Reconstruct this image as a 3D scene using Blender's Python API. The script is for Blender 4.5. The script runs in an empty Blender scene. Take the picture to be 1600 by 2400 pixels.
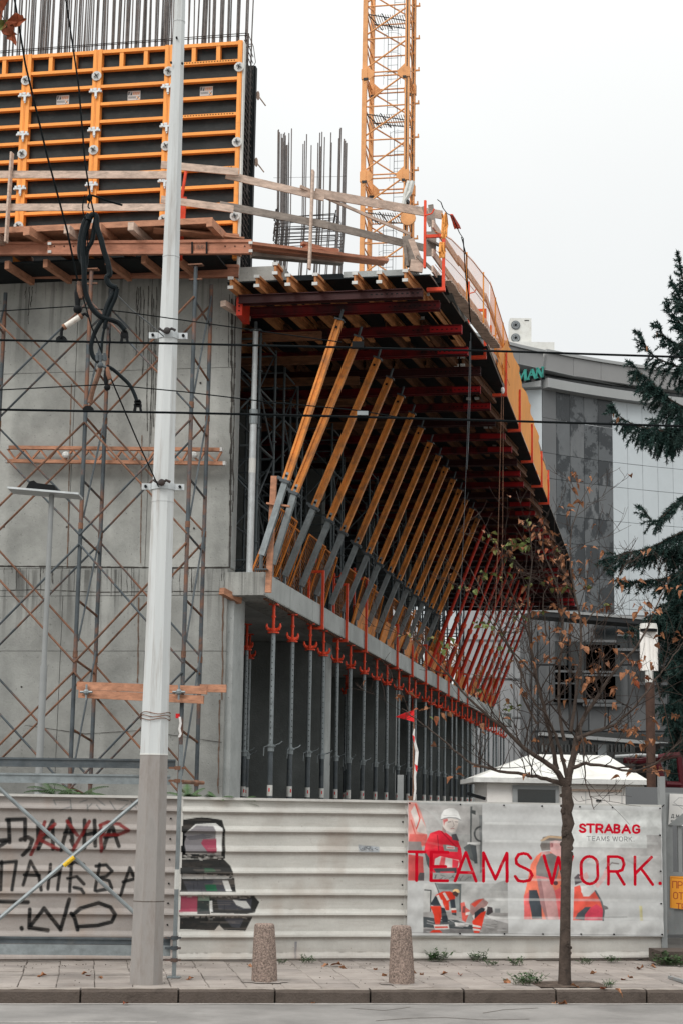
import bpy, math, random
import numpy as np
from mathutils import Vector, Matrix
random.seed(7); rng = np.random.RandomState(5)
sc = bpy.context.scene
col = sc.collection
# ------------------------------------------------------------------ camera, sky, sun, exposure
FOC = 4000.0; PITCH = math.radians(9.72); ROLL = math.radians(0.95)
CAM = Vector((0, 0, 2.0))
fw = Vector((0, math.cos(PITCH), math.sin(PITCH))); rt0 = Vector((1, 0, 0)); up0 = Vector((0, -math.sin(PITCH), math.cos(PITCH)))
rt = rt0*math.cos(ROLL) + up0*math.sin(ROLL); upv = -rt0*math.sin(ROLL) + up0*math.cos(ROLL)
cd = bpy.data.cameras.new('camera'); cam = bpy.data.objects.new('camera', cd); col.objects.link(cam)
cd.sensor_fit = 'VERTICAL'; cd.sensor_height = 36.0; cd.sensor_width = 24.0; cd.lens = FOC/2400*36.0
cd.clip_start = 0.1; cd.clip_end = 3000
m = Matrix.Identity(4)
for i in range(3):
    m[i][0] = rt[i]; m[i][1] = upv[i]; m[i][2] = -fw[i]; m[i][3] = CAM[i]
cam.matrix_world = m
sc.camera = cam
world = bpy.data.worlds.new('World'); sc.world = world; world.use_nodes = True
nt = world.node_tree; nt.nodes.clear()
out = nt.nodes.new('ShaderNodeOutputWorld'); b1 = nt.nodes.new('ShaderNodeBackground'); b2 = nt.nodes.new('ShaderNodeBackground'); ad = nt.nodes.new('ShaderNodeAddShader')
sky = nt.nodes.new('ShaderNodeTexSky'); sky.sky_type = 'NISHITA'; sky.sun_disc = False
SUN_EL = math.radians(42); SUN_AZ = math.radians(215)
sky.sun_elevation = SUN_EL; sky.sun_rotation = SUN_AZ
b1.inputs['Strength'].default_value = 0.02
nt.links.new(sky.outputs[0], b1.inputs['Color'])
tc = nt.nodes.new('ShaderNodeTexCoord'); sx = nt.nodes.new('ShaderNodeSeparateXYZ'); nt.links.new(tc.outputs['Generated'], sx.inputs[0])
mr = nt.nodes.new('ShaderNodeMapRange'); mr.inputs['From Min'].default_value = 0.0; mr.inputs['From Max'].default_value = 1.0
mr.inputs['To Min'].default_value = 0.755; mr.inputs['To Max'].default_value = 2.5
pw_ = nt.nodes.new('ShaderNodeMath'); pw_.operation = 'POWER'; pw_.inputs[1].default_value = 2.4; pw_.use_clamp = True
nt.links.new(sx.outputs['Z'], pw_.inputs[0]); nt.links.new(pw_.outputs[0], mr.inputs['Value'])
cn = nt.nodes.new('ShaderNodeTexNoise'); cn.inputs['Scale'].default_value = 3.5; cn.inputs['Detail'].default_value = 4
nt.links.new(tc.outputs['Generated'], cn.inputs['Vector'])
cmul = nt.nodes.new('ShaderNodeMapRange'); cmul.inputs['To Min'].default_value = 0.93; cmul.inputs['To Max'].default_value = 1.07
nt.links.new(cn.outputs['Fac'], cmul.inputs['Value'])
mm = nt.nodes.new('ShaderNodeMath'); mm.operation = 'MULTIPLY'; nt.links.new(mr.outputs[0], mm.inputs[0]); nt.links.new(cmul.outputs[0], mm.inputs[1])
b2.inputs['Color'].default_value = (1.0, 1.0, 0.965, 1)
nt.links.new(mm.outputs[0], b2.inputs['Strength'])
nt.links.new(b1.outputs[0], ad.inputs[0]); nt.links.new(b2.outputs[0], ad.inputs[1]); nt.links.new(ad.outputs[0], out.inputs['Surface'])
sl = bpy.data.lights.new('sun', 'SUN'); sl.energy = 1.5; sl.angle = math.radians(24); sl.color = (1.0, 0.97, 0.93)
so = bpy.data.objects.new('sun', sl); col.objects.link(so)
sdir = Vector((math.sin(SUN_AZ)*math.cos(SUN_EL), math.cos(SUN_AZ)*math.cos(SUN_EL), math.sin(SUN_EL)))
so.rotation_euler = sdir.to_track_quat('Z', 'Y').to_euler(); so.location = (-10, -10, 30)
sc.view_settings.view_transform = 'Standard'; sc.view_settings.look = 'None'; sc.view_settings.gamma = 1
sc.view_settings.use_curve_mapping = False; sc.view_settings.exposure = 0.0

# ------------------------------------------------------------------ geometry helpers
def ray(x, y): return fw*FOC + rt*(x-800) + upv*(1200-y)
def onp(x, y, P0, n):
    d = ray(x, y); t = ((P0-CAM).dot(n))/d.dot(n); return CAM + d*t
AB = math.radians(10.6)
U = Vector((math.cos(AB), -math.sin(AB), 0)); V = Vector((math.sin(AB), math.cos(AB), 0)); Z = Vector((0, 0, 1))
O = onp(620, 1395, Vector((0, 28, 0)), Vector((0, 1, 0))); O.z = 0
def W(s, t, z): return O + U*s + V*t + Z*z              # building axes to world
def BT(x, y, t): return onp(x, y, O+V*t, V)
def BS(x, y, s): return onp(x, y, O+U*s, U)
def D(x, y, d): return onp(x, y, Vector((0, d, 0)), Vector((0, 1, 0)))
def GZ(x, y, z): return onp(x, y, Vector((0, 0, z)), Z)
def st(p): q = p-O; return q.dot(U), q.dot(V), p.z
def lerp(a, b, t): return a+(b-a)*t

class G:
    def __init__(s): s.v = []; s.f = []
    def quad(s, *p):
        n = len(s.v); s.v += [tuple(q) for q in p]; s.f.append(tuple(range(n, n+len(p))))
    def box8(s, c, a, b, d):
        n = len(s.v)
        for i in (-1, 1):
            for j in (-1, 1):
                for k in (-1, 1): s.v.append(tuple(c + a*i + b*j + d*k))
        s.f += [tuple(n+q for q in f) for f in ((0,1,3,2),(4,6,7,5),(0,4,5,1),(2,3,7,6),(0,2,6,4),(1,5,7,3))]
    def box(s, x0, x1, y0, y1, z0, z1):
        s.box8(Vector(((x0+x1)/2,(y0+y1)/2,(z0+z1)/2)), Vector(((x1-x0)/2,0,0)), Vector((0,(y1-y0)/2,0)), Vector((0,0,(z1-z0)/2)))
    def bbox(s, s0, s1, t0, t1, z0, z1):                # box in building axes
        s.box8(W((s0+s1)/2,(t0+t1)/2,(z0+z1)/2), U*((s1-s0)/2), V*((t1-t0)/2), Z*((z1-z0)/2))
    def beam(s, p, q, w, h, up=None):
        d = (q-p); L = d.length
        if L < 1e-6: return
        d = d/L; up = up or (Z if abs(d.z) < 0.95 else V)
        x = d.cross(up).normalized(); y = x.cross(d).normalized()
        s.box8((p+q)/2, d*(L/2), x*(w/2), y*(h/2))
    def ibeam(s, p, q, w, h, tf, tw, up=None):
        d = (q-p).normalized(); up = up or Z
        x = d.cross(up).normalized(); y = x.cross(d).normalized()
        o = y*(h/2-tf/2)
        s.beam(p+o, q+o, w, tf, y); s.beam(p-o, q-o, w, tf, y); s.beam(p, q, tw, h-2*tf, y)
    def tube(s, p, q, r, n=8, r2=None, cap=True):
        s.path([p, q], [r, r if r2 is None else r2], n, cap)
    def path(s, pts, r, n=6, cap=True):
        pts = [Vector(p) for p in pts]
        if not isinstance(r, (list, tuple)): r = [r]*len(pts)
        base = len(s.v); prev = None
        for i, p in enumerate(pts):
            if i == 0: d = pts[1]-pts[0]
            elif i == len(pts)-1: d = pts[-1]-pts[-2]
            else: d = pts[i+1]-pts[i-1]
            d.normalize()
            if prev is None:
                a = Z if abs(d.z) < 0.9 else Vector((1, 0, 0)); x = d.cross(a).normalized()
            else:
                x = prev - d*prev.dot(d)
                if x.length < 1e-5: x = d.cross(Vector((0.3, 0.8, 0.5)))
                x.normalize()
            prev = x; y = d.cross(x)
            for k in range(n):
                an = 2*math.pi*k/n; s.v.append(tuple(p + x*(math.cos(an)*r[i]) + y*(math.sin(an)*r[i])))
        for i in range(len(pts)-1):
            for k in range(n):
                a = base+i*n+k; b = base+i*n+(k+1) % n; s.f.append((a, b, b+n, a+n))
        if cap:
            s.f.append(tuple(base+n-1-k for k in range(n))); e = base+(len(pts)-1)*n; s.f.append(tuple(e+k for k in range(n)))
    def prism(s, pts, vec):
        n = len(s.v); k = len(pts)
        s.v += [tuple(p) for p in pts] + [tuple(p+vec) for p in pts]
        s.f.append(tuple(n+k-1-i for i in range(k))); s.f.append(tuple(n+k+i for i in range(k)))
        for i in range(k): j = (i+1) % k; s.f.append((n+i, n+j, n+k+j, n+k+i))
    def blob(s, c, rx, ry, rz, n=8, m=5):
        base = len(s.v); c = Vector(c)
        for i in range(m+1):
            th = math.pi*i/m
            for k in range(n):
                ph = 2*math.pi*k/n; s.v.append((c.x+rx*math.sin(th)*math.cos(ph), c.y+ry*math.sin(th)*math.sin(ph), c.z+rz*math.cos(th)))
        for i in range(m):
            for k in range(n):
                a = base+i*n+k; b = base+i*n+(k+1) % n; s.f.append((a, a+n, b+n, b))
def smoothset(me, ang=True):
    me.polygons.foreach_set('use_smooth', [True]*len(me.polygons))
    me.update()
def mesh(name, g, mt, org=Vector((0,0,0)), smooth=False):
    me = bpy.data.meshes.new(name)
    me.from_pydata([(v[0]-org[0], v[1]-org[1], v[2]-org[2]) for v in g.v], [], g.f)
    if mt: me.materials.append(mt)
    me.update()
    if smooth:
        smoothset(me)
        try: me.set_sharp_from_angle(angle=math.radians(40))
        except Exception: pass
    return me
def wloc(o):
    l = Vector((0, 0, 0))
    while o: l += o.location; o = o.parent
    return l
def part(name, g, mt, parent, smooth=False, label=None, kind=None):
    me = mesh(name, g, mt, wloc(parent), smooth)
    o = bpy.data.objects.new(name, me); col.objects.link(o); o.parent = parent
    if label: o['label'] = label
    if kind: o['kind'] = kind
    return o
def thing(name, label, cat, loc=(0,0,0), group=None):
    o = bpy.data.objects.new(name, None); col.objects.link(o); o.location = loc; o.empty_display_size = 0.1
    o['label'] = label; o['category'] = cat
    if group: o['group'] = group
    return o
def solo(name, g, mt, label, cat, loc=None, group=None, smooth=False):
    loc = Vector(loc) if loc is not None else Vector(g.v[0])
    me = mesh(name, g, mt, loc, smooth); o = bpy.data.objects.new(name, me); col.objects.link(o); o.location = loc
    o['label'] = label; o['category'] = cat
    if group: o['group'] = group
    return o
def struct(name, g, mt, smooth=False):
    me = mesh(name, g, mt, Vector((0,0,0)), smooth); o = bpy.data.objects.new(name, me); col.objects.link(o); o['kind'] = 'structure'; return o
KIDS = {}
def copytree(root, loc, label=None, rotz=None):
    r = root.copy(); col.objects.link(r); r.location = loc
    if label: r['label'] = label
    if rotz is not None: r.rotation_euler = (0, 0, rotz)
    def rec(src, dst):
        for ch in src.children:
            c = ch.copy(); col.objects.link(c); c.parent = dst; c.matrix_parent_inverse = ch.matrix_parent_inverse
            rec(ch, c)
    rec(root, r); return r
def inst(me, name, parent, loc, rot=None, scl=None):
    o = bpy.data.objects.new(name, me); col.objects.link(o); o.parent = parent
    o.location = Vector(loc) - wloc(parent) if parent else loc
    if rot is not None: o.rotation_euler = rot
    if scl is not None: o.scale = scl
    return o
ORD = ['first','second','third','fourth','fifth','sixth','seventh','eighth','ninth','tenth','eleventh','twelfth','thirteenth','fourteenth','fifteenth','sixteenth','seventeenth','eighteenth','nineteenth','twentieth','twenty-first','twenty-second','twenty-third','twenty-fourth','twenty-fifth','twenty-sixth','twenty-seventh','twenty-eighth','twenty-ninth','thirtieth','thirty-first','thirty-second']

# ------------------------------------------------------------------ materials
def lin(r, g, b):
    f = lambda c: (c/255/12.92) if c/255 <= 0.04045 else ((c/255+0.055)/1.055)**2.4
    return (f(r), f(g), f(b))
def mat(name, c, rough=0.7, amp=0.25, scale=3.0, metal=0.0, bump=0.15, bscale=60, dirt=None, dscale=1.2, damt=0.4, stretch=(1,1,1), spec=0.22, attr=None, dthr=(0.5,0.75)):
    mt = bpy.data.materials.new(name); mt.use_nodes = True; n = mt.node_tree; n.nodes.clear()
    o = n.nodes.new('ShaderNodeOutputMaterial'); p = n.nodes.new('ShaderNodeBsdfPrincipled'); n.links.new(p.outputs[0], o.inputs[0])
    p.inputs['Roughness'].default_value = rough; p.inputs['Metallic'].default_value = metal
    p.inputs['Specular IOR Level'].default_value = spec
    g = n.nodes.new('ShaderNodeNewGeometry'); mp = n.nodes.new('ShaderNodeMapping'); mp.inputs['Scale'].default_value = stretch
    n.links.new(g.outputs['Position'], mp.inputs[0])
    ns = n.nodes.new('ShaderNodeTexNoise'); ns.inputs['Scale'].default_value = scale; ns.inputs['Detail'].default_value = 6; ns.inputs['Roughness'].default_value = 0.65
    n.links.new(mp.outputs[0], ns.inputs['Vector'])
    r = n.nodes.new('ShaderNodeMapRange'); r.inputs['From Min'].default_value = 0.3; r.inputs['From Max'].default_value = 0.7
    r.inputs['To Min'].default_value = 1-amp; r.inputs['To Max'].default_value = 1+amp*0.6
    n.links.new(ns.outputs['Fac'], r.inputs['Value'])
    vm = n.nodes.new('ShaderNodeVectorMath'); vm.operation = 'SCALE'
    if attr:
        at = n.nodes.new('ShaderNodeAttribute'); at.attribute_name = attr; n.links.new(at.outputs['Color'], vm.inputs[0])
    else: vm.inputs[0].default_value = c
    n.links.new(r.outputs[0], vm.inputs['Scale'])
    last = vm.outputs[0]
    if dirt:
        dn = n.nodes.new('ShaderNodeTexNoise'); dn.inputs['Scale'].default_value = dscale; dn.inputs['Detail'].default_value = 8; dn.inputs['Roughness'].default_value = 0.7
        n.links.new(mp.outputs[0], dn.inputs['Vector'])
        dr = n.nodes.new('ShaderNodeMapRange'); dr.inputs['From Min'].default_value = dthr[0]; dr.inputs['From Max'].default_value = dthr[1]; dr.inputs['To Max'].default_value = damt
        n.links.new(dn.outputs['Fac'], dr.inputs['Value'])
        mx = n.nodes.new('ShaderNodeMix'); mx.data_type = 'RGBA'
        n.links.new(dr.outputs[0], mx.inputs['Factor']); n.links.new(last, mx.inputs['A']); mx.inputs['B'].default_value = (*dirt, 1); last = mx.outputs['Result']
    n.links.new(last, p.inputs['Base Color'])
    mt['last'] = 1
    if bump:
        bn = n.nodes.new('ShaderNodeTexNoise'); bn.inputs['Scale'].default_value = bscale; bn.inputs['Detail'].default_value = 5
        n.links.new(mp.outputs[0], bn.inputs['Vector'])
        bp = n.nodes.new('ShaderNodeBump'); bp.inputs['Strength'].default_value = bump; bp.inputs['Distance'].default_value = 0.02
        n.links.new(bn.outputs['Fac'], bp.inputs['Height']); n.links.new(bp.outputs[0], p.inputs['Normal'])
    rr = n.nodes.new('ShaderNodeMapRange'); rr.inputs['To Min'].default_value = max(0.05, rough-0.12); rr.inputs['To Max'].default_value = min(1, rough+0.12)
    n.links.new(ns.outputs['Fac'], rr.inputs['Value']); n.links.new(rr.outputs[0], p.inputs['Roughness'])
    return mt
def wood(name, c, amp=0.35, dirt=(0.06,0.05,0.045), damt=0.5):
    return mat(name, c, 0.75, amp, 5, bump=0.2, bscale=40, dirt=dirt, dscale=6, damt=damt, stretch=(1.0, 1.0, 3.0), spec=0.25)
M = {}
M['orange'] = mat('orange_paint', (0.92,0.36,0.08), 0.45, 0.14, 2.5, bump=0.05, dirt=(0.30,0.12,0.045), dscale=5, damt=0.5, dthr=(0.55,0.8))
M['orange_dk'] = mat('orange_steel', (0.74,0.27,0.06), 0.55, 0.35, 3, bump=0.1, dirt=(0.20,0.10,0.06), dscale=5, damt=0.85, dthr=(.47,.72))
M['crane'] = mat('crane_paint', (0.74,0.35,0.14), 0.5, 0.2, 1.5, bump=0, dirt=(0.25,0.10,0.04), dscale=2, damt=0.5)
M['ply'] = mat('black_film_plywood', (0.013,0.017,0.018), 0.5, 0.4, 1.4, bump=0.08, bscale=25, dirt=(0.05,0.055,0.055), dscale=3.0, damt=0.6, dthr=(0.45,0.75), stretch=(1,1,1.6))
M['plydeck'] = mat('dark_deck_plywood', (0.012,0.016,0.018), 0.6, 0.4, 2, bump=0.08, dirt=(0.035,0.038,0.038), dscale=3, damt=0.4, spec=0.1)
M['h20_shade'] = wood('shaded_beam', (0.19,0.085,0.042), dirt=(0.03,0.018,0.014), damt=0.9)  # darker copy of the beam timber, shade under the deck put into its colour
M['galv_shade'] = mat('shaded_inner_tube', (0.10,0.12,0.13), 0.5, 0.3, 6, metal=0.2, bump=0.05, dirt=(0.05,0.06,0.06), dscale=8, damt=0.6)  # shoring steel coloured darker to carry the indoor shade
M['wood_lt'] = wood('pale_board', (0.60,0.455,0.37), dirt=(0.20,0.15,0.12), damt=0.75)
M['wood_grey'] = wood('weathered_board', (0.27,0.23,0.20), damt=0.8)
M['wood_or'] = wood('orange_timber', (0.50,0.245,0.15), dirt=(0.15,0.07,0.04), damt=0.6)
M['h20'] = wood('varnished_beam', (0.52,0.225,0.09), dirt=(0.18,0.06,0.02), damt=0.6)
M['waler_br'] = wood('brown_beam', (0.46,0.205,0.13), amp=0.25, dirt=(0.15,0.07,0.045), damt=0.6)
M['cap'] = mat('beam_end_cap', (0.62,0.62,0.60), 0.5, 0.2, 6, bump=0, dirt=(0.2,0.2,0.2))
M['red'] = mat('red_paint', (0.60,0.045,0.022), 0.45, 0.25, 4, bump=0.05, dirt=(0.16,0.025,0.02), dscale=7, damt=0.6)
M['redw'] = mat('shaded_waler_paint', (0.17,0.009,0.011), 0.5, 0.35, 3, bump=0.08, dirt=(0.02,0.009,0.01), dscale=2.0, damt=0.95, dthr=(0.4,0.6)); M['redtip'] = mat('lit_waler_end', (0.42,0.014,0.018), 0.5, 0.3, 3, bump=0.05, dirt=(0.1,0.01,0.01), dscale=6, damt=0.6)  # deck shade put into the waler red, end colour lighter as lit
M['redbr'] = mat('bright_red_paint', (0.75,0.075,0.03), 0.45, 0.2, 4, bump=0.05, dirt=(0.25,0.04,0.02), dscale=7, damt=0.5)
M['reddk'] = mat('shaded_waler_red', (0.045,0.010,0.010), 0.45, 0.3, 3, bump=0.08, dirt=(0.05,0.02,0.02), dscale=5, damt=0.7)  # deeper waler red, shade under the deck included in the colour
M['galv'] = mat('galvanised_steel', (0.27,0.30,0.31), 0.45, 0.25, 6, metal=0.35, bump=0.05, dirt=(0.12,0.13,0.13), dscale=8, damt=0.6)
M['galvdk'] = mat('dull_steel_tube', (0.095,0.11,0.12), 0.5, 0.3, 6, metal=0.3, bump=0.08, dirt=(0.20,0.20,0.19), dscale=8, damt=0.4)
M['alu'] = mat('aluminium_prop', (0.55,0.58,0.59), 0.45, 0.15, 6, metal=0.3, bump=0.03, dirt=(0.3,0.3,0.3), dscale=8, damt=0.4)
M['rust'] = mat('rusty_tube', (0.15,0.085,0.06), 0.8, 0.5, 5, bump=0.3, bscale=90, dirt=(0.26,0.13,0.08), dscale=2.5, damt=0.9, dthr=(0.4,0.6))
M['scaf'] = mat('worn_scaffold_tube', (0.085,0.10,0.11), 0.6, 0.4, 3, metal=0.2, bump=0.15, dirt=(0.22,0.11,0.07), dscale=1.3, damt=0.95, dthr=(0.48,0.6))
M['rebar'] = mat('rebar_steel', (0.17,0.155,0.15), 0.8, 0.4, 8, bump=0.3, bscale=120, dirt=(0.13,0.07,0.045), dscale=2, damt=0.6)
M['rebardk'] = mat('dark_rebar', (0.055,0.05,0.05), 0.8, 0.4, 8, bump=0.3, bscale=120, dirt=(0.10,0.05,0.03), dscale=2, damt=0.6)
M['wire'] = mat('black_wire', (0.006,0.008,0.009), 0.7, 0.2, 5, bump=0, spec=0.05)
M['rubber'] = mat('black_cable', (0.008,0.012,0.014), 0.6, 0.5, 8, bump=0.1, spec=0.1)
M['ceramic'] = mat('white_insulator', (0.72,0.68,0.62), 0.4, 0.2, 20, bump=0, dirt=(0.25,0.10,0.05), dscale=20, damt=0.8)
M['white'] = mat('white_paint', (0.66,0.66,0.63), 0.5, 0.08, 2, bump=0.03, dirt=(0.38,0.34,0.28), dscale=2.5, damt=0.5)
M['cabin'] = mat('cabin_panel', (0.82,0.79,0.755), 0.5, 0.06, 2, bump=0.03, dirt=(0.45,0.38,0.32), dscale=2, damt=0.4)
M['glassdk'] = mat('dark_window_glass', (0.012,0.016,0.018), 0.12, 0.3, 2, bump=0.02, bscale=3, spec=0.8)
M['leaf_br'] = mat('brown_leaf', (0.25,0.105,0.05), 0.6, 0.6, 12, bump=0.1, dirt=(0.45,0.22,0.10), dscale=9, damt=0.8)
M['leaf_gr'] = mat('green_leaf', (0.10,0.13,0.035), 0.6, 0.5, 12, bump=0.1, dirt=(0.28,0.14,0.05), dscale=9, damt=0.8)
M['leaf_rd'] = mat('dark_red_leaf', (0.24,0.06,0.025), 0.6, 0.5, 12, bump=0.1, dirt=(0.07,0.07,0.02), dscale=14, damt=0.9)
M['postrust'] = mat('dark_rust_post', (0.07,0.04,0.03), 0.8, 0.4, 5, bump=0.2, dirt=(0.13,0.065,0.045), dscale=3, damt=0.8)
M['annex'] = mat('annex_pale_wall', (0.36,0.37,0.38), 0.7, 0.1, 0.5, bump=0)
M['bark'] = mat('grey_bark', (0.075,0.056,0.046), 0.9, 0.5, 9, bump=0.6, bscale=50, dirt=(0.03,0.025,0.022), dscale=14, damt=0.8)
M['twig'] = mat('twig_bark', (0.045,0.033,0.028), 0.9, 0.4, 9, bump=0.2, dirt=(0.12,0.095,0.08), dscale=4, damt=0.5, dthr=(.55,.75), spec=0.1)
M['needle'] = mat('spruce_needles', (0.030,0.062,0.055), 0.6, 0.6, 5, bump=0, dirt=(0.13,0.18,0.155), dscale=3.5, damt=0.6, spec=0.1)
M['cone'] = mat('spruce_cone', (0.35,0.17,0.09), 0.8, 0.3, 9, bump=0.1)
M['fern'] = mat('fern_green', (0.05,0.095,0.035), 0.5, 0.5, 8, bump=0.05)
M['asphalt'] = mat('asphalt', (0.235,0.225,0.215), 0.9, 0.3, 1.1, bump=0.3, bscale=120, dirt=(0.10,0.095,0.09), dscale=0.8, damt=0.6)
M['gutter'] = mat('gutter_dust', (0.34,0.32,0.30), 0.9, 0.25, 8, bump=0.2)
M['roadline'] = mat('road_paint', (0.5,0.48,0.45), 0.8, 0.3, 20, bump=0.1, dirt=(0.15,0.14,0.13), dscale=12, damt=0.9)
M['slab'] = mat('paving_concrete', (0.315,0.28,0.255), 0.9, 0.22, 2.2, bump=0.35, bscale=80, dirt=(0.20,0.17,0.15), dscale=3.5, damt=0.7)
M['slab2'] = mat('paving_concrete_dark', (0.27,0.24,0.22), 0.9, 0.25, 2.2, bump=0.35, bscale=80, dirt=(0.17,0.14,0.12), dscale=3.5, damt=0.7)
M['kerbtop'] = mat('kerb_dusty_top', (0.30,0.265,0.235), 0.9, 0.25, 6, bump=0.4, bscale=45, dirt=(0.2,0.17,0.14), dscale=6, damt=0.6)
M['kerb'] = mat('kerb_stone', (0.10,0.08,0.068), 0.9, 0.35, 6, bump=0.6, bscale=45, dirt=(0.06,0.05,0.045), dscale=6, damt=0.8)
M['earth'] = mat('earth', (0.10,0.075,0.06), 1, 0.5, 12, bump=0.8, bscale=40)
M['ground'] = mat('site_ground', (0.075,0.07,0.065), 1, 0.4, 1, bump=0.4, bscale=10)
M['joint'] = mat('joint_dirt', (0.12,0.10,0.085), 1, 0.4, 12, bump=0.5)
M['bollard'] = mat('washed_pebble_concrete', (0.34,0.26,0.22), 0.9, 0.75, 60, bump=0.9, bscale=90, dirt=(0.10,0.075,0.065), dscale=45, damt=0.8, dthr=(0.5,0.62))
M['mesh'] = mat('orange_barrier', (0.62,0.20,0.035), 0.55, 0.2, 4, bump=0.05, dirt=(0.25,0.09,0.04), dscale=5)
M['net'] = mat('orange_net_fabric', (0.80,0.33,0.08), 0.8, 0.12, 2, bump=0.15, bscale=8)
M['white_t'] = mat('white_tape', (0.7,0.68,0.66), 0.5, 0.1, 5, bump=0)
M['redflag'] = mat('red_flag', (0.70,0.02,0.025), 0.7, 0.15, 5, bump=0.1, bscale=15)
M['black'] = mat('black_plastic', (0.009,0.010,0.011), 0.6, 0.2, 4, bump=0.02, spec=0.1)
M['polew'] = mat('pole_white_paint', (0.56,0.58,0.58), 0.45, 0.07, 2, bump=0.04, dirt=(0.22,0.16,0.12), dscale=1.6, damt=0.65, dthr=(0.52,0.75), stretch=(9,9,0.5))
M['poleg'] = mat('pole_grey_paint', (0.305,0.285,0.27), 0.6, 0.2, 2, bump=0.1, dirt=(0.14,0.105,0.085), dscale=2.0, damt=0.75, dthr=(0.48,0.75), stretch=(3,3,.8))
M['fence'] = mat('fence_white_paint', (0.60,0.585,0.545), 0.65, 0.07, 2.5, bump=0.05, bscale=12, dirt=(0.22,0.17,0.14), dscale=2.2, damt=0.22, stretch=(1,1,4), attr='paint', spec=0.08)
M['fencegal'] = mat('fence_trim', (0.54,0.53,0.50), 0.5, 0.12, 3, bump=0.03, dirt=(0.3,0.26,0.23), dscale=4, damt=0.5)
M['print'] = mat('printed_banner', (1,1,1), 0.6, 0.05, 4, bump=0.05, bscale=6, attr='paint', spec=0.08)
M['gate'] = mat('grey_gate', (0.25,0.26,0.26), 0.6, 0.2, 3, bump=0.08, dirt=(0.33,0.17,0.10), dscale=5, damt=0.8, dthr=(0.6,0.75))
M['grey'] = mat('grey_metal', (0.27,0.28,0.28), 0.5, 0.12, 3, bump=0.03)
M['offlt'] = mat('office_light_panel', (0.54,0.585,0.61), 0.35, 0.10, 0.35, bump=0.03, bscale=0.6, dirt=(0.40,0.43,0.45), dscale=0.35, damt=0.7)
M['offcor'] = mat('office_cornice_panel', (0.26,0.26,0.26), 0.5, 0.08, 0.5, bump=0)
M['offgrey'] = mat('office_grey_panel', (0.155,0.16,0.165), 0.5, 0.15, 0.3, bump=0)
M['offgl'] = mat('office_dark_glass', (0.072,0.078,0.083), 0.2, 0.75, 0.9, bump=0.25, bscale=0.8, spec=0.5, dirt=(0.018,0.021,0.024), dscale=0.55, damt=0.9, dthr=(0.46,0.54), stretch=(1,1,0.55))  # reflection patches mixed into the glass colour
for k_ in range(3): M['offgl%d' % k_] = mat('office_dark_glass', ((0.125,0.133,0.14),(0.10,0.108,0.115),(0.145,0.152,0.158))[k_], 0.25, 0.25, 0.5+.2*k_, bump=0.12, bscale=0.9, spec=0.4, dirt=(0.024,0.028,0.032), dscale=(0.62,0.8,0.5)[k_], damt=0.9, dthr=(0.485,0.525), stretch=((1,1,.5),(1.3,1,1.1),(.7,1.4,.4))[k_])  # crisp dark patches in the base colour imitate warped reflections
M['offdk'] = mat('office_black_glass', (0.010,0.013,0.015), 0.15, 0.5, 0.4, bump=0.05, bscale=0.7, spec=0.6)
M['frame'] = mat('dark_frame', (0.03,0.032,0.034), 0.5, 0.1, 1, bump=0)
M['ledge'] = mat('office_ledge', (0.34,0.35,0.35), 0.5, 0.08, 0.6, bump=0)
M['sign'] = mat('teal_letter', (0.03,0.24,0.20), 0.5, 0.1, 1, bump=0)
M['podwall'] = mat('annex_dark_panel', (0.125,0.13,0.135), 0.5, 0.2, 0.3, bump=0)
M['podwall2'] = mat('annex_grey_panel', (0.165,0.17,0.175), 0.5, 0.2, 0.3, bump=0)
M['redmach'] = mat('red_machine', (0.06,0.005,0.009), 0.4, 0.2, 2, bump=0.02)

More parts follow.
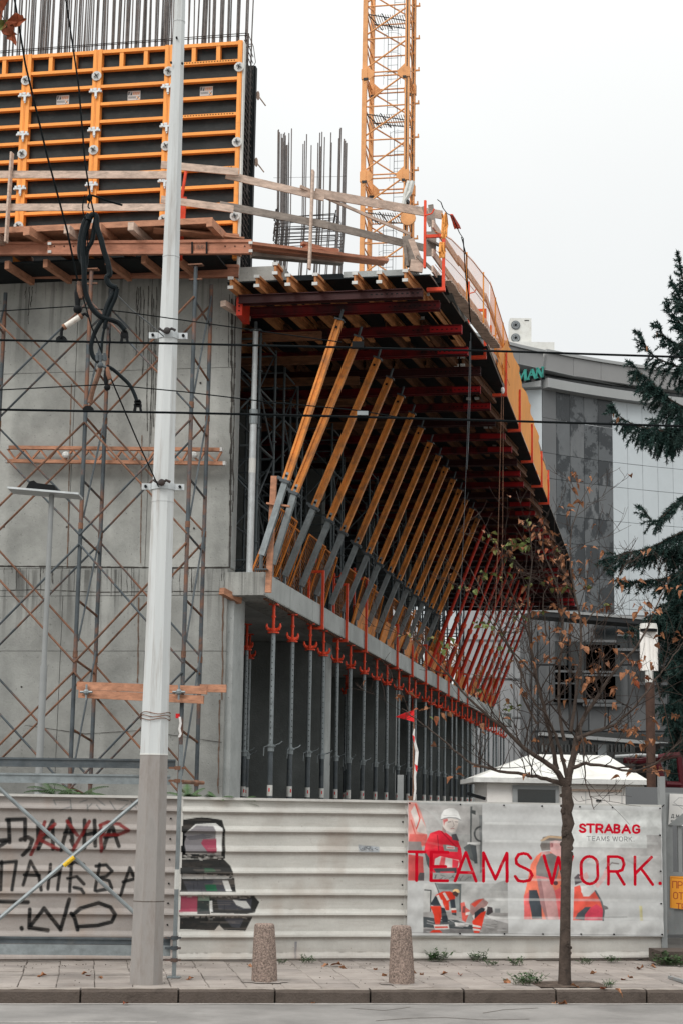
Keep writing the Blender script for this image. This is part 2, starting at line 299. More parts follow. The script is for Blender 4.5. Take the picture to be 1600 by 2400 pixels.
# concrete with pours, drips and stains
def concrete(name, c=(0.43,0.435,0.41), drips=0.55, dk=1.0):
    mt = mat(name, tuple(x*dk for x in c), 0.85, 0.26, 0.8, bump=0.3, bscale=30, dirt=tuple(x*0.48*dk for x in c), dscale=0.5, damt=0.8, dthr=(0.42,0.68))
    n = mt.node_tree; p = [x for x in n.nodes if x.type == 'BSDF_PRINCIPLED'][0]
    src = p.inputs['Base Color'].links[0].from_socket
    g = n.nodes.new('ShaderNodeNewGeometry'); mp = n.nodes.new('ShaderNodeMapping'); mp.inputs['Scale'].default_value = (7.0, 7.0, 0.28)
    n.links.new(g.outputs['Position'], mp.inputs[0])
    ns = n.nodes.new('ShaderNodeTexNoise'); ns.inputs['Scale'].default_value = 1.6; ns.inputs['Detail'].default_value = 3
    n.links.new(mp.outputs[0], ns.inputs['Vector'])
    sp = n.nodes.new('ShaderNodeSeparateXYZ'); n.links.new(g.outputs['Position'], sp.inputs[0])
    def band(z0, z1, a, b):
        r = n.nodes.new('ShaderNodeMapRange'); r.inputs['From Min'].default_value = z0; r.inputs['From Max'].default_value = z1
        r.inputs['To Min'].default_value = a; r.inputs['To Max'].default_value = b; n.links.new(sp.outputs['Z'], r.inputs['Value']); return r.outputs[0]
    def mul(a, b, op='MULTIPLY'):
        k = n.nodes.new('ShaderNodeMath'); k.operation = op; n.links.new(a, k.inputs[0]); n.links.new(b, k.inputs[1]); return k.outputs[0]
    topb = band(9.0, 10.9, 0, 1)
    midb = mul(band(4.6, 5.7, 0, 1), band(5.82, 5.86, 1, 0))
    bands = mul(topb, midb, 'MAXIMUM')
    th = n.nodes.new('ShaderNodeMapRange'); th.inputs['From Min'].default_value = 0.52; th.inputs['From Max'].default_value = 0.64
    n.links.new(ns.outputs['Fac'], th.inputs['Value'])
    f = mul(th.outputs[0], bands)
    k = n.nodes.new('ShaderNodeMath'); k.operation = 'MULTIPLY'; k.inputs[1].default_value = drips; n.links.new(f, k.inputs[0])
    mx = n.nodes.new('ShaderNodeMix'); mx.data_type = 'RGBA'; n.links.new(k.outputs[0], mx.inputs['Factor']); n.links.new(src, mx.inputs['A'])
    mx.inputs['B'].default_value = (0.085, 0.085, 0.08, 1); res = mx.outputs['Result']
    # small pores
    vo = n.nodes.new('ShaderNodeTexNoise'); vo.inputs['Scale'].default_value = 26; vo.inputs['Detail'].default_value = 1; n.links.new(g.outputs['Position'], vo.inputs['Vector'])
    vr = n.nodes.new('ShaderNodeMapRange'); vr.inputs['From Min'].default_value = 0.70; vr.inputs['From Max'].default_value = 0.76; vr.inputs['To Max'].default_value = 0.5
    n.links.new(vo.outputs['Fac'], vr.inputs['Value'])
    m2 = n.nodes.new('ShaderNodeMix'); m2.data_type = 'RGBA'; n.links.new(vr.outputs[0], m2.inputs['Factor']); n.links.new(res, m2.inputs['A']); m2.inputs['B'].default_value = (0.10,0.10,0.095,1)
    n.links.new(m2.outputs['Result'], p.inputs['Base Color'])
    return mt
M['conc'] = concrete('cast_concrete'); M['conc2'] = concrete('cast_concrete_second_pour', (0.375,0.38,0.36), 0.75); M['conc3'] = concrete('slab_edge_concrete', (0.46,0.48,0.47), 0.0)
M['conc_shade'] = concrete('shaded_wall_concrete', (0.20,0.215,0.21), 0.3); M['concdk'] = concrete('shaded_core_concrete', (0.045,0.05,0.052), 0.0)  # inner concretes darkened in colour to stand for indoor shade
M['crack'] = mat('dark_leak_stain', (0.06,0.055,0.05), 0.9, 0.4, 5, bump=0)
M['rstain'] = mat('rusty_leak_stain', (0.19,0.12,0.085), 0.9, 0.4, 5, bump=0)

# ------------------------------------------------------------------ tiny raster canvas for flat print (vertex colours)
class Cv:
    def __init__(s, w, h, k, ox, oy, bg):       # k = cells per photograph pixel
        s.w = w; s.h = h; s.k = k; s.ox = ox; s.oy = oy
        s.a = np.ones((h, w, 3))*np.array(bg); s.tex = None
    def T(s, P): return [((x-s.ox)*s.k, (y-s.oy)*s.k) for x, y in P]
    def mix(s, x0, y0, m, c, al):
        h, w = m.shape; r = s.a[y0:y0+h, x0:x0+w]; mm = (m*al)[..., None]; r[:] = r*(1-mm) + np.array(c)*mm
    def bb(s, P, pad):
        xs = [p[0] for p in P]; ys = [p[1] for p in P]
        return max(0, int(min(xs)-pad)), min(s.w, int(max(xs)+pad)+2), max(0, int(min(ys)-pad)), min(s.h, int(max(ys)+pad)+2)
    def poly(s, P, c, al=1.0):
        P = s.T(P); x0, x1, y0, y1 = s.bb(P, 1)
        if x1 <= x0 or y1 <= y0: return
        acc = np.zeros((y1-y0, x1-x0))
        for ox in (0.25, 0.75):
            for oy in (0.25, 0.75):
                X, Y = np.meshgrid(np.arange(x0, x1)+ox, np.arange(y0, y1)+oy); ins = np.zeros(X.shape, bool); j = len(P)-1
                for i in range(len(P)):
                    xi, yi = P[i]; xj, yj = P[j]
                    if yi != yj:
                        c_ = ((yi > Y) != (yj > Y)) & (X < (xj-xi)*(Y-yi)/(yj-yi)+xi); ins ^= c_
                    j = i
                acc += ins
        if s.tex is not None:
            n_ = s.tex[y0:y1, x0:x1]; gx = (np.arange(x0, x1)-x0)/max(1, x1-x0)-.5; k_ = (1+.75*(n_-.5)-.28*gx[None,:])[..., None]
            r = s.a[y0:y1, x0:x1]; mm = (acc/4*al)[..., None]; r[:] = r*(1-mm)+np.array(c)*k_*mm; return
        s.mix(x0, y0, acc/4, c, al)
    def stroke(s, P, wd, c, al=1.0):
        P = s.T(P); wd = wd*s.k/2; x0, x1, y0, y1 = s.bb(P, wd+2)
        if x1 <= x0 or y1 <= y0: return
        X, Y = np.meshgrid(np.arange(x0, x1)+.5, np.arange(y0, y1)+.5); dm = np.full(X.shape, 1e9)
        if len(P) == 1: P = [P[0], (P[0][0]+.01, P[0][1])]
        for (ax, ay), (bx, by) in zip(P[:-1], P[1:]):
            dx, dy = bx-ax, by-ay; L = dx*dx+dy*dy+1e-9; t = np.clip(((X-ax)*dx+(Y-ay)*dy)/L, 0, 1)
            dm = np.minimum(dm, np.hypot(X-ax-t*dx, Y-ay-t*dy))
        s.mix(x0, y0, np.clip(wd+.5-dm, 0, 1), c, al)
def blur(a, n=1):
    for _ in range(n):
        p = np.pad(a, ((1,1),(1,1),(0,0)), 'edge'); a = (p[:-2,1:-1]+p[2:,1:-1]+p[1:-1,:-2]+p[1:-1,2:]+2*p[1:-1,1:-1]+.5*(p[:-2,:-2]+p[2:,2:]+p[:-2,2:]+p[2:,:-2]))/8
    return a
def clouds(h, w, s, seed):
    r = np.random.RandomState(seed); o = np.zeros((h, w))
    for k in range(4):
        c = max(2, int(s*2**k)); g_ = r.rand(max(2,int(c*h/w)+2), c+2); yi = np.linspace(0, g_.shape[0]-1.001, h); xi = np.linspace(0, g_.shape[1]-1.001, w)
        y0 = yi.astype(int); x0 = xi.astype(int); fy = (yi-y0)[:,None]; fx = (xi-x0)[None,:]; fy = fy*fy*(3-2*fy); fx = fx*fx*(3-2*fx)
        o += (g_[y0][:,x0]*(1-fy)*(1-fx)+g_[y0+1][:,x0]*fy*(1-fx)+g_[y0][:,x0+1]*(1-fy)*fx+g_[y0+1][:,x0+1]*fy*fx)/2**k
    return (o-o.min())/(o.max()-o.min())
def arc(cx, cy, rx, ry, a0, a1, n=10): return [(cx+rx*math.cos(math.radians(a0+(a1-a0)*i/n)), cy+ry*math.sin(math.radians(a0+(a1-a0)*i/n))) for i in range(n+1)]
GL = {'T': [[(0,0),(1,0)],[(.5,0),(.5,1)]], 'E': [[(1,0),(0,0),(0,1),(1,1)],[(0,.5),(.88,.5)]],
 'A': [[(0,1),(.5,0),(1,1)],[(.2,.7),(.8,.7)]], 'M': [[(0,1),(0,0),(.5,.92),(1,0),(1,1)]],
 'S': [[(.93,.17),(.75,.03),(.5,0),(.22,.04),(.06,.2),(.1,.36),(.3,.45),(.65,.54),(.9,.63),(1,.78),(.85,.95),(.5,1),(.2,.97),(.02,.82)]],
 'W': [[(0,0),(.27,1),(.5,.05),(.73,1),(1,0)]], 'O': [arc(.5,.3,.5,.3,180,360,8)+arc(.5,.7,.5,.3,0,180,8)+[(0,.3)]],
 'R': [[(0,1),(0,0),(.6,0),(.88,.06),(1,.27),(.88,.48),(.6,.54),(0,.54)],[(.5,.54),(1,1)]],
 'K': [[(0,0),(0,1)],[(.95,0),(0,.62)],[(.35,.42),(1,1)]], '.': [[(.5,.98)]],
 'B': [[(0,0),(.6,0),(.88,.07),(.92,.25),(.8,.44),(.55,.48),(0,.48),(0,0)],[(.55,.48),(.9,.56),(1,.74),(.88,.95),(.6,1),(0,1),(0,.48)]],
 'G': [[(.95,.2),(.75,.03),(.5,0),(.2,.06),(.03,.3),(0,.5),(.03,.72),(.2,.94),(.5,1),(.8,.96),(1,.85),(1,.55),(.6,.55)]],
 'П': [[(0,1),(0,0),(1,0),(1,1)]], 'Р': [[(0,1),(0,0),(.6,0),(.9,.08),(1,.28),(.88,.5),(.6,.56),(0,.56)]],
 'Е': [[(1,0),(0,0),(0,1),(1,1)],[(0,.5),(.88,.5)]], 'М': [[(0,1),(0,0),(.5,.8),(1,0),(1,1)]], 'И': [[(0,0),(0,1),(1,0),(1,1)]],
 'О': [arc(.5,.3,.5,.3,180,360,8)+arc(.5,.7,.5,.3,0,180,8)+[(0,.3)]], 'Т': [[(0,0),(1,0)],[(.5,0),(.5,1)]],
 'С': [[(.98,.2),(.75,.02),(.5,0),(.15,.08),(0,.4),(0,.6),(.15,.92),(.5,1),(.78,.97),(1,.8)]],
 'А': [[(0,1),(.5,0),(1,1)],[(.2,.7),(.8,.7)]], 'Н': [[(0,0),(0,1)],[(1,0),(1,1)],[(0,.5),(1,.5)]],
 'Д': [[(0,1.12),(0,.95),(1,.95),(1,1.12)],[(.15,.95),(.35,0),(.85,0),(.85,.95)]]}
def text(cv, s, x, y, w, h, gap, sw, c, al=1.0):
    for ch in s:
        if ch == ' ': x += w*0.7; continue
        ww = w*(0.2 if ch == '.' else 1.3 if ch in 'WM' else 1)
        for pl in GL[ch]: cv.stroke([(x+a*ww, y+b*h) for a, b in pl], sw, c, al)
        x += ww+gap
def gridmesh(name, P, cols, mt, parent, smooth=False, kind=None):
    """P: (h+1, w+1, 3) points; cols: (h, w, 3) one flat printed colour per cell"""
    h1, w1, _ = P.shape; org = wloc(parent)
    vs = (P.reshape(-1, 3)-np.array(org)).astype(np.float32)
    idx = np.arange(h1*w1).reshape(h1, w1)
    f = np.stack([idx[:-1, :-1], idx[1:, :-1], idx[1:, 1:], idx[:-1, 1:]], -1).reshape(-1, 4)
    me = bpy.data.meshes.new(name); me.vertices.add(len(vs)); me.vertices.foreach_set('co', vs.ravel())
    me.loops.add(f.size); me.loops.foreach_set('vertex_index', f.ravel().astype(np.int32))
    me.polygons.add(len(f)); me.polygons.foreach_set('loop_start', np.arange(0, f.size, 4, dtype=np.int32)); me.polygons.foreach_set('loop_total', np.full(len(f), 4, np.int32))
    me.update(calc_edges=True)
    at = me.color_attributes.new('paint', 'FLOAT_COLOR', 'CORNER')
    c4 = np.ones((len(f), 4, 4), np.float32); c4[..., :3] = cols.reshape(-1, 1, 3)
    at.data.foreach_set('color', c4.ravel()); me.materials.append(mt)
    if smooth: smoothset(me)
    o = bpy.data.objects.new(name, me); col.objects.link(o); o.parent = parent
    if kind: o['kind'] = kind
    return o
# ------------------------------------------------------------------ the street
K0 = Vector((-3.31, 17.49, 0)); K1 = Vector((3.67, 18.49, 0)); kd = (K1-K0).normalized(); kn = Vector((-kd.y, kd.x, 0))
F0 = Vector((-3.86, 20.32, 0)); F1 = Vector((4.0, 22.04, 0)); fd = (F1-F0).normalized(); fb = Vector((-fd.y, fd.x, 0)); fn = -fb
def K(q, r, z=0.0): return K0 + kd*q + kn*r + Z*z
g = G(); g.quad(Vector((-600,-200,-0.06)), Vector((600,-200,-0.06)), Vector((600,1200,-0.06)), Vector((-600,1200,-0.06))); struct('ground', g, M['ground'])
g = G(); g.quad(K(-80,-40), K(80,-40), K(80,0.05), K(-80,0.05)); struct('road', g, M['asphalt'])
g = G()
for i in range(60):                                   # dusty strip of grit along the kerb foot
    q = -9+i*0.4; a = 0.10+0.02*math.sin(i*1.7); b = 0.10+0.02*math.sin((i+1)*1.7)
    g.quad(K(q,-a,0.004), K(q+0.4,-b,0.004), K(q+0.4,0.02,0.004), K(q,0.02,0.004))
struct('gutter_strip', g, M['gutter'])
g = G(); a = GZ(-200,2397,0); b = GZ(368,2397,0); n_ = Vector((0,0.035,0)); g.quad(a+Z*.004, b+Z*.004, b+Z*.004+n_, a+Z*.004+n_); struct('lane_line', g, M['roadline'])
g = G()
for pts in ([(880,2392),(960,2386),(1040,2384),(1130,2390),(1240,2388)], [(1130,2374),(1180,2366),(1260,2362)], [(820,2362),(900,2368),(960,2360)]):
    for (x0,y0),(x1,y1) in zip(pts[:-1], pts[1:]):
        a = GZ(x0,y0,0.004); b = GZ(x1,y1,0.004); w = Vector((0.0,0.011,0)); g.quad(a-w, b-w, b+w, a+w)
struct('road_crack', g, M['joint'])
g = G()
c8 = [K(-40,0.10,-0.05), K(40,0.10,-0.05), K(40,5.2,-0.05), K(-40,5.2,-0.05)]
g.prism(c8, Z*0.17); pave = struct('pavement', g, M['joint'])
kq0 = (GZ(420,2320,0.14)-K0).dot(kd)
kerb = bpy.data.objects.new('kerb', None); col.objects.link(kerb); kerb['kind'] = 'structure'
def kerbmesh(L, seed):
    r = random.Random(seed); g = G(); pr = [(0,-0.05),(0.0,0.112+r.uniform(-.004,.004)),(0.022,0.14),(0.15,0.14),(0.15,-0.05)]
    N = 8
    for i in range(N):
        for j in range(5):
            pass
    base = 0
    for i in range(N+1):
        q = L*i/N; o = r.uniform(-0.006, 0.006)
        for (rr, z) in pr: g.v.append(tuple(kd*q + kn*(rr+(o if rr < 0.1 else 0)) + Z*(z + (r.uniform(-0.004,0.004) if z > 0 else 0))))
    for i in range(N):
        for j in range(4): a = i*5+j; g.f.append((a, a+5, a+6, a+1))
    g.f.append(tuple(range(5))); g.f.append(tuple(N*5+4-k for k in range(5)))
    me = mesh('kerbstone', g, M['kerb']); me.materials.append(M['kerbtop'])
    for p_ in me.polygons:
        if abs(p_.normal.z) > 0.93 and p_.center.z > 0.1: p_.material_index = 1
    return me
kms = [kerbmesh(0.955, s) for s in range(4)]
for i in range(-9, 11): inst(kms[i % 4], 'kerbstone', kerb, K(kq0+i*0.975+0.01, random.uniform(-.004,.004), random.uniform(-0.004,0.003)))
TREE = GZ(1322, 2308, 0.14)
tq, tr_ = (TREE-K0).dot(kd), (TREE-K0).dot(kn)
for row in range(8):
    r0 = 0.17+row*0.395; off = random.uniform(-.006,.006)
    for i in range(-4, 24):
        q0 = i*0.385+off-0.6
        if abs(q0+0.2-tq) < 0.42 and row < 2: continue
        if q0 < -1.8 and row > 5: continue
        g = G(); j = lambda a: random.uniform(-a, a)
        if random.random() < 0.10 and row: sp = 0.5
        dz = [j(.005) for _ in range(4)]; b = 0.007; hz = 0.142+j(.004)
        P = [(q0+.003,r0+.003),(q0+.382,r0+.003),(q0+.382,r0+.392),(q0+.003,r0+.392)]
        sk = 0.04*(row*0.35)
        P = [(x-sk*0+j(.003), y+j(.003)) for x, y in P]
        cxx = sum(p[0] for p in P)/4; cyy = sum(p[1] for p in P)/4
        lo = [K(x,y,0.10) for x,y in P]; mi = [K(x,y,hz-b+d) for (x,y),d in zip(P,dz)]; hi = [K(lerp(x,cxx,.03),lerp(y,cyy,.03),hz+d) for (x,y),d in zip(P,dz)]
        n = len(g.v); g.v += [tuple(p) for p in lo+mi+hi]
        for a in (0,4):
            for k in range(4): g.f.append((n+a+k, n+a+(k+1)%4, n+a+4+(k+1)%4, n+a+4+k))
        g.f.append((n+8,n+9,n+10,n+11))
        part('paving_slab', g, M['slab'] if random.random() < .7 else M['slab2'], pave)
# tree pit
g = G(); N = 22
for i in range(N):
    a0, a1 = 2*math.pi*i/N, 2*math.pi*(i+1)/N
    r0, r1 = 0.5+0.07*math.sin(i*2.1), 0.5+0.07*math.sin((i+1)*2.1)
    g.quad(K(tq,tr_+0.12,0.165), K(tq+math.cos(a0)*r0*1.25, tr_+0.12+math.sin(a0)*r0*0.6, 0.131), K(tq+math.cos(a1)*r1*1.25, tr_+0.12+math.sin(a1)*r1*0.6, 0.131))
pit = struct('tree_pit', g, M['earth'])
# step of rough kerb at the gate on the right
g = G(); a = GZ(1548,2262,0.14); g.prism([a, a+Vector((1.6,0.2,0)), a+Vector((1.5,0.75,0)), a+Vector((-0.05,0.55,0))], Z*0.16)
solo('gate_threshold', g, M['kerb'], 'low rough concrete step under the grey gate', 'step', loc=a)

# ------------------------------------------------------------------ corrugated fence
def FQ(px): return (onp(px, 1885, F0, fb)-F0).dot(fd)
ribs = [0.14+(2257-y)/187.5 for y in (1925,1968,2012,2060,2108,2152,2200,2247)]
ZT, ZB = 2.035, 0.15
prof = [(ZT+.001, 0.0)]
for z in ribs: prof += [(z+0.045, 0.0), (z+0.005, 0.036), (z-0.022, 0.042), (z-0.034, 0.0)]
prof += [(ZB-.001, 0.0)]; prof = sorted(prof)
pz = [p[0] for p in prof]; pd = [p[1] for p in prof]
zrows = sorted(set(list(np.linspace(ZB, ZT, 150))+[z for z in pz if ZB < z < ZT]), reverse=True)
fence = thing('corrugated_fence', 'long white corrugated metal hoarding with sprayed graffiti behind the pavement', 'fence', F0+fd*FQ(700))
def fence_panel(px0, px1, cv, off, base, seed, label=None, zbot=0):
    q0, q1 = FQ(px0), FQ(px1); nx = int((px1-px0)*0.8); r = np.random.RandomState(seed)
    qs = np.linspace(q0, q1, nx+1); zs = np.array(zrows); de = np.interp(zs, pz, pd)
    wob = 0.012*np.sin(qs*2.3+seed)+0.006*np.sin(qs*7.1)
    P = np.zeros((len(zs), nx+1, 3))
    dd = de[:, None]*(0.9+0.1*np.sin(qs*4.1+seed))[None,:] + off + wob[None, :]*0.6 + 0.012*(clouds(len(zs), nx+1, 12, seed+40)-.5)
    for k in range(3): P[..., k] = F0[k]+fd[k]*qs[None, :]+fn[k]*dd+(0 if k < 2 else 1)*(zs[:, None] + 0.004*np.sin(qs*1.3+seed)[None, :])
    qc = (qs[1:]+qs[:-1])/2; zc = (zs[1:]+zs[:-1])/2
    X = px0+(qc-q0)/(q1-q0)*(px1-px0); Y = 1878+(ZT-zc)/(ZT-ZB)*(2257-1878)
    cols = np.ones((len(zc), nx, 3))*np.array(base)
    if cv is not None:
        xi = np.clip(((X-cv.ox)*cv.k).astype(int), 0, cv.w-1); yi = np.clip(((Y-cv.oy)*cv.k).astype(int), 0, cv.h-1)
        cols = cv.a[yi][:, xi]
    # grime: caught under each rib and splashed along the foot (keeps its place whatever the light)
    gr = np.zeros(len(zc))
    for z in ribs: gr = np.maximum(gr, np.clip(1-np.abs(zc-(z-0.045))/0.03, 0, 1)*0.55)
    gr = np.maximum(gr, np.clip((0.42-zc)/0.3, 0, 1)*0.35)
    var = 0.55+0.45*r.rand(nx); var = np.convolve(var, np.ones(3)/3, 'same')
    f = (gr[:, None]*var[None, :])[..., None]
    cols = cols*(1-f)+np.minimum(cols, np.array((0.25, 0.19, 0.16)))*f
    rust = np.clip(clouds(len(zc), nx, 5, seed+70)-.72, 0, 1)[..., None]*1.6
    cols = cols*(1-rust)+np.minimum(cols, np.array((0.30,0.22,0.17)))*rust
    return gridmesh('fence_panel', P, cols, M['fence'], fence)
# left canvas: spray lettering
kx = lambda P: [(x*0.2806, 1860+y*0.2806) for x, y in P]
cl = Cv(int(500*1.2), int(400*1.2), 1.2, -60, 1870, (0.355,0.325,0.305))
BK = (0.004,0.005,0.006); RD = (0.16,0.012,0.012); TE = (0.08,0.10,0.11)
for P in [[(60,265),(210,258),(218,430)],[(75,265),(92,450)],[(0,440),(90,430)],[(0,490),(60,450)],[(180,430),(240,408),(278,430),(255,500),(205,555)],[(320,310),(332,500)],[(330,500),(440,270),(452,500)],[(360,400),(445,400)],
          [(520,510),(580,250),(612,430)],[(545,370),(610,365)],[(600,430),(620,470)],[(705,260),(712,490)],[(788,260),(802,470)],[(700,385),(800,360)],[(872,490),(932,290),(1000,470)],[(880,400),(985,380)]]: cl.stroke(kx(P), 9.5, BK, 0.93)
for P in [[(375,280),(330,420),(272,550)],[(460,295),(330,420),(495,505)],[(560,270),(650,385)],[(745,270),(620,505)],[(840,300),(855,515)],[(835,300),(900,272),(1000,288),(1078,340),(1000,372),(870,380)],[(850,380),(880,330)]]: cl.stroke(kx(P), 8.5, RD, 0.9)
for P in [[(35,610),(38,840)],[(15,622),(155,608),(130,840)],[(220,800),(270,605),(350,735)],[(225,715),(350,720)],[(345,720),(370,840)],[(438,630),(425,830)],[(522,650),(505,835)],[(428,745),(520,700)],
          [(612,610),(605,850)],[(590,640),(640,608),(712,628)],[(585,745),(660,728),(722,790)],[(640,818),(700,830),(722,862)],[(845,625),(815,840)],[(815,640),(900,628),(950,680),(905,722),(838,735)],[(838,735),(930,762),(955,820),(830,845)],[(1030,880),(1100,650),(1135,720)],[(1050,770),(1140,745)]]: cl.stroke(kx(P), 8.0, BK, 0.93)
for P in [[(40,938),(265,942)],[(222,1150),(226,1158)],[(283,1000),(285,1150)],[(285,1150),(400,990),(545,1165)],[(300,1150),(440,1170)],[(545,1165),(605,915)],[(625,1030),(655,1065),(685,1165)],[(640,1040),(700,990),(850,945),(950,980),(992,1040),(965,1100),(850,1130),(690,1140)]]: cl.stroke(kx(P), 9.5, BK, 0.95)
for P in [[(440,95),(580,90),(590,180)],[(440,95),(460,135)],[(500,180),(580,150)],[(660,110),(720,90)],[(720,160),(760,120)],[(780,70),(870,130)],[(720,130),(730,180)],[(910,95),(960,170)],[(960,80),(1070,90)],[(990,170),(1060,120)],[(1090,90),(1140,150)],[(800,130),(840,180)]]: cl.stroke(kx(P), 2.4, TE, 0.75)
for i in range(150): x = rng.uniform(-60,428); y = rng.uniform(1885,2255); cl.stroke([(x,y),(x+rng.uniform(10,70),y+rng.uniform(-1,1))], rng.uniform(1,3), (0.30,0.25,0.22), .18)
cl.a = blur(cl.a, 2); cl.a *= (0.86+0.22*clouds(cl.h, cl.w, 7, 3)+rng.normal(0, 0.025, (cl.h, cl.w)))[..., None]
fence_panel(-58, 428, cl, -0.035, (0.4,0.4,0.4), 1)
# second canvas: the painted mural fragment
k4 = lambda P: [(x*0.4464, 1750+y*0.4464) for x, y in P]
cr = Cv(int(530*1.2), int(400*1.2), 1.2, 425, 1870, (0.535,0.525,0.49))
GY = (0.20,0.19,0.20); GY2 = (0.06,0.062,0.072); PK = (0.30,0.06,0.095); WH = (0.62,0.62,0.6); GN = (0.02,0.11,0.055); BL2 = (0.022,0.026,0.03)
cr.poly(k4([(957,398),(1060,380),(1165,395),(1182,450),(1186,600),(957,600)]), BK, .96)
cr.poly(k4([(985,460),(1030,418),(1130,412),(1168,440),(1166,580),(985,575)]), WH)
cr.poly(k4([(975,470),(1035,425),(1120,428),(1135,460),(1130,575),(975,570)]), GY)
cr.poly(k4([(1070,500),(1138,495),(1140,570),(1095,568),(1060,520)]), PK); cr.poly(k4([(975,485),(1070,470),(1130,480),(1075,500),(1000,505)]), GY2, .6)
cr.poly(k4([(957,475),(985,480),(975,520),(985,580),(957,582)]), BK, .95)
cr.poly(k4([(957,605),(1175,600),(1215,640),(1235,700),(1245,775),(957,775)]), BK, .95)
cr.poly(k4([(1080,650),(1130,655),(1140,668),(1080,672)]), GN, .6); cr.poly(k4([(970,680),(1200,690),(1215,705),(970,708)]), WH, .6)
cr.poly(k4([(975,720),(1180,715),(1200,772),(1000,775)]), GY2); cr.poly(k4([(1175,718),(1205,718),(1225,772),(1195,773)]), WH, .9); cr.poly(k4([(1085,740),(1140,735),(1150,770),(1095,772)]), GN, .9)
cr.poly(k4([(957,795),(1055,798),(1050,880),(957,882)]), PK); cr.poly(k4([(1050,790),(1120,795),(1110,875),(1050,878)]), GN, .7); cr.poly(k4([(1050,820),(1110,822),(1115,890),(1050,890)]), BL2, .9)
cr.poly(k4([(1110,800),(1340,795),(1368,830),(1345,882),(1300,890),(1120,885)]), BK, .95)
cr.poly(k4([(1150,815),(1330,812),(1325,870),(1160,868)]), GY2); cr.poly(k4([(1230,815),(1300,825),(1325,860),(1290,862),(1250,845)]), WH, .85); cr.poly(k4([(1112,822),(1125,820),(1130,880),(1115,878)]), WH, .9)
cr.poly(k4([(957,900),(1150,905),(1335,905),(1300,980),(1190,975),(1165,950),(1140,978),(957,970)]), BK, .95); cr.poly(k4([(1190,915),(1290,915),(1270,965),(1230,960)]), GY2)
for i in range(260):   # worn flecks of the mural
    x = rng.uniform(957,1360); y = rng.choice([585,600,690,700,790,800,895,905])+rng.normal(0,5); cr.stroke(k4([(x,y),(x+rng.uniform(4,22),y+rng.normal(0,2))]), 1.6, (0.5,0.48,0.45), .8)
cr.poly([(838,1983),(888,1987),(886,2001),(838,1999)], (0.30,0.33,0.36), .8)   # torn paper sticker
for i in range(26): x = rng.uniform(840,880); cr.stroke([(x,rng.uniform(1986,1998)),(x+rng.uniform(2,7),rng.uniform(1986,1998))], 1.3, (0.06,0.07,0.08), .8)
cr.poly([(694,2213),(700,2213),(698,2253),(693,2252)], (0.10,0.11,0.17), .6)
for i in range(22): x = rng.uniform(690,930); y = rng.uniform(1975,2050); cr.stroke([(x,y),(x+rng.uniform(-15,15),y+rng.uniform(-14,14))], 0.9, (0.4,0.38,0.36), .5)
for i in range(60): x = rng.uniform(430,950); y = rng.uniform(1885,2255); cr.stroke([(x,y)], rng.uniform(1.2,2.4), (0.2,0.14,0.11), .6)
for i in range(16): x = rng.uniform(430,560); y = rng.uniform(2000,2180); cr.stroke([(x,y),(x+.5,y+rng.uniform(8,22))], 1.1, BK, .5)
for i in range(170): x = rng.uniform(428,950); y = rng.uniform(1885,2255); cr.stroke([(x,y),(x+rng.uniform(10,90),y+rng.uniform(-1,1))], rng.uniform(1,3.5), (0.36,0.31,0.27), .15)
cr.a = blur(cr.a, 1); cr.a *= (0.88+0.18*clouds(cr.h, cr.w, 9, 5)+rng.normal(0, 0.02, (cr.h, cr.w)))[..., None]
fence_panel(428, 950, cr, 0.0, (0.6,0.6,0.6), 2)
c3 = Cv(int(600*.8), int(400*.8), .8, 950, 1870, (0.55,0.54,0.505))
for i in range(14): x = rng.uniform(1000,1240); c3.stroke([(x,2188),(x+rng.uniform(5,25),2190+rng.uniform(0,6))], 2.0, (0.5,0.25,0.25), .3)
c3.a *= (1+rng.normal(0, 0.02, c3.a.shape[:2]))[..., None]
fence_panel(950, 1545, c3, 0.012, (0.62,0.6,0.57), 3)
g = G(); g.beam(F0+fd*FQ(-58)+Z*2.045+fn*-0.02, F0+fd*FQ(428)+Z*2.05+fn*-0.02, 0.07, 0.03); g.beam(F0+fd*FQ(428)+Z*2.045+fn*0.012, F0+fd*FQ(1545)+Z*2.045+fn*0.02, 0.07, 0.03)
part('top_rail', g, M['fencegal'], fence)
for px, zz in ((428,2.04),(950,2.04)):
    g = G(); p = F0+fd*FQ(px)+fn*0.005; g.beam(p+Z*0.15, p+Z*zz, 0.03, 0.012, fn); part('joint_strip', g, M['fencegal'], fence)
for z in (1.86,1.62,1.38,1.10,0.87,0.62,0.36):
    for px in (403,943): g = G(); p = F0+fd*FQ(px)+Z*(z-.06)+fn*(-0.035 if px < 428 else 0.0); g.tube(p, p+fn*0.012, 0.011, 6); part('fence_bolt', g, M['black'], fence)
for px in (200,640,1200,1500):
    g = G(); p = F0+fd*FQ(px)+fb*0.10; g.beam(p+Z*0.0, p+Z*2.0, 0.06, 0.06, fn); part('fence_post', g, M['gate'], fence)
g = G(); g.quad(*[F0+fd*q+fn*o+Z*0.131 for q,o in ((FQ(-60),0.10),(FQ(1545),0.10),(FQ(1545),-0.3),(FQ(-60),-0.3))]); struct('fence_foot_soil', g, M['earth'])
# steel post at the fence end
g = G(); p = F0+fd*FQ(1549); g.beam(p+Z*0.14, p+Z*2.42, 0.075, 0.075, fn); pst = solo('end_post', g, M['grey'], 'plain grey square steel post closing the hoarding beside the gate', 'post', loc=p+Z*.14)

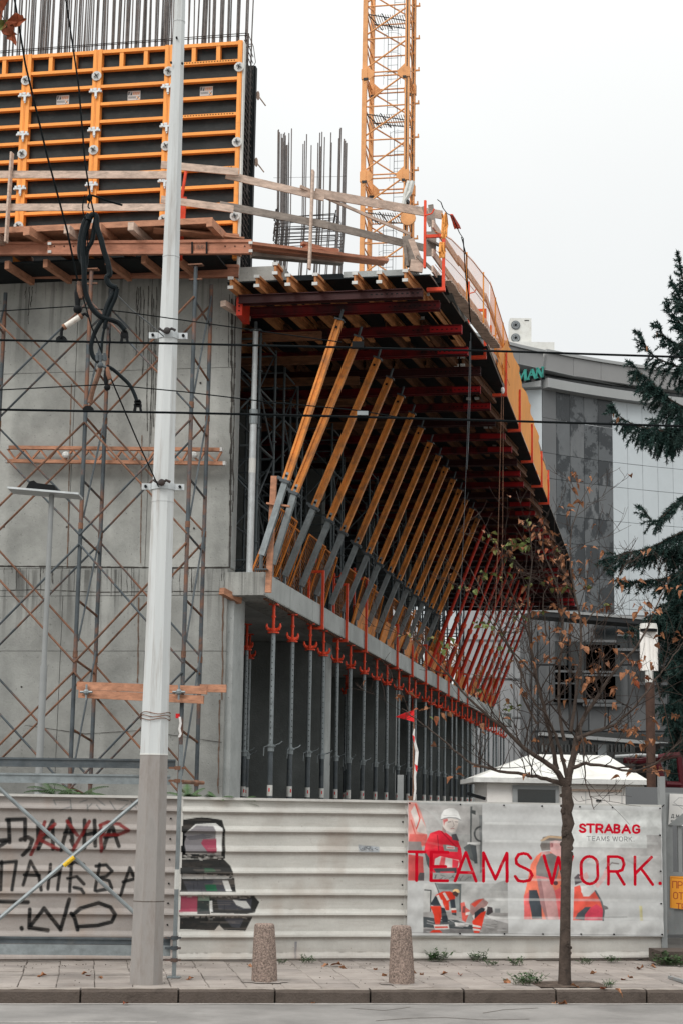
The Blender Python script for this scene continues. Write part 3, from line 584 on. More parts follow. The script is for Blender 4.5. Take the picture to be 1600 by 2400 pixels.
# ------------------------------------------------------------------ banner
z3 = lambda P: [(940+x*0.2551, 1870+y*0.2551) for x, y in P]
z4 = lambda P: [(1240+x*0.2296, 1870+y*0.2296) for x, y in P]
KB = 2.0
cb = Cv(int(594*KB), int(318*KB), KB, 951, 1877, (0.50,0.505,0.50))
S = lambda r,g_,b: lin(r,g_,b)
cb.tex = .55*clouds(cb.h, cb.w, 42, 77)+.45*clouds(cb.h, cb.w, 14, 78)
lt = S(200,200,198)
cb.poly(z3([(48,28),(710,40),(710,770),(48,765)]), S(160,160,158)); cb.poly(z3([(130,50),(600,60),(600,330),(200,300)]), S(172,170,168))
for i in range(9): cb.stroke(z3([(150+i*18,70+i*6),(330+i*6,160+i*22)]), 2, S(190,190,188), .6)
cb.poly(z3([(590,60),(710,60),(710,690),(640,600),(610,300)]), S(150,150,148)); cb.poly(z3([(600,60),(618,60),(612,420),(600,420)]), S(80,84,84)); cb.poly(z3([(680,140),(710,140),(706,680),(690,690)]), S(110,112,112))
cb.stroke(z3(arc(700,320,60,70,100,260)), 4.5, S(70,72,72)); cb.poly(z3([(600,90),(650,100),(650,140),(600,120)]), S(60,64,64)); cb.poly(z3([(575,400),(690,395),(690,420),(575,418)]), S(205,205,203))
cb.poly(z3([(48,28),(120,34),(160,120),(200,250),(222,380),(180,450),(48,430)]), S(212,150,142)); cb.poly(z3([(100,60),(200,260),(215,330),(130,310),(70,120)]), S(205,195,190))
cb.poly(z3([(60,330),(215,330),(205,440),(48,420)]), S(205,105,98)); cb.poly(z3([(48,400),(160,400),(175,520),(48,500)]), S(140,132,130)); cb.poly(z3([(48,520),(180,540),(190,765),(48,765)]), S(188,84,82)); cb.poly(z3([(150,690),(190,690),(190,765),(120,765)]), S(90,84,86))
cb.stroke(z3([(110,50),(150,180),(120,280)]), 3, S(210,90,80)); cb.stroke(z3([(70,200),(110,330)]), 3, S(215,110,100))
cb.poly(z3([(190,500),(240,520),(250,680),(215,610)]), S(82,86,88)); cb.poly(z3([(540,450),(590,415),(655,430),(665,600),(600,560)]), S(88,92,92)); cb.poly(z3([(600,430),(655,430),(668,600),(640,600)]), S(70,74,76))
cb.poly(z3([(320,290),(370,300),(430,350),(470,330),(520,460),(528,540),(495,680),(270,690),(240,560),(190,480),(200,420),(240,320)]), S(205,40,58))
cb.poly(z3([(240,320),(320,330),(310,460),(195,480),(205,410)]), S(222,62,72)); cb.stroke(z3([(305,340),(320,480)]), 2, S(150,30,44)); cb.stroke(z3([(340,300),(430,400),(500,470)]), 2.4, S(150,26,40)); cb.poly(z3([(430,330),(475,320),(500,390),(440,380)]), S(72,70,74))
cb.poly(z3([(355,425),(400,425),(490,450),(488,492),(370,490)]), S(120,118,116)); cb.poly(z3([(385,432),(460,440),(462,468),(388,464)]), S(190,185,180)); cb.stroke(z3([(398,452),(450,456)]), 2.4, S(180,60,66))
cb.poly(z3([(285,560),(330,535),(500,570),(510,640),(280,640)]), S(200,190,186)); cb.poly(z3([(340,540),(380,545),(370,640),(320,640)]), S(212,90,96)); cb.poly(z3([(440,560),(500,575),(490,640),(440,640)]), S(205,60,74)); cb.poly(z3([(270,650),(480,640),(480,700),(300,700)]), S(70,72,76)); cb.poly(z3([(330,680),(460,675),(455,700),(330,700)]), S(190,60,72))
cb.poly(z3([(270,690),(640,690),(640,770),(420,770)]), S(150,150,148))
for i in range(16): x = rng.uniform(290,620); cb.stroke(z3([(x,rng.uniform(700,760)),(x+rng.uniform(-40,40),rng.uniform(700,765))]), 2, S(95,97,97), .7)
cb.poly(z3([(350,185),(430,175),(492,190),(488,250),(470,300),(435,312),(385,295),(352,250)]), S(205,196,190)); cb.poly(z3([(352,190),(395,178),(400,200),(372,215),(365,250)]), S(190,110,108)); cb.stroke(z3([(440,200),(455,245),(440,262)]), 1.4, S(140,130,126)); cb.stroke(z3([(400,212),(425,208)]), 1.6, S(80,70,70)); cb.stroke(z3([(462,208),(485,210)]), 1.6, S(80,70,70)); cb.stroke(z3([(425,275),(455,272)]), 1.8, S(150,90,88)); cb.poly(z3([(350,250),(385,295),(375,320),(350,300)]), S(150,130,126))
cb.poly(z3([(335,190),(340,140),(365,100),(410,80),(455,82),(490,110),(508,160),(518,190),(490,178),(430,165),(370,170)]), S(214,214,212)); cb.stroke(z3([(338,190),(400,168),(470,170),(515,192)]), 1.8, S(120,122,122)); cb.stroke(z3([(360,150),(480,145)]), 1.2, S(180,180,178))
# lower left picture: two workers bending over
cb.poly(z3([(185,790),(940,785),(940,1252),(185,1252)]), S(178,178,176)); cb.poly(z3([(285,785),(525,790),(510,1100),(480,1100),(300,830)]), S(140,146,146)); cb.poly(z3([(300,790),(520,795),(518,850),(320,845)]), S(100,106,106)); cb.stroke(z3([(195,852),(250,855),(248,1105)]), 2.6, S(50,56,56)); cb.stroke(z3([(512,800),(512,1100)]), 3.4, S(90,96,96)); cb.stroke(z3([(290,790),(330,900)]), 3, S(100,104,104))
cb.poly(z3([(760,850),(840,780),(940,745),(940,855)]), S(156,156,154)); cb.poly(z3([(820,1018),(870,1018),(870,1062),(820,1062)]), S(120,122,122)); cb.poly(z3([(185,1060),(300,1050),(940,1060),(940,1252),(185,1252)]), S(150,148,146))
cb.poly(z3([(185,1100),(480,1130),(640,1180),(620,1215),(185,1200)]), S(70,74,76)); cb.poly(z3([(185,1210),(640,1215),(700,1252),(185,1252)]), S(120,118,118)); cb.poly(z3([(740,1080),(940,1110),(940,1160),(780,1110)]), S(186,184,182)); cb.poly(z3([(460,1150),(600,1160),(580,1190),(470,1185)]), S(188,186,184))
for i in range(60): x = rng.uniform(190,920); y = rng.uniform(1100,1245); cb.stroke(z3([(x,y),(x+rng.uniform(20,90),y+rng.uniform(-4,20))]), 1.5, S(*([rng.choice([80,110,180,195])]*3)), .55)
OR = S(205,62,44); DKN = S(52,58,64); SV = S(206,200,196)
def worker(P, c, al=1.0): cb.poly(z3(P), c, al)
worker([(245,985),(290,905),(340,930),(350,1000),(300,1010)], DKN); worker([(290,900),(350,865),(420,862),(465,885),(470,930),(410,960),(340,940)], OR); worker([(350,935),(410,950),(415,1040),(375,1040)], OR)
worker([(300,905),(320,895),(385,1040),(360,1040)], SV, .95); worker([(355,880),(375,872),(415,940),(395,950)], SV, .95); worker([(420,940),(465,935),(480,1090),(440,1080)], DKN); worker([(430,1020),(475,1018),(478,1035),(432,1038)], SV); worker([(432,1038),(478,1036),(480,1060),(436,1062)], OR)
worker([(245,1000),(345,1000),(350,1080),(330,1170),(290,1170),(280,1090)], OR); worker([(340,1010),(375,1020),(405,1120),(400,1180),(355,1170),(345,1080)], DKN); worker([(275,1175),(410,1170),(415,1215),(290,1220)], SV); worker([(285,1190),(400,1188),(405,1202),(288,1205)], OR); worker([(270,1222),(330,1222),(360,1250),(240,1250)], OR)
cb.poly(z3(arc(475,868,32,28,150,370)), S(226,190,140)); worker([(440,870),(470,860),(500,885),(485,915),(450,900)], S(80,60,56))
worker([(600,980),(650,940),(720,925),(765,965),(745,1000),(690,1040),(640,1100),(600,1060)], S(150,120,116)); worker([(610,980),(680,935),(720,930),(640,1010)], OR, .85); worker([(620,1090),(760,985),(770,1010),(640,1130)], SV); worker([(640,1060),(700,1010),(735,1020),(720,1080),(640,1130)], DKN)
worker([(700,1060),(745,1040),(725,1110),(700,1200),(680,1250),(635,1250),(620,1140)], OR); worker([(622,1170),(695,1185),(692,1200),(622,1190)], SV); worker([(624,1205),(690,1215),(688,1230),(626,1225)], SV); worker([(755,1000),(800,1010),(805,1055),(760,1085),(745,1070)], S(66,60,62)); worker([(515,970),(550,960),(560,1010),(600,1040),(560,1150),(530,1130)], OR, .8); worker([(560,1060),(600,1050),(600,1075),(560,1085)], SV); worker([(535,1000),(560,1000),(555,1060),(530,1060)], DKN, .7)
# centre: man in orange waistcoat, seen from the back
cb.poly(z3([(1085,1118),(1083,900),(1110,800),(1150,600),(1200,520),(1250,480),(1460,470),(1468,1118)]), S(224,122,98)); cb.poly(z3([(1085,900),(1135,850),(1145,1118),(1085,1118)]), S(218,104,104)); cb.poly(z3([(1270,900),(1460,790),(1440,1118),(1280,1118)]), S(214,98,100)); cb.poly(z3([(1130,845),(1200,842),(1240,960),(1250,1115),(1160,1115),(1130,960)]), S(70,76,82))
cb.poly(z3([(1200,620),(1240,520),(1320,490),(1400,500),(1430,560),(1380,740),(1290,730),(1195,720)]), S(118,114,112)); cb.poly(z3([(1195,705),(1380,740),(1375,760),(1200,730)]), S(206,120,124)); cb.poly(z3([(1205,735),(1330,740),(1375,900),(1400,1118),(1285,1118),(1235,970)]), S(190,148,146)); cb.poly(z3([(1205,735),(1240,740),(1300,1118),(1285,1118),(1235,970)]), S(160,120,120))
cb.poly(z3([(1260,340),(1330,322),(1430,330),(1465,370),(1455,500),(1380,500),(1330,460),(1250,470),(1235,420)]), S(120,114,110)); cb.poly(z3([(1235,370),(1310,325),(1440,330),(1450,352),(1320,345),(1250,385)]), S(184,158,130)); cb.poly(z3([(1325,380),(1370,370),(1470,380),(1478,500),(1400,530),(1330,480)]), S(205,160,158)); cb.poly(z3([(1325,385),(1355,390),(1355,435),(1330,440)]), S(180,124,124)); cb.stroke(z3([(1340,395),(1352,420)]), 1.4, S(140,90,90)); cb.poly(z3([(1430,380),(1472,390),(1478,480),(1440,490)]), S(214,196,192)); cb.stroke(z3([(1432,505),(1442,470),(1462,462)]), 2, S(120,110,108)); cb.poly(z3([(1250,480),(1320,470),(1330,495),(1240,520)]), S(190,150,148))
cb.poly(z3(arc(1375,775,22,22,0,360,14)), S(60,58,66), .9); cb.poly(z3([(1410,650),(1460,640),(1460,700),(1420,720)]), S(150,120,120))
# right: second worker and crane
cb.poly(z4([(1165,335),(1320,335),(1320,900),(1000,640),(850,560),(700,660),(690,600),(850,480),(1165,480)]), S(168,166,164), .9); cb.poly(z4([(700,480),(860,480),(640,660),(540,640)]), S(188,188,186)); cb.poly(z4([(1010,560),(1310,560),(1310,900),(1230,1000)]), S(190,190,188), .5)
cb.poly(z4([(410,900),(470,880),(500,1000),(560,1000),(620,940),(660,1000),(700,1110),(712,1250),(395,1250)]), S(218,92,78)); cb.poly(z4([(520,1150),(640,1080),(700,1130),(700,1250),(510,1250)]), S(206,72,92)); cb.poly(z4([(415,1240),(440,1180),(520,1110),(580,1110),(520,1190),(515,1250)]), S(84,90,96)); cb.poly(z4([(480,890),(600,880),(625,930),(560,1000),(510,1000),(480,950)]), S(206,204,202))
cb.poly(z4([(410,800),(450,760),(500,780),(490,850),(420,880)]), S(92,84,88)); cb.poly(z4([(460,790),(540,740),(560,800),(500,860)]), S(208,170,168)); cb.poly(z4([(620,880),(700,780),(740,680),(780,700),(720,830),(650,910)]), S(206,172,170)); cb.stroke(z4([(740,700),(800,640),(870,650)]), 3.4, S(130,124,122)); cb.stroke(z4([(625,940),(690,1050),(712,1150),(705,1250)]), 4.4, S(90,94,98)); cb.poly(z4([(700,1085),(750,1105),(760,1130),(715,1140)]), S(110,108,108))
cb.poly(z4([(1078,1095),(1108,1095),(1118,1250),(1088,1250)]), S(186,180,138)); cb.stroke(z4([(720,1218),(950,1215)]), 2.2, S(140,140,138)); cb.poly(z4([(300,1255),(1320,1255),(1320,1400),(300,1400)]), S(196,196,194), .5)
cb.poly(z4([(400,340),(1168,340),(1168,478),(400,478)]), S(203,205,203)); cb.poly(z4([(380,80),(1310,80),(1310,330),(380,340)]), S(200,202,200))
# the white of the cloth between the pictures lets the fence ribs behind show as pale bars
for y in (1925,1968,2060,2108,2152): cb.poly([(1126,y-3),(1535,y-3),(1535,y+3),(1126,y+3)], S(214,216,214), .32)
cb.a = blur(cb.a, 2); _c = clouds(cb.h, cb.w, 26, 9)[...,None]; _c2 = clouds(cb.h, cb.w, 90, 19)[...,None]
cb.a = cb.a*(0.90+0.14*_c+0.12*_c2)
RL = S(190,6,34)
def word(s, spans, y0, y1, sw, c):
    for ch, (a, b) in zip(s, spans):
        for pl in GL[ch]: cb.stroke([(a+u*(b-a), y0+v*(y1-y0)) for u, v in pl], sw, c)
word('TEAMS', [(954,989),(1004,1042),(1059,1107),(1124,1178),(1196,1236)], 1997, 2065, 7.2, RL)
word('WORK', [(1264,1330),(1351,1390),(1415,1453),(1479,1521)], 2002, 2069, 7.2, RL); cb.stroke([(1539,2066)], 9, RL)
word('STRABAG', [(1349,1362),(1366,1382),(1388,1402),(1408,1426),(1431,1443),(1450,1468),(1475,1490)], 1924, 1942.5, 5.6, S(200,14,44))
word('TEAMS', [(1365,1374),(1378,1384),(1387,1396),(1400,1409),(1413,1418)], 1953, 1963.5, 1.5, S(96,96,98)); word('WORK', [(1426,1439),(1442,1450),(1454,1461),(1465,1472)], 1953, 1963.5, 1.5, S(96,96,98)); cb.stroke([(1477,1963)], 2, S(96,96,98))
for i in range(40):     # soft print mottling and creases in the ink
    x = rng.uniform(955,1540); y = rng.uniform(1880,2190); cb.stroke([(x,y),(x+rng.uniform(10,80),y+rng.uniform(-20,20))], rng.uniform(4,12), S(206,207,205) if i % 2 else S(150,150,150), .07)
cb.stroke([(952,2188),(1544,2193)], 2, S(120,120,120), .5)
NX, NY = 700, 372
uu = np.linspace(0, 1, NX+1); vv = np.linspace(0, 1, NY+1); UU, VV = np.meshgrid(uu, vv)
ct = [F0+fd*FQ(951)+Z*2.045, F0+fd*FQ(1543)+Z*2.035, F0+fd*FQ(1544)+Z*0.435, F0+fd*FQ(952)+Z*0.445]
P = np.zeros((NY+1, NX+1, 3)); wv = 0.006*np.sin(UU*9+VV*4)+0.005*np.sin(UU*31+VV*17)*(1-np.abs(2*UU-1))+0.006*np.sin((UU*1.0+VV*0.55)*46)*np.exp(-((1-UU)**2+(VV)**2)*8)+0.006*np.sin((UU*0.8-VV*0.7)*50)*np.exp(-((UU)**2+(VV)**2)*12)+0.010*np.sin(VV*8*2*math.pi*0.96+0.8)*0.45 + 0.006*np.sin(UU*60+VV*30)*np.exp(-((1-VV)**2)*30)
for k in range(3):
    P[..., k] = (ct[0][k]*(1-UU)+ct[1][k]*UU)*(1-VV)+(ct[3][k]*(1-UU)+ct[2][k]*UU)*VV + fn[k]*(0.078+wv*0.75)
XI = np.clip(((uu[1:]+uu[:-1])/2*cb.w).astype(int), 0, cb.w-1); YI = np.clip(((vv[1:]+vv[:-1])/2*cb.h).astype(int), 0, cb.h-1)
ban = thing('banner', 'large printed building-firm banner reading TEAMS WORK. hung on the white hoarding', 'banner', ct[3]+fn*0.07)
def eye(p): g = G(); g.tube(p+fn*0.07, p+fn*0.10, 0.009, 8); return g
gridmesh('banner_cloth', P, cb.a[YI][:, XI], M['print'], ban, smooth=True)
for u in (0.006,0.2,0.37,0.52,0.67,0.80,0.992):
    for v in (0.012,0.985): p = (ct[0]*(1-u)+ct[1]*u)*(1-v)+(ct[3]*(1-u)+ct[2]*u)*v; part('eyelet', eye(p), M['black'], ban)
for v in (0.22,0.5,0.75): p = ct[1]*(1-v)+ct[2]*v-fd*.03; part('eyelet', eye(p), M['black'], ban)
ban_rope = G(); ban_rope.path([ct[1]+fn*0.1, ct[1]+fd*0.06+fn*0.03+Z*0.03], 0.006, 5); part('tie_cord', ban_rope, M['black'], ban)

# ------------------------------------------------------------------ gate with its two signs
gp = F0+fd*(FQ(1549))+fb*0.25
def GT(x, y): return onp(x, y, gp, fb)
gq = lambda px: (GT(px,2000)-gp).dot(fd)
gate = thing('metal_gate', 'grey steel gate with upright bars at the right end of the hoarding', 'gate', GT(1560,2190))
x0 = gq(1558); zt, zm0, zm1, zb = GT(1580,1858).z, GT(1580,1940).z, GT(1580,2044).z, GT(1580,2190).z
def gb(q0, q1, za, zc, t=0.04): g = G(); g.box8(gp+fd*((q0+q1)/2)+Z*((za+zc)/2), fd*((q1-q0)/2), fb*(t/2), Z*((zc-za)/2)); return g
part('gate_stile', gb(x0, x0+0.09, zb, zt, .06), M['gate'], gate); part('top_rail', gb(x0+.09, x0+2.2, zt-.05, zt, .05), M['gate'], gate); part('middle_rail', gb(x0+.09, x0+2.2, zm1-.05, zm1, .05), M['gate'], gate)
part('lower_sheet', gb(x0+.09, x0+2.2, zb, zm1-.05, .02), M['gate'], gate)
for i in range(9): part('bar', gb(x0+0.17+i*0.21, x0+0.22+i*0.21, zm1, zt-.05, .04), M['grey'], gate)
g = G(); p = gp+fb*1.2; g.box8(p+fd*1.3+Z*1.3, fd*1.2, fb*0.02, Z*1.0); solo('dusty_sheet', g, M['offgrey'], 'dull grey sheet standing behind the bars of the gate', 'sheet', loc=p)
def sign(name, label, P4, draw, k, ox, oy, w, h, bg, off):
    cv = Cv(int(w*k), int(h*k), k, ox, oy, bg); draw(cv)
    a, b, c, d = P4; n = Cv; NY_, NX_ = cv.h, cv.w
    u = np.linspace(0,1,NX_+1); v = np.linspace(0,1,NY_+1); Uu, Vv = np.meshgrid(u, v); P = np.zeros((NY_+1,NX_+1,3))
    for kk in range(3): P[...,kk] = (a[kk]*(1-Uu)+b[kk]*Uu)*(1-Vv)+(d[kk]*(1-Uu)+c[kk]*Uu)*Vv+fn[kk]*(off+(0.004*np.sin(Uu*5+Vv*4) if 'cloth' in name else 0))
    t = thing(name, label, 'sign', d+fn*off)
    gridmesh('printed_face', P, cv.a, M['print'], t)
    g = G(); g.box8((a+b+c+d)/4+fn*(off-0.008), (b-a)/2, fb*0.005, (a-d)/2); part('backing', g, M['gate'], t)
    return t
def dr(cv):
    c = S(176,86,50)
    text(cv, 'ПРЕМИН', 1572, 2066, 9.5, 16, 3.2, 2.4, c); text(cv, 'ОТСРЕ', 1574, 2093, 9.5, 16, 3.2, 2.4, c); text(cv, 'ТРОТО', 1581, 2120, 9.5, 16, 3.2, 2.4, c)
    cv.stroke([(1568,2057),(1662,2060),(1662,2137),(1568,2134),(1568,2057)], 1.2, S(180,90,30))
sign('warning_sign', 'orange sign with brown Cyrillic lettering on the grey gate', [GT(1566,2053),GT(1668,2056),GT(1668,2140),GT(1566,2127)], dr, 1.4, 1566, 2053, 102, 80, S(238,160,62), 0.04)
def dr2(cv):
    c = S(70,74,76); cv.stroke([(1572,1882),(1584,1870),(1630,1870),(1640,1882),(1606,1905),(1572,1882)], 1.2, S(150,152,152)); cv.stroke([(1570,1888),(1606,1890)], 1.6, S(110,112,112))
    text(cv, 'Д.М. СЕМЕТО', 1568, 1911, 6.0, 8, 2.2, 1.6, c); text(cv, 'ЕМА.ЕСМО', 1568, 1925, 4.0, 3.5, 1.6, 1.1, c)
sign('cloth_notice', 'white cloth notice tied to the top of the grey gate', [GT(1564,1860),GT(1668,1864),GT(1668,1940),GT(1561,1933)], dr2, 1.4, 1562, 1861, 106, 76, (0.62,0.61,0.59), 0.055)

# ------------------------------------------------------------------ bollards
def bollard(px, py, label, lean):
    p = GZ(px, py, 0.14); t = thing('stone_bollard', label, 'bollard', p, 'pebble-dash bollards along the kerb')
    g = G(); N = 28; prof = [(0.137,-0.02),(0.135,0.08),(0.127,0.25),(0.117,0.42),(0.108,0.565),(0.103,0.592),(0.09,0.603),(0.0,0.606)]
    for r, z in prof:
        for k in range(N): a = 2*math.pi*k/N; rr = r*(1+0.012*math.sin(3*a+z*9)); g.v.append((p.x+rr*math.cos(a)+lean*z, p.y+rr*math.sin(a), p.z+z))
    for i in range(len(prof)-1):
        for k in range(N): a = i*N+k; b = i*N+(k+1)%N; g.f.append((a,b,b+N,a+N))
    part('shaft', g, M['bollard'], t, smooth=True)
    g = G(); N = 20
    for i in range(N):
        a0, a1 = 2*math.pi*i/N, 2*math.pi*(i+1)/N; r0 = 0.17+0.03*math.sin(i*2.3); r1 = 0.17+0.03*math.sin((i+1)*2.3)
        f0, f1 = (Vector((math.cos(a0)*r0*1.4, math.sin(a0)*r0, 0.008)), Vector((math.cos(a1)*r1*1.4, math.sin(a1)*r1, 0.008)))
        g.quad(p+Z*0.03, p+f0, p+f1)
    part('mortar_collar', g, M['slab2'], t)
bollard(620, 2302, 'pebble-dash concrete bollard in front of the mural edge, left of the two', -0.02)
bollard(940, 2307, 'pebble-dash concrete bollard in front of the left edge of the banner', -0.015)

# ------------------------------------------------------------------ big utility pole
pb = GZ(343, 2305, 0.14); PY = pb.y
def PZ(y, x=380): return D(x, y, PY).z
pole = thing('utility_pole', 'tall tapered octagonal steel pole, white above and grey below, at the kerb', 'pole', pb)
zt_ = 13.5; rz = lambda z: 0.181+(0.066-0.181)*(z-0.14)/(PZ(0,419)-0.14)
def octo(z0, z1, e=0.0):
    g = G()
    for z in (z0, z1):
        for k in range(8): a = math.pi/8+2*math.pi*k/8+0.12; r = rz(z)+e; g.v.append((pb.x+r*math.cos(a), pb.y+r*math.sin(a), z))
    for k in range(8): g.f.append((k,(k+1)%8,8+(k+1)%8,8+k))
    g.f.append(tuple(7-k for k in range(8))); g.f.append(tuple(8+k for k in range(8))); return g
z1 = PZ(1768,356); part('lower_shaft', octo(0.13, z1), M['poleg'], pole); part('upper_shaft', octo(z1, zt_), M['polew'], pole)
for y in (52, 604, 1178): z = PZ(y); part('sleeve_joint', octo(z, z+0.012, 0.004), M['polew'], pole)
part('paint_edge', octo(z1-0.008, z1+0.006, 0.003), M['white'], pole)
part('lower_seam', octo(PZ(2112,348), PZ(2112,348)+0.008, 0.002), M['joint'], pole)
for y in (788, 1142):
    z = PZ(y); c = part('band_clamp', octo(z-0.035, z+0.035, 0.012), M['alu'], pole)
    for sgn in (-1, 1):
        g = G(); g.box8(Vector((pb.x+sgn*(rz(z)+0.055), pb.y-0.02, z)), Vector((0.05,0,0)), Vector((0,0.012,0)), Vector((0,0,0.034))); part('clamp_ear', g, M['alu'], c)
        g = G(); g.tube(Vector((pb.x+sgn*(rz(z)+0.06), pb.y-0.06, z)), Vector((pb.x+sgn*(rz(z)+0.06), pb.y+0.05, z)), 0.017, 6); part('bolt', g, M['black'], c)
    g = G(); g.path([Vector((pb.x-0.09, pb.y-rz(z)-0.03, z+0.05)), Vector((pb.x-0.02, pb.y-rz(z)-0.05, z+0.0)), Vector((pb.x+0.05, pb.y-rz(z)-0.05, z+0.045)), Vector((pb.x+0.09, pb.y-rz(z)-0.03, z+0.03))], 0.016, 6); g.blob((pb.x+0.0,pb.y-rz(z)-0.05,z+0.02),0.04,0.03,0.04); part('wire_fixing', g, M['rebardk'], c, smooth=True)
for k in range(3):
    g = G(); z = PZ(1672+k*7,352); N = 24; r = rz(z)+0.008
    g.path([Vector((pb.x+r*math.cos(2*math.pi*i/N), pb.y+r*math.sin(2*math.pi*i/N), z+0.012*math.sin(i*0.9+k))) for i in range(N+1)], 0.0045, 4); part('binding_wire', g, M['rust'], pole)
for (x, y) in ((415,90),(428,150),(402,148)):
    p = D(x, y, PY-rz(PZ(y))-0.0); g = G(); g.tube(p, p+Vector((0,-0.03,0)), 0.012, 6); part('bolt', g, M['black'], pole)

# ------------------------------------------------------------------ crossed steel frame standing before the hoarding
sb = GZ(408, 2292, 0.14)
def SP(x, y, o=0.0): return onp(x, y, sb+kn*o, kn)
sf = thing('crossed_scaffold', 'galvanised scaffold frame with crossed diagonals standing before the graffiti', 'scaffold frame', sb)
top = SP(419, 1745)
g = G(); g.tube(sb, Vector((sb.x, sb.y, top.z)), 0.024, 10); part('post', g, M['galv'], sf, smooth=True)
g = G(); g.box8(sb+Z*0.01, Vector((0.07,0,0)), Vector((0,0.07,0)), Vector((0,0,0.006))); part('base_plate', g, M['galv'], sf)
for (y0, y1, h, mm_) in ((1786,1791,0.10,'galvdk'),(1823,1828,0.105,'galv'),(2203,2207,0.07,'galvdk'),(2225,2228,0.11,'galv')):
    a = SP(-120, y0-2, 0.05); b = SP(400 if y0 != 1786 else 412, y1, 0.05); g = G(); g.ibeam(a, b, 0.05, h, 0.02, 0.02) if y0 != 2225 else g.beam(a, b, 0.05, h); part('rail', g, M[mm_], sf)
for (a, b, o) in (((-40,1811),(330,2153),-0.02),((-60,2203),(330,1872),-0.08)):
    g = G(); g.tube(SP(*a, o), SP(*b, o), 0.021, 8); br = part('diagonal', g, M['galv'], sf, smooth=True)
g = G(); q = SP(166,2016,-0.09); d_ = (SP(330,1872)-SP(-60,2203)).normalized(); g.tube(q-d_*0.09-kn*0.008, q+d_*0.05-kn*0.008, 0.0235, 8); part('yellow_label', g, mat('yellow_sticker', (0.75,0.50,0.03), 0.5, 0.5, 40, bump=0, dirt=(0.5,0.05,0.02), dscale=40, damt=0.9), sf)
for y in (1800,1830,2222,2250,2198):
    x = 419-(y-1745)*0.02; p = SP(x, y); g = G(); g.tube(p-Z*0.02, p+Z*0.02, 0.038, 8); g.beam(p+Vector((-.10,0,0)), p+Vector((.07,0,0)), 0.03, 0.022); part('coupler', g, M['scaf'], sf)
g = G(); p = SP(415,2062); g.tube(p-Z*0.10-kn*.003, p+Z*0.11-kn*.003, 0.0255, 8); part('paper_sticker', g, M['white'], sf)
g = G(); p = SP(417,1832); g.tube(p, p+Vector((0.22,0.75,0.0)), 0.022, 8); part('tie_tube', g, M['rust'], sf)

# ------------------------------------------------------------------ small lamp post behind the hoarding
lb = D(84, 1990, 24.5); lb.z = 0
lt_ = D(103, 1160, 24.5); lp = thing('lamp_post', 'slim pale grey lamp post with flat black lamp head at far left', 'lamp post', lb)
g = G(); g.tube(lb, Vector((lb.x,lb.y,D(90,1560,24.5).z)), 0.052, 12); g.tube(Vector((lb.x,lb.y,D(90,1560,24.5).z)), Vector((lb.x,lb.y,lt_.z)), 0.038, 12); part('post', g, M['grey'], lp, smooth=True)
g = G(); a = D(25,1149,24.5); b = D(190,1163,24.5); g.beam(a, b, 0.45, 0.028); part('head_plate', g, M['alu'], lp)
g = G(); a = D(58,1150,24.4); b = D(133,1156,24.4); g.prism([a, D(70,1128,24.4), D(80,1126,24.4), D(88,1132,24.4), D(128,1137,24.4), b], Vector((0,0.3,0))); part('lamp_head', g, M['black'], lp)
g = G(); c_ = Vector((lb.x,lb.y,D(90,1862,24.5).z)); g.tube(c_-Z*.03, c_, 0.10, 12); part('post_collar', g, M['white'], lp)
# ------------------------------------------------------------------ the concrete building
bld = thing('concrete_building', 'raw concrete building shell under construction with two overhanging floor slabs', 'building', W(-3, 20, 0))
def bpart(name, m_, *a, parent=None, label=None): g = G(); g.bbox(*a); return part(name, g, m_, parent or bld, label=label)
WR = -0.63
# front wall: separate pours, each set a few millimetres off its neighbour
def pours(z0, z1, cuts, m_):
    s0 = -9.0
    for i, s1 in enumerate(cuts+[WR]):
        bpart('cast_panel', m_, s0+0.004, s1-0.004, 0.0+0.006*((i*7) % 3), 0.5, z0+0.004, z1-0.004); s0 = s1
sv = lambda x, y: st(BT(x, y, 0))[0]
v1, v2, v3 = sv(172,1000), sv(345,1000), sv(-30,1000)
bpart('wall_core', M['crack'], -9.1, WR-.01, 0.03, 0.48, 0, 10.85)
pours(0, 4.46, [v1-0.05, v2+0.1], M['conc2']); pours(4.46, 5.39, [v1-.05], M['conc2']); pours(5.39, 5.86, [], M['conc2']); pours(5.86, 9.28, [v1, v2+.05], M['conc']); pours(9.28, 11.06, [v1, v2], M['conc'])
bpart('wall_end', M['conc3'], WR-.02, WR+0.004, 0.06, 0.49, 5.88, 10.3); bpart('wall_end', M['conc3'], WR-.02, WR+0.10, 0.10, 0.85, 0, 5.38)
g = G()                                                 # wandering dark leak stains down the corner and across the joints
def stain(P, wd, t=-0.004):
    for (x0,y0),(x1,y1) in zip(P[:-1], P[1:]):
        n_ = max(1, int(math.hypot(x1-x0,y1-y0)/9)); 
        for i in range(n_):
            a = (x0+(x1-x0)*i/n_, y0+(y1-y0)*i/n_); b = (x0+(x1-x0)*(i+1)/n_, y0+(y1-y0)*(i+1)/n_); w0 = wd*random.uniform(.5,1.2)
            if abs(x1-x0) > abs(y1-y0): g.quad(BT(a[0],a[1]-w0,t), BT(a[0],a[1]+w0,t), BT(b[0],b[1]+w0,t), BT(b[0],b[1]-w0,t))
            else: g.quad(BT(a[0]-w0,a[1],t), BT(a[0]+w0,a[1],t), BT(b[0]+w0,b[1],t), BT(b[0]-w0,b[1],t))
def wander(x, y0, y1, n, j, dx=0): return [(x+random.uniform(-j,j)+dx*i/n, y0+(y1-y0)*i/n) for i in range(n+1)]
stain(wander(545,700,1330,26,1.6,-5), 2.6); stain(wander(552,700,1200,20,1.5,-6), 1.6); stain(wander(538,690,860,8,1.0,-2), 0.9)
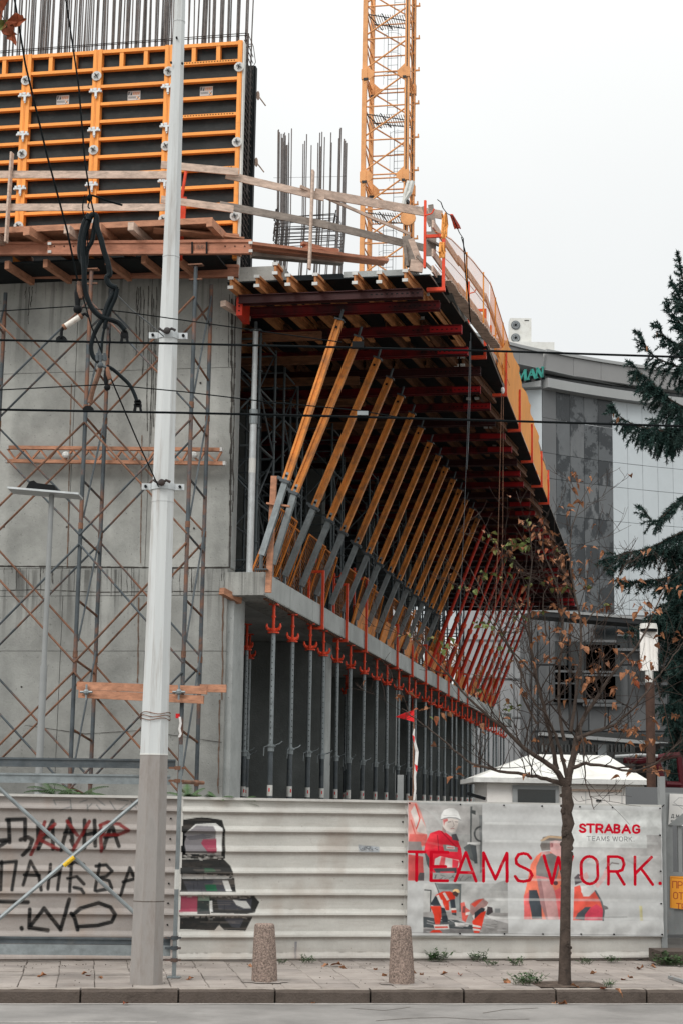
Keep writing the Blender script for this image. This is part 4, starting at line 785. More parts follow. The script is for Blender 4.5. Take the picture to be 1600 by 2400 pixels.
for x, y0, y1 in ((322,672,840),(330,672,790),(338,680,880),(348,670,1010),(357,690,1040),(362,700,1000),(368,672,960),(326,675,730),(70,672,760),(62,672,700),(76,672,720)): stain(wander(x,y0,y1,9,1.6,-3), 0.85)
stain([(0,1327),(120,1328),(260,1329),(400,1331),(540,1330)], 2.0); stain([(0,1384),(90,1382),(230,1388),(380,1386),(528,1386)], 1.0)
for i in range(40): x = random.uniform(0,530); stain(wander(x,1330,1330+random.uniform(8,70),4,.8), 0.6)
stain([(60,1700),(200,1720),(330,1712),(520,1740)], 0.7)
part('leak_stain', g, M['crack'], bld, kind='stuff')
g = G(); stain(wander(524,1390,1640,14,1.2,-3), 1.8); stain(wander(515,1640,1860,12,1.2,-3), 1.6); stain(wander(168,900,1330,12,.7,-10), 1.3); stain(wander(326,1400,1600,10,.8,-3), 1.4); stain(wander(333,1020,1320,8,.8,-3), 1.0)
part('leak_stain', g, M['rstain'], bld, kind='stuff')
for x, y in ((174,897),(157,1235),(455,1238),(51,1610),(225,1450),(470,897),(10,1235),(300,1610)):
    g = G(); p = BT(x, y, -0.005); g.tube(p, p+V*0.02, 0.017, 10); part('tie_hole', g, M['crack'], bld)
# floor slabs (lower one thick and pale, upper one fresh under formwork)
g = G()
NS = 23
for i in range(NS):
    t0, t1 = 0.0+i*2.0, (i+1)*2.0; g2 = G(); g2.bbox(-9.0, 0.0+0.003*(i%3), t0+0.003, t1-0.003, 5.40, 5.77); part('slab_section', g2, M['conc3'], bld)
bpart('slab_corner', M['conc'], -0.66, -0.003, -0.012, 0.004, 5.385, 5.765)
bpart('drip_fillet', M['conc2'], WR, 0.012, 0.02, 46, 5.372, 5.398)
bpart('slab_end', M['conc3'], -9.0, 0.14, 46.0, 46.6, 5.38, 5.95)
bpart('upper_slab', M['conc3'], 1.25, 2.5, -0.12, 0.6, 10.60, 10.84); bpart('slab_upstand', M['plydeck'], .35, 1.24, -0.16, 0.6, 10.59, 10.80); bpart('slab_upstand', M['plydeck'], 2.51, 2.95, -0.10, 0.6, 10.59, 10.72); bpart('upper_slab', M['conc_shade'], -9.0, 3.0, 0.6, 46, 10.60, 10.84)
bpart('slab_nib', M['conc'], -0.42, 0.34, -0.62, -0.2, 10.585, 10.83)
# lower storey cross walls in shade colour with lit-coloured ends, upper storey columns, dark back wall
for (t0, s1) in ((8.1,-0.53),(18.4,-0.6),(29.5,-0.7),(38.5,-.7)):
    bpart('cross_wall', M['conc_shade'], -9, s1-0.006, t0, t0+0.7, 0, 5.39); bpart('cross_wall_end', M['conc3'], s1-0.006, s1, t0+0.02, t0+0.68, 0, 5.385)
bpart('cross_wall', M['conc_shade'], -9, -2.4, 3.2, 3.6, 0, 5.39)
bpart('back_wall', M['conc_shade'], -9.4, -9.0, 0, 46, 0, 10.8)
for i, t0 in enumerate((6.2, 13.5, 21, 28.5, 36)): bpart('column', M['conc_shade'], -2.2, -1.75, t0, t0+.45, 5.78, 10.59)
for i, t0 in enumerate((10, 22, 34)): bpart('core_wall', M['conc_shade'], -9, -4.2, t0, t0+.3, 5.78, 10.59)
bpart('core_wall', M['concdk'], -5.3, -5.0, 1.2, 45.5, 5.78, 10.59); bpart('core_wall', M['concdk'], -5.3, -5.0, 3.7, 45.5, 0.0, 5.39)  # long walls added to keep the storeys dark, shade in their near-black colour

# ------------------------------------------------------------------ wall formwork panels with tie plates and clamps
JX = [18, 200, 388, 573]; TF = -0.16
js = [st(BT(x, 110, TF))[0] for x in JX]; pw = 1.31; js = [js[3]-pw*3, js[3]-pw*2, js[3]-pw, js[3]]
FZ1 = 15.05; FZ0 = 11.10
PLAB = ['cut by the left picture edge','left of the power cables','just left of the white pole','rightmost, beside the cage end']
def perf(g, s0, s1, z): pass
for pi in range(4):
    s1 = js[pi]; s0 = s1-pw
    t = thing('formwork_panel', 'orange steel frame formwork panel with black plywood, '+PLAB[pi], 'formwork panel', W((s0+s1)/2, TF, FZ0), 'wall formwork panels')
    for (a, b) in ((s0+.003, s0+0.078), (s1-0.078, s1-.003)):
        g = G(); g.bbox(a, b, TF-0.12, TF-0.002, FZ0, FZ1); g.bbox(a+0.02 if a < s0+.01 else a, b if a < s0+.01 else b-0.02, TF-0.128, TF-0.121, FZ0, FZ1); part('edge_profile', g, M['orange'], t)
    for k in range(13):
        z = FZ1-0.035-k*0.325 + (0 if k else 0)
        if z < FZ0+0.03: break
        g = G(); h = 0.042 if k else 0.05
        g.bbox(s0+.079, s1-.079, TF-0.112, TF-0.002, z-h/2, z+h/2); g.bbox(s0+.079, s1-.079, TF-0.118, TF-0.1125, z-h/2-0.012, z+h/2)
        rb = part('rib', g, M['orange'], t)
        if pi == 3 and k in (1, 4, 7):
            g = G()
            for q in range(22): c = W(s0+0.12+q*0.05, TF-0.119, z+0.0); g.box8(c, U*0.009, V*0.003, Z*0.009)
            part('rib_holes', g, M['black'], rb, kind='stuff')
    zt = FZ1-0.062; zb = FZ1-0.338
    for f in (0.31, 0.69): bz = s0+.075+(pw-.15)*f; g = G(); g.bbox(bz-0.035, bz+0.035, TF-0.110, TF-0.002, zb-0.001, zt); part('stiffener', g, M['orange'], t)
    g = G(); g.bbox(s0+.01, s1-.01, TF, TF+0.018, FZ0, FZ1-.01); part('plywood', g, M['ply'], t)
    if pi:
        c = Cv(26, 20, 1, 0, 0, (0.55,0.55,0.54)); c.poly([(1,1),(9,1),(9,9),(1,9)], (0.03,0.04,0.05)); c.poly([(4,1),(9,1),(5,9),(3,9)], (.4,.4,.4)); c.poly([(10,2),(25,2),(25,9),(10,9)], (0.5,0.3,0.2), .5)
        for a in range(4): c.stroke([(11+a*3.6,8),(12.5+a*3.6,3)], 1.4, (0.55,0.2,0.08))
        for a in range(7): c.stroke([(2+a*2.3,12),(2.6+a*2.3,16)], 1.2, (.04,.05,.06)); 
        c.stroke([(19,12),(24,18)], 1.6, (0.75,0.3,0.03)); c.stroke([(24,12),(19,18)], 1.4, (0.05,.05,.05))
        sc_ = (s0+s1)/2; zc = FZ1-0.035-2.5*0.325; P = np.zeros((21,27,3))
        for i in range(21):
            for j in range(27): P[i,j] = W(sc_-0.115+0.23*j/26, TF-0.004, zc+0.085-0.17*i/20)
        gridmesh('sticker', P, c.a, M['print'], t)
    # tie plates and clamps sit on the right joint of each panel
    for z in (FZ1-0.50, FZ1-1.87, FZ1-3.20):
        sj = s1-0.0 if pi < 3 else s1-0.045
        g = G(); N = 20; c = W(sj, TF-0.135, z); ring = [c+U*(0.088*math.cos(2*math.pi*i/N)*(1+.03*math.sin(i*3)))+Z*(0.088*math.sin(2*math.pi*i/N)) for i in range(N)]
        g.prism(ring, -V*0.014); tp = part('tie_plate', g, M['cap'], t)
        g = G(); g.tube(c-V*0.014, c-V*0.10, 0.014, 6); a = random.uniform(0, 3)
        for q in range(4): d_ = U*math.cos(a+q*math.pi/2)+Z*math.sin(a+q*math.pi/2); g.beam(c-V*0.035, c-V*0.03+d_*0.055, 0.010, 0.014, V)
        part('wing_nut', g, M['galvdk'], tp)
    if pi < 3:
        for z in (FZ1-0.80, FZ1-1.52, FZ1-2.52):
            g = G(); c = W(s1, TF-0.16, z); g.box8(c, U*0.115, V*0.02, Z*0.017); g.box8(c-U*.07+Z*.02, U*.022, V*.026, Z*.03); g.box8(c+U*.07+Z*.02, U*.022, V*.026, Z*.03); g.box8(c-Z*0.055+U*.01, U*0.02, V*0.022, Z*0.045); g.box8(c-Z*.1+U*.012, U*.011, V*.01, Z*.03); g.box8(c+Z*.045-U*.01, U*.03, V*.012, Z*.02)
            part('clamp', g, M['alu'], t)
g = G(); g.bbox(js[3]+0.001, js[3]+0.03, TF-0.10, TF+0.018, FZ0-.4, FZ1-.02); solo('edge_board', g, M['white'], 'white edge strip along the right side of the rightmost orange formwork panel', 'edge strip')
# far-side panel seen edge on
t = thing('formwork_panel', 'black-faced formwork panel behind the cage, seen edge on at the wall end', 'formwork panel', W(js[3]-1, 0.66, 11.0), 'wall formwork panels')
g = G(); g.bbox(js[3]-2.6, js[3]+0.0, 0.60, 0.62, 11.0, 14.98); part('plywood', g, M['ply'], t)
g = G(); g.bbox(js[3]-0.05, js[3]+0.02, 0.621, 0.75, 11.0, 14.98); part('edge_profile', g, M['black'], t)
for z in (11.6, 12.6, 13.6, 14.5): g = G(); g.bbox(js[3]-2.6, js[3]-0.06, 0.621, 0.73, z, z+.06); part('rib', g, M['orange_dk'], t)
for y in (218, 400):
    g = G(); p = W(js[3]+0.03, 0.80, 15.0-(y-145)/145*1.0); N = 14; g.prism([p+U*(.03*math.cos(2*math.pi*i/N))+V*.0+Z*(.085*math.sin(2*math.pi*i/N)) for i in range(N)], V*.03); g.tube(p, p+V*.2+U*.1-Z*.12, .012, 6); part('tie_plate', g, M['wood_lt'], t)
# cage of the wall being cast: verticals standing far above the panels, ties between the shutters
cage = thing('wall_rebar_cage', 'tall wall reinforcement bars standing up above the orange formwork', 'reinforcement', W(-3, 0.2, 11.1), 'reinforcement cages')
nb = 0
for row, tt in ((0, 0.02), (1, 0.42)):
    s = js[3]-0.03
    while s > -6.2:
        top = random.choice((17.4, 17.9, 18.2)); r = random.choice((0.010,0.012,0.014)); lean = random.uniform(-.05,.05); g = G()
        g.path([W(s, tt, 12.5), W(s+lean*.3, tt, 15.3), W(s+lean, tt+random.uniform(-.04,.04), top)], r*1.25, 5); part('vertical_bar', g, M['rebar'], cage); nb += 1
        if random.random() < 0.45: g = G(); g.path([W(s+0.026, tt+.02, 14.2), W(s+0.026+lean*.3, tt+.02, 15.4), W(s+.03+lean*.9, tt+.02, top-.3)], r*1.2, 5); part('vertical_bar', g, M['rebar'], cage); nb += 1
        s -= random.choice((0.10,0.13,0.15,0.09,0.16))
for tt in (0.0, 0.44):
    for z in (15.24, 15.28): g = G(); g.path([W(-6.2, tt, z), W(-3, tt, z+random.uniform(-.02,.03)), W(js[3]+.0, tt, z+.03)], 0.008, 4); part('horizontal_bar', g, M['rebardk'], cage)
z = 11.15
while z < 15.2:
    g = G(); g.path([W(js[3]-.02, -.06, z+.12), W(js[3]+.01, .2, z), W(js[3]+.0, .5, z-.02)], .008, 4); g.path([W(js[3]-.06,.05,z+.1),W(js[3]-.06,.45,z+.15)], .008, 4); part('cross_tie', g, M['rebar'], cage); z += .12
g = G(); g.path([W(js[3]+.02,.0,15.3), W(js[3]+.10,.1,15.1), W(js[3]+.12,.2,14.85), W(js[3]+.05,.25,14.75)], .009, 4); part('bent_bar', g, M['rebar'], cage)
for p in (0.02, .2, .44): g = G(); g.path([W(js[3]-.02,p,11.0), W(js[3]-.02,p,15.4)], .012, 5); part('vertical_bar', g, M['rebardk'], cage)
# column cage on the upper slab
cc = thing('column_rebar_cage', 'bundle of tall column starter bars standing behind the timber handrail', 'reinforcement', W(-.65, 6, 10.85), 'reinforcement cages')
xs = [656,658,660,662,664,666,670,672,796,799,802,805,806,657,661,665,669,673,680,692,705,709,722,727,738,744,752,757,763,772,783,793,798,801,804,807,668]
for x in xs:
    s_, _, zt_ = st(BT(x, 316+random.uniform(-4,14), 6)); s0_ = lerp(s_, -.65, 0.03)-0.0; tt = 6+random.choice((-.35,.35,-.1,.25)); g = G()
    g.path([W(s0_-0.06, tt, 10.85), W(s0_-.05, tt, 12.7), W(s0_+.01, tt, 13.9), W(s_+.0, tt, zt_)], .0155 if x in (657,661,665,669,801,804,807) else .012, 5); part('vertical_bar', g, M['rebar'], cc)
for k in range(15):
    z = 13.35+k*0.075 if k < 9 else 13.95+(k-9)*.3
    if k >= 10: continue
    g = G(); j = lambda: random.uniform(-.03,.03); a = .64 if k < 9 else .62
    g.path([W(-.65-a,5.6,z+j()), W(-.65+a,5.6,z+j()), W(-.65+a,6.4,z+j()), W(-.65-a,6.4,z+j()), W(-.65-a,5.6,z+j())], .009, 4); part('link', g, M['rebardk'], cc)
for k in range(12): g = G(); s_ = -.65+.62*random.choice((-1,1))+random.uniform(-.04,.04); z=random.uniform(13.2,13.9); g.path([W(s_,5.6,z), W(s_+.04,5.6,z+.25)], .012, 4); part('hook', g, M['rebardk'], cc)
g = G(); g.path([W(-1.42,6,14.6+.35), W(.12,6,14.55+.35)], .004, 3); part('string', g, M['rebar'], cc)

# ------------------------------------------------------------------ timber working platform at the left and its handrail
pl = thing('work_platform', 'timber working platform on brown girders under the orange formwork', 'platform', W(-3, -1, 10.8))
def ib(P0, P1, w, h, mt, name='girder', par=pl, up=None):
    g = G(); g.ibeam(P0, P1, w, h, h*0.2, w*0.4, up or Z); return part(name, g, mt, par)
zg = lambda x, t: st(BT(x, 581, t))[2]
a0 = BT(-60,583,-1.30); a1 = BT(130,583,-1.30); ib(a0, a1, .08, .22, M['waler_br'])
a0 = BT(113,582,-1.42); a1 = BT(590,579,-1.42); gd = ib(a0, a1, .085, .235, M['waler_br'])
ib(BT(-60,638,-.3), BT(560,636,-.3), .085, .22, M['waler_br'])
for p, q in ((BT(117,571,-1.47),1),(BT(117,590,-1.47),1),(BT(588,569,-1.47),1),(BT(588,588,-1.47),1)):
    g = G(); g.box8(p, U*.03, V*.012, Z*.022); part('end_cap', g, M['cap'], gd)
for x in (129,152,174,529,552,575):
    g = G(); p = BT(x,578,-1.42); g.tube(p-V*.028, p-V*.014, .011, 8); part('bolt_hole', g, M['black'], gd)
for x in (451,485): g = G(); a = BT(x,567,-1.475); b = BT(x,594,-1.475); g.beam(a,b,.03,.01,V); part('strap', g, M['black'], gd)
def flat_letters(par, strokes, x, y, w, h, t, wd, mt):
    for pl_ in strokes:
        g = G()
        for (u0,v0),(u1,v1) in zip(pl_[:-1], pl_[1:]):
            g.beam(BT(x+u0*w,y+v0*h,t), BT(x+u1*w,y+v1*h,t), wd, .003, V)
        if g.f: part('stencil_letter', g, mt, par)
P_ = [[(0,1),(0,0),(1,.1),(1,.5),(0,.55)]]; E_ = [[(1,0),(0,0),(0,1),(1,1)],[(0,.5),(.8,.5)]]; R_ = [[(0,1),(0,0),(1,.1),(1,.5),(0,.55)],[(.4,.55),(1,1)]]; I_ = [[(.5,0),(.5,1)]]
for i, gl in enumerate((P_,E_,R_,I_)): flat_letters(gd, gl, 462+i*5, 574, 3.4, 9, -1.462, .007, M['joint'])
for i, x in enumerate((-20, 64, 158, 232, 308, 492)):
    p = BT(x, 541+ (8 if i in (2,3) else 0), -1.75); sz = .10 if i not in (0,1) else .12; p.z = max(p.z, a0.z+.19)
    g = G(); zj = a0.z+0.19; skew = 0.10 if i != 1 else .35
    s_, t_, z_ = st(p); g.beam(W(s_, -1.78, zj), W(s_+skew, 0.0-.2, zj), sz, .14); part('joist', g, M['wood_lt'] if i % 2 == 0 else M['wood_or'], pl)
for i, x in enumerate((30,120,265,350,425)):
    s_ = st(BT(x,620,-1.2))[0]; g = G(); g.beam(W(s_-.1,-1.2,a0.z-.18), W(s_+.0,-.25,a0.z-.18), .08,.14); part('joist', g, M['wood_or'], pl)
g = G(); zd = a0.z+.28; g.bbox(-9,-.64,-1.55,TF-.14,zd,zd+.03); part('deck_board', g, M['wood_or'], pl)
g = G(); g.bbox(-9,-.7,-1.1,-.02,a0.z-.13,a0.z-.10); part('deck_underside', g, M['plydeck'], pl)
g = G(); g.bbox(-9,-.64,-1.6,-1.57,zd-.04,zd+.06); part('toe_board', g, M['wood_or'], pl)
# handrail of boards
hr = thing('board_handrail', 'handrail of raw boards in front of the orange formwork, left of the pole', 'handrail', W(-4,-1.7,11.2), 'timber handrails')
def board(P0, P1, w, h, mt, par, name='rail_board', up=None): g = G(); g.beam(P0, P1, w, h, up or Z); return part(name, g, mt, par)
board(BT(-60,409,-1.7), BT(392,410,-1.7), .03, .125, M['wood_lt'], hr); board(BT(-60,486,-1.68), BT(388,486,-1.68), .03, .12, M['wood_lt'], hr)
board(BT(29,358,-1.75), BT(15,568,-1.75), .03, .115, M['wood_lt'], hr, 'post', up=V); 
hr2 = thing('board_handrail', 'sloping handrail of raw boards running from the white pole to the slab corner', 'handrail', BT(727,630,-.7), 'timber handrails')
board(BT(378,386,-1.55), BT(560,403,-1.2), .03, .125, M['wood_lt'], hr2); board(BT(530,410,-1.18), BT(760,463,-.66), .03, .125, M['wood_lt'], hr2); board(BT(740,452,-.70), BT(1035,504,1.1), .035, .15, M['wood_lt'], hr2)
board(BT(378,467,-1.55), BT(548,490,-1.2), .03, .12, M['wood_lt'], hr2); board(BT(515,480,-1.18), BT(770,528,-.66), .03, .125, M['wood_grey'], hr2); board(BT(740,522,-.68), BT(1010,585,1.1), .03, .13, M['wood_grey'], hr2)
board(BT(734,400,-.8), BT(725,631,-.8), .035, .115, M['wood_lt'], hr2, 'post', up=V)
board(BT(704,437,-.85), BT(960,549,.6), .03, .05, M['wood_lt'], hr2, 'brace')
for (x0,y0,x1,y1) in ((420,545,570,563),(360,540,560,556)): board(BT(x0,y0,-1.4), BT(x1,y1,-.95), .25, .03, M['wood_or'], hr2, 'loose_plank')
# dark timber bearers and planks beside the formwork end
bt_ = thing('plank_stack', 'stack of brown planks tapering behind the handrail post', 'planks', BT(600,600,-.4))
for i,(x0,y0,x1,y1,h) in enumerate(((585,572,908,612,.05),(585,580,900,614,.10),(590,592,800,610,.16))): g = G(); g.beam(BT(x0,y0,-.35+i*.12), BT(x1,y1,.5+i*.12), .16, h); part('plank', g, M['waler_br'] if i < 2 else M['wood_grey'], bt_)
for (x0,y0,x1,y1) in ((708,570,800,598),(715,580,790,588)): g = G(); g.beam(BT(x0,y0,.1), BT(x1,y1,.6), .12, .05); part('plank', g, M['waler_br'], bt_)
cr_ = thing('timber_crate_end', 'leaning grey boards nailed at the slab corner', 'boards', BT(980,600,-.3))
for (x0,y0,x1,y1,w,h,mt) in ((950,553,972,628,.14,.06,'wood_grey'),(962,560,985,620,.10,.06,'wood_lt'),(948,575,955,625,.05,.2,'wood_grey'),(976,600,1012,632,.05,.05,'wood_grey'),(960,622,990,626,.2,.06,'wood_lt')):
    g = G(); g.beam(BT(x0,y0,-.3), BT(x1,y1,-.25), w, h, V); part('board', g, M[mt], cr_)
for (x0,y0,x1,y1,w) in ((991,484,1008,530,.07),(1008,480,1016,543,.09),(1008,543,1006,600,.2)):
    g = G(); g.beam(BT(x0,y0,.3), BT(x1,y1,.3), w, .03, V); part('board', g, M['wood_grey'], cr_)
g = G(); g.beam(BT(1000,562,.2), BT(1028,575,.25), .03, .13, V); part('board', g, M['wood_grey'], cr_)

# red guard-rail clamps standing on slabs
def redclamp(s, t, z0, H, hi, lab, grp, depth=0.32, m_='redbr', top=None):
    t_ = thing('guardrail_clamp', lab, 'guardrail clamp', W(s, t, z0), grp)
    g = G(); g.bbox(s-.03, s+.02, t-.03, t+.03, z0, z0+H); part('outer_post', g, M[m_], t_)
    g = G(); g.bbox(s-depth, s-.03, t-.025, t+.025, z0+H-.05, z0+H); part('top_arm', g, M[m_], t_)
    g = G(); g.bbox(s-depth-.04, s-depth, t-.03, t+.03, z0+.35, z0+H+hi); part('inner_post', g, M[m_], t_)
    g = G(); g.bbox(s-.28, s+.025, t-.045, t+.045, z0-.06, z0-.001); part('foot', g, M[m_], t_)
    g = G(); g.path([W(s-depth-.02,t-.03,z0+H+hi*.55), W(s-depth+.1,t-.06,z0+H+hi*.55+.02), W(s-depth+.14,t-.06,z0+H+hi*.55+.1)], .012, 5); part('crank_handle', g, M[m_], t_)
for i,(x,yb,yt) in enumerate(((756,1470,1335),(812,1498,1366),(857,1528,1352),(931,1568,1462),(966,1588,1500))):
    s_, t_, z_ = st(BS(x, yb, .05)); zt_ = st(BS(x, yt, .05))[2]
    redclamp(.05, t_, 5.36, zt_-5.36, .22, f'{ORD[i]} red guardrail clamp gripping the lower slab edge, counted from the near corner', 'red clamps on the lower slab edge', .26)
for i in range(5): redclamp(.05, 19.6+i*2.6, 5.36, 1.05, .2, f'{ORD[i+5]} red guardrail clamp gripping the lower slab edge, counted from the near corner', 'red clamps on the lower slab edge', .26)
g = G(); g.beam(BT(415,540,-1.1), BT(437,398,-1.1), .035, .05, V); t_ = thing('guardrail_clamp', 'red clamp post standing just right of the white pole at platform level', 'guardrail clamp', BT(425,590,-1.1)); part('outer_post', g, M['redbr'], t_)
g = G(); g.beam(BT(424,575,-1.12), BT(432,462,-1.12), .09, .04, V); part('sleeve', g, M['redbr'], t_)
g = G(); g.beam(BT(424,610,-1.12), BT(426,560,-1.12), .05, .04, V); part('foot', g, M['redbr'], t_)

# ------------------------------------------------------------------ scaffold towers carrying the platform
def tower(s0, label):
    t = thing('scaffold_tower', label, 'scaffold tower', W(s0,-1.4,0), 'scaffold towers before the concrete wall')
    for tt, r in ((-1.4,.034),(-.4,.034)):
        g = G(); g.tube(W(s0,tt,0), W(s0,tt,10.62), r, 10); lg = part('leg', g, M['scaf'], t, smooth=True)
        for z in (2.3,4.28,6.35,8.3):
            g = G(); g.tube(W(s0,tt,z-.05), W(s0,tt,z+.05), r+.006, 8); part('sleeve', g, M['rust'], lg)
    for z in (2.05,2.95,4.05,5.0,6.05,6.95,8.0,8.95,9.9):
        g = G(); g.tube(W(s0,-1.4,z+.15), W(s0,-.4,z), .020, 6); part('rung', g, M['rust'] if int(z*10)%3 else M['scaf'], t)
    for (z0,z1) in ((2.3,4.0),(4.4,6.0),(6.4,8.0),(8.4,10.0)):
        g = G(); g.tube(W(s0+.02,-1.35,z0+.1), W(s0+.02,-.45,z1+.4), .017, 6); part('frame_brace', g, M['galvdk'], t)
    g = G(); g.tube(W(s0,-1.4,10.4), W(s0,-1.4,10.62), .02, 8); g.box8(W(s0,-1.4,10.64), U*.12, V*.06, Z*.01); g.box8(W(s0,-1.4,10.40), U*.11, V*.02, Z*.012); part('head_jack', g, M['rust'], t)
    return t
TS = [(-4.62,'rusty scaffold tower beyond the left edge behind the lamp post'),(-2.73,'rusty scaffold tower left of the white pole'),(-0.95,'rusty scaffold tower right of the white pole beside the wall corner')]
tw = [tower(s, l) for s, l in TS]
for i in range(2):
    s0, s1 = TS[i][0], TS[i+1][0]
    for tt in (-1.43,-.37):
        for k,(z0,z1) in enumerate(((2.15,4.0),(4.15,6.05),(6.2,8.05),(8.25,10.1))):
            off = .0 if tt < -1 else .18
            for (a,b) in ((z0,z1),(z1,z0)):
                g = G(); g.tube(W(s0,tt,a+off), W(s1,tt-.01*(a<b),b+off), .0185, 6); part('cross_brace', g, M['rust'] if (k+i+(a<b)) % 2 else M['scaf'], tw[i+1], smooth=True)
# lattice girder and twin boards tied on to the wall face
lg = thing('lattice_girder', 'orange timber lattice girder lying level against the concrete wall', 'lattice girder', W(-2.6,-.25,7.7))
A0, A1 = BT(20,1051,-.22), BT(520,1052,-.22); B0, B1 = BT(17,1082,-.22), BT(527,1083,-.22)
A0.z = (A0.z+A1.z)/2+.06; A1.z = A0.z-.12; B0.z = A0.z-.235; B1.z = A1.z-.235
for a, b in ((A0,A1),(B0,B1)): g = G(); g.beam(a, b, .08, .058); part('chord', g, M['wood_or'], lg)
N = 26
for i in range(N):
    f0, f1 = i/N, (i+1)/N; a = lerp(A0,A1,f0 if i%2==0 else f1); b = lerp(B0,B1,f1 if i%2==0 else f0)
    g = G(); g.beam(a-Z*.03, b+Z*.03, .03, .045, V); part('diagonal_web', g, M['wood_or'], lg)
for p in (A0,A1,B0,B1): g = G(); g.box8(p, U*.02, V*.045, Z*.033); part('end_cap', g, M['cap'], lg)
for x in (155,455): g = G(); p = BT(x,1066,-.3); g.blob(p, .07,.05,.06); part('tie_bundle', g, M['cap'], lg)
tb = thing('tied_boards', 'pair of fresh orange boards tied level low on the concrete wall', 'boards', W(-1.8,-.35,3.7))
for (x0,y0,x1,y1) in ((182,1607,486,1618),(186,1626,478,1640)): g = G(); g.beam(BT(x0,y0,-1.52), BT(x1,y1,-1.50), .06, .125); part('board', g, M['wood_or'], tb)
g = G(); g.beam(BT(470,1613,-1.30), BT(531,1614,-1.28), .06, .12); part('board', g, M['wood_or'], tb)
for x in (203,420): g = G(); p = BT(x,1622,-1.6); g.tube(p-U*.1, p+U*.1, .02, 6); g.tube(p-Z*.12, p+Z*.12, .018, 6); g.blob(p,.05,.04,.05); part('coupler', g, M['galv'], tb)
for s_, t_ in ((st(BT(160,1850,-1.2))[0],0),(st(BT(470,1790,-1.0))[0],1)):
    pass
pp = thing('timber_stub', 'short timber wedge sticking out under the slab corner', 'timber', BT(530,1390,-.1))
g = G(); g.beam(BT(520,1385,-.2), BT(562,1408,.25), .10, .11); part('block', g, M['wood_or'], pp)
tp_ = thing('warning_tape', 'red and white tape tied round the right scaffold leg', 'tape', BT(418,1680,-1.46))
g = G(); p = BT(418,1678,-1.4); g.tube(p-Z*.035, p+Z*.035, .039, 8); part('knot', g, M['redflag'], tp_)
g = G(); pts = [BT(x,y,-1.47) for x,y in ((422,1680),(424,1695),(421,1708),(424,1720),(420,1728))]
for a, b in zip(pts[:-1], pts[1:]): g.quad(a-U*.02, b-U*.018, b+U*.018, a+U*.02)
part('tape_end', g, M['white_t'], tp_)

# ------------------------------------------------------------------ formwork under the upper slab: joists, red walers, black deck
fwk = thing('slab_formwork', 'deck formwork of orange timber beams on red steel walers under the upper slab', 'slab formwork', W(0,10,10.2))
SK = 0.10
def edge_s(t): return 2.78 + 0.105*(t+.6) if t < 3.9 else (3.27 + 0.004*(t-4) if t < 32 else 3.38-.03*(t-32))
# deck sheets
def sheet(pts, z, mt, th=.021): g = G(); g.prism([W(s,t,z) for s,t in pts], Z*th); part('plywood_sheet', g, mt, fwk)
ts_ = [-.62, 1.0, 2.2, 3.9]+[3.9+1.5*i for i in range(1,27)]
for a, b in zip(ts_[:-1], ts_[1:]):
    for s0, s1 in ((-.62,.7),(.704,2.0),(2.004,None)):
        if b < .5 and s0 < -.5: s0 = -.2
        e0, e1 = (s1,s1) if s1 else (edge_s(a)+ (0.0), edge_s(b-.02)-(.0 if a>3 else .04))
        sheet([(s0,a+.003),(e0,a+.003),(e1,b-.003),(s0,b-.003)], 10.56, M['plydeck'])
bpart('soffit_deck', M['plydeck'], -5, -.64, .5, 46, 10.56, 10.58)
# pale narrow edge of the deck
for a, b in zip(ts_[:-1], ts_[1:]): g = G(); g.beam(W(edge_s(a)+.006,a,10.573), W(edge_s(b-.02)+.006-(.0 if a>3 else .04),b,10.573), .010, .024); part('edge_board', g, M['wood_grey'], fwk)
# front joists with white caps
def joist(s, t0, t1, z=10.455, sk=SK, caps=True, mt=None):
    g = G(); a = W(s,t0,z); b = W(s+sk*(t1-t0),t1,z); g.ibeam(a, b, .085, .20, .045, .032); jo = part('joist', g, mt or M['h20'], fwk)
    if caps:
        d_ = (b-a).normalized()
        for zz in (-.0785,.0785): g = G(); g.box8(a+Z*zz-d_*.004, U*.045, d_*.012, Z*.026); part('end_cap', g, M['cap'], jo)
for s in (-.47,-.02,.50,.95,1.60,2.0,2.43): joist(s, -.98+random.uniform(-.03,.03), 2.6)
joist(.28, -1.0, 2.2, 10.66, .03)
for i, s in enumerate([-2.4,-1.9,-1.45,-1.0]): joist(s, .7, 3.5, caps=False)
t0 = 2.0; k = 0
while t0 < 45:
    L = 2.9; off = 0.07 if k % 2 else 0
    ss = [x+off for x in (-2.6,-1.7,-.9,-.2,.45,1.05,1.65,2.2,2.72)] if t0 < 30 else [x+off for x in (-1.2,0,.9,1.7,2.4)]
    for j, s in enumerate(ss):
        sk = SK if t0 < 3 else .0; so_ = 0.0 if t0 < 3 else .35
        s2 = s+so_+random.uniform(-.04,.04)
        if s2 + sk*L > edge_s(t0+1)-.50: s2 = edge_s(t0+1)-.52-sk*L-random.uniform(0,.04)
        joist(s2, t0-.25, min(t0+L,45.5), caps=(s > 1.9), mt=M['h20_shade'])
    t0 += L-.15; k += 1
joist(2.60, .35, 3.6, sk=.08)
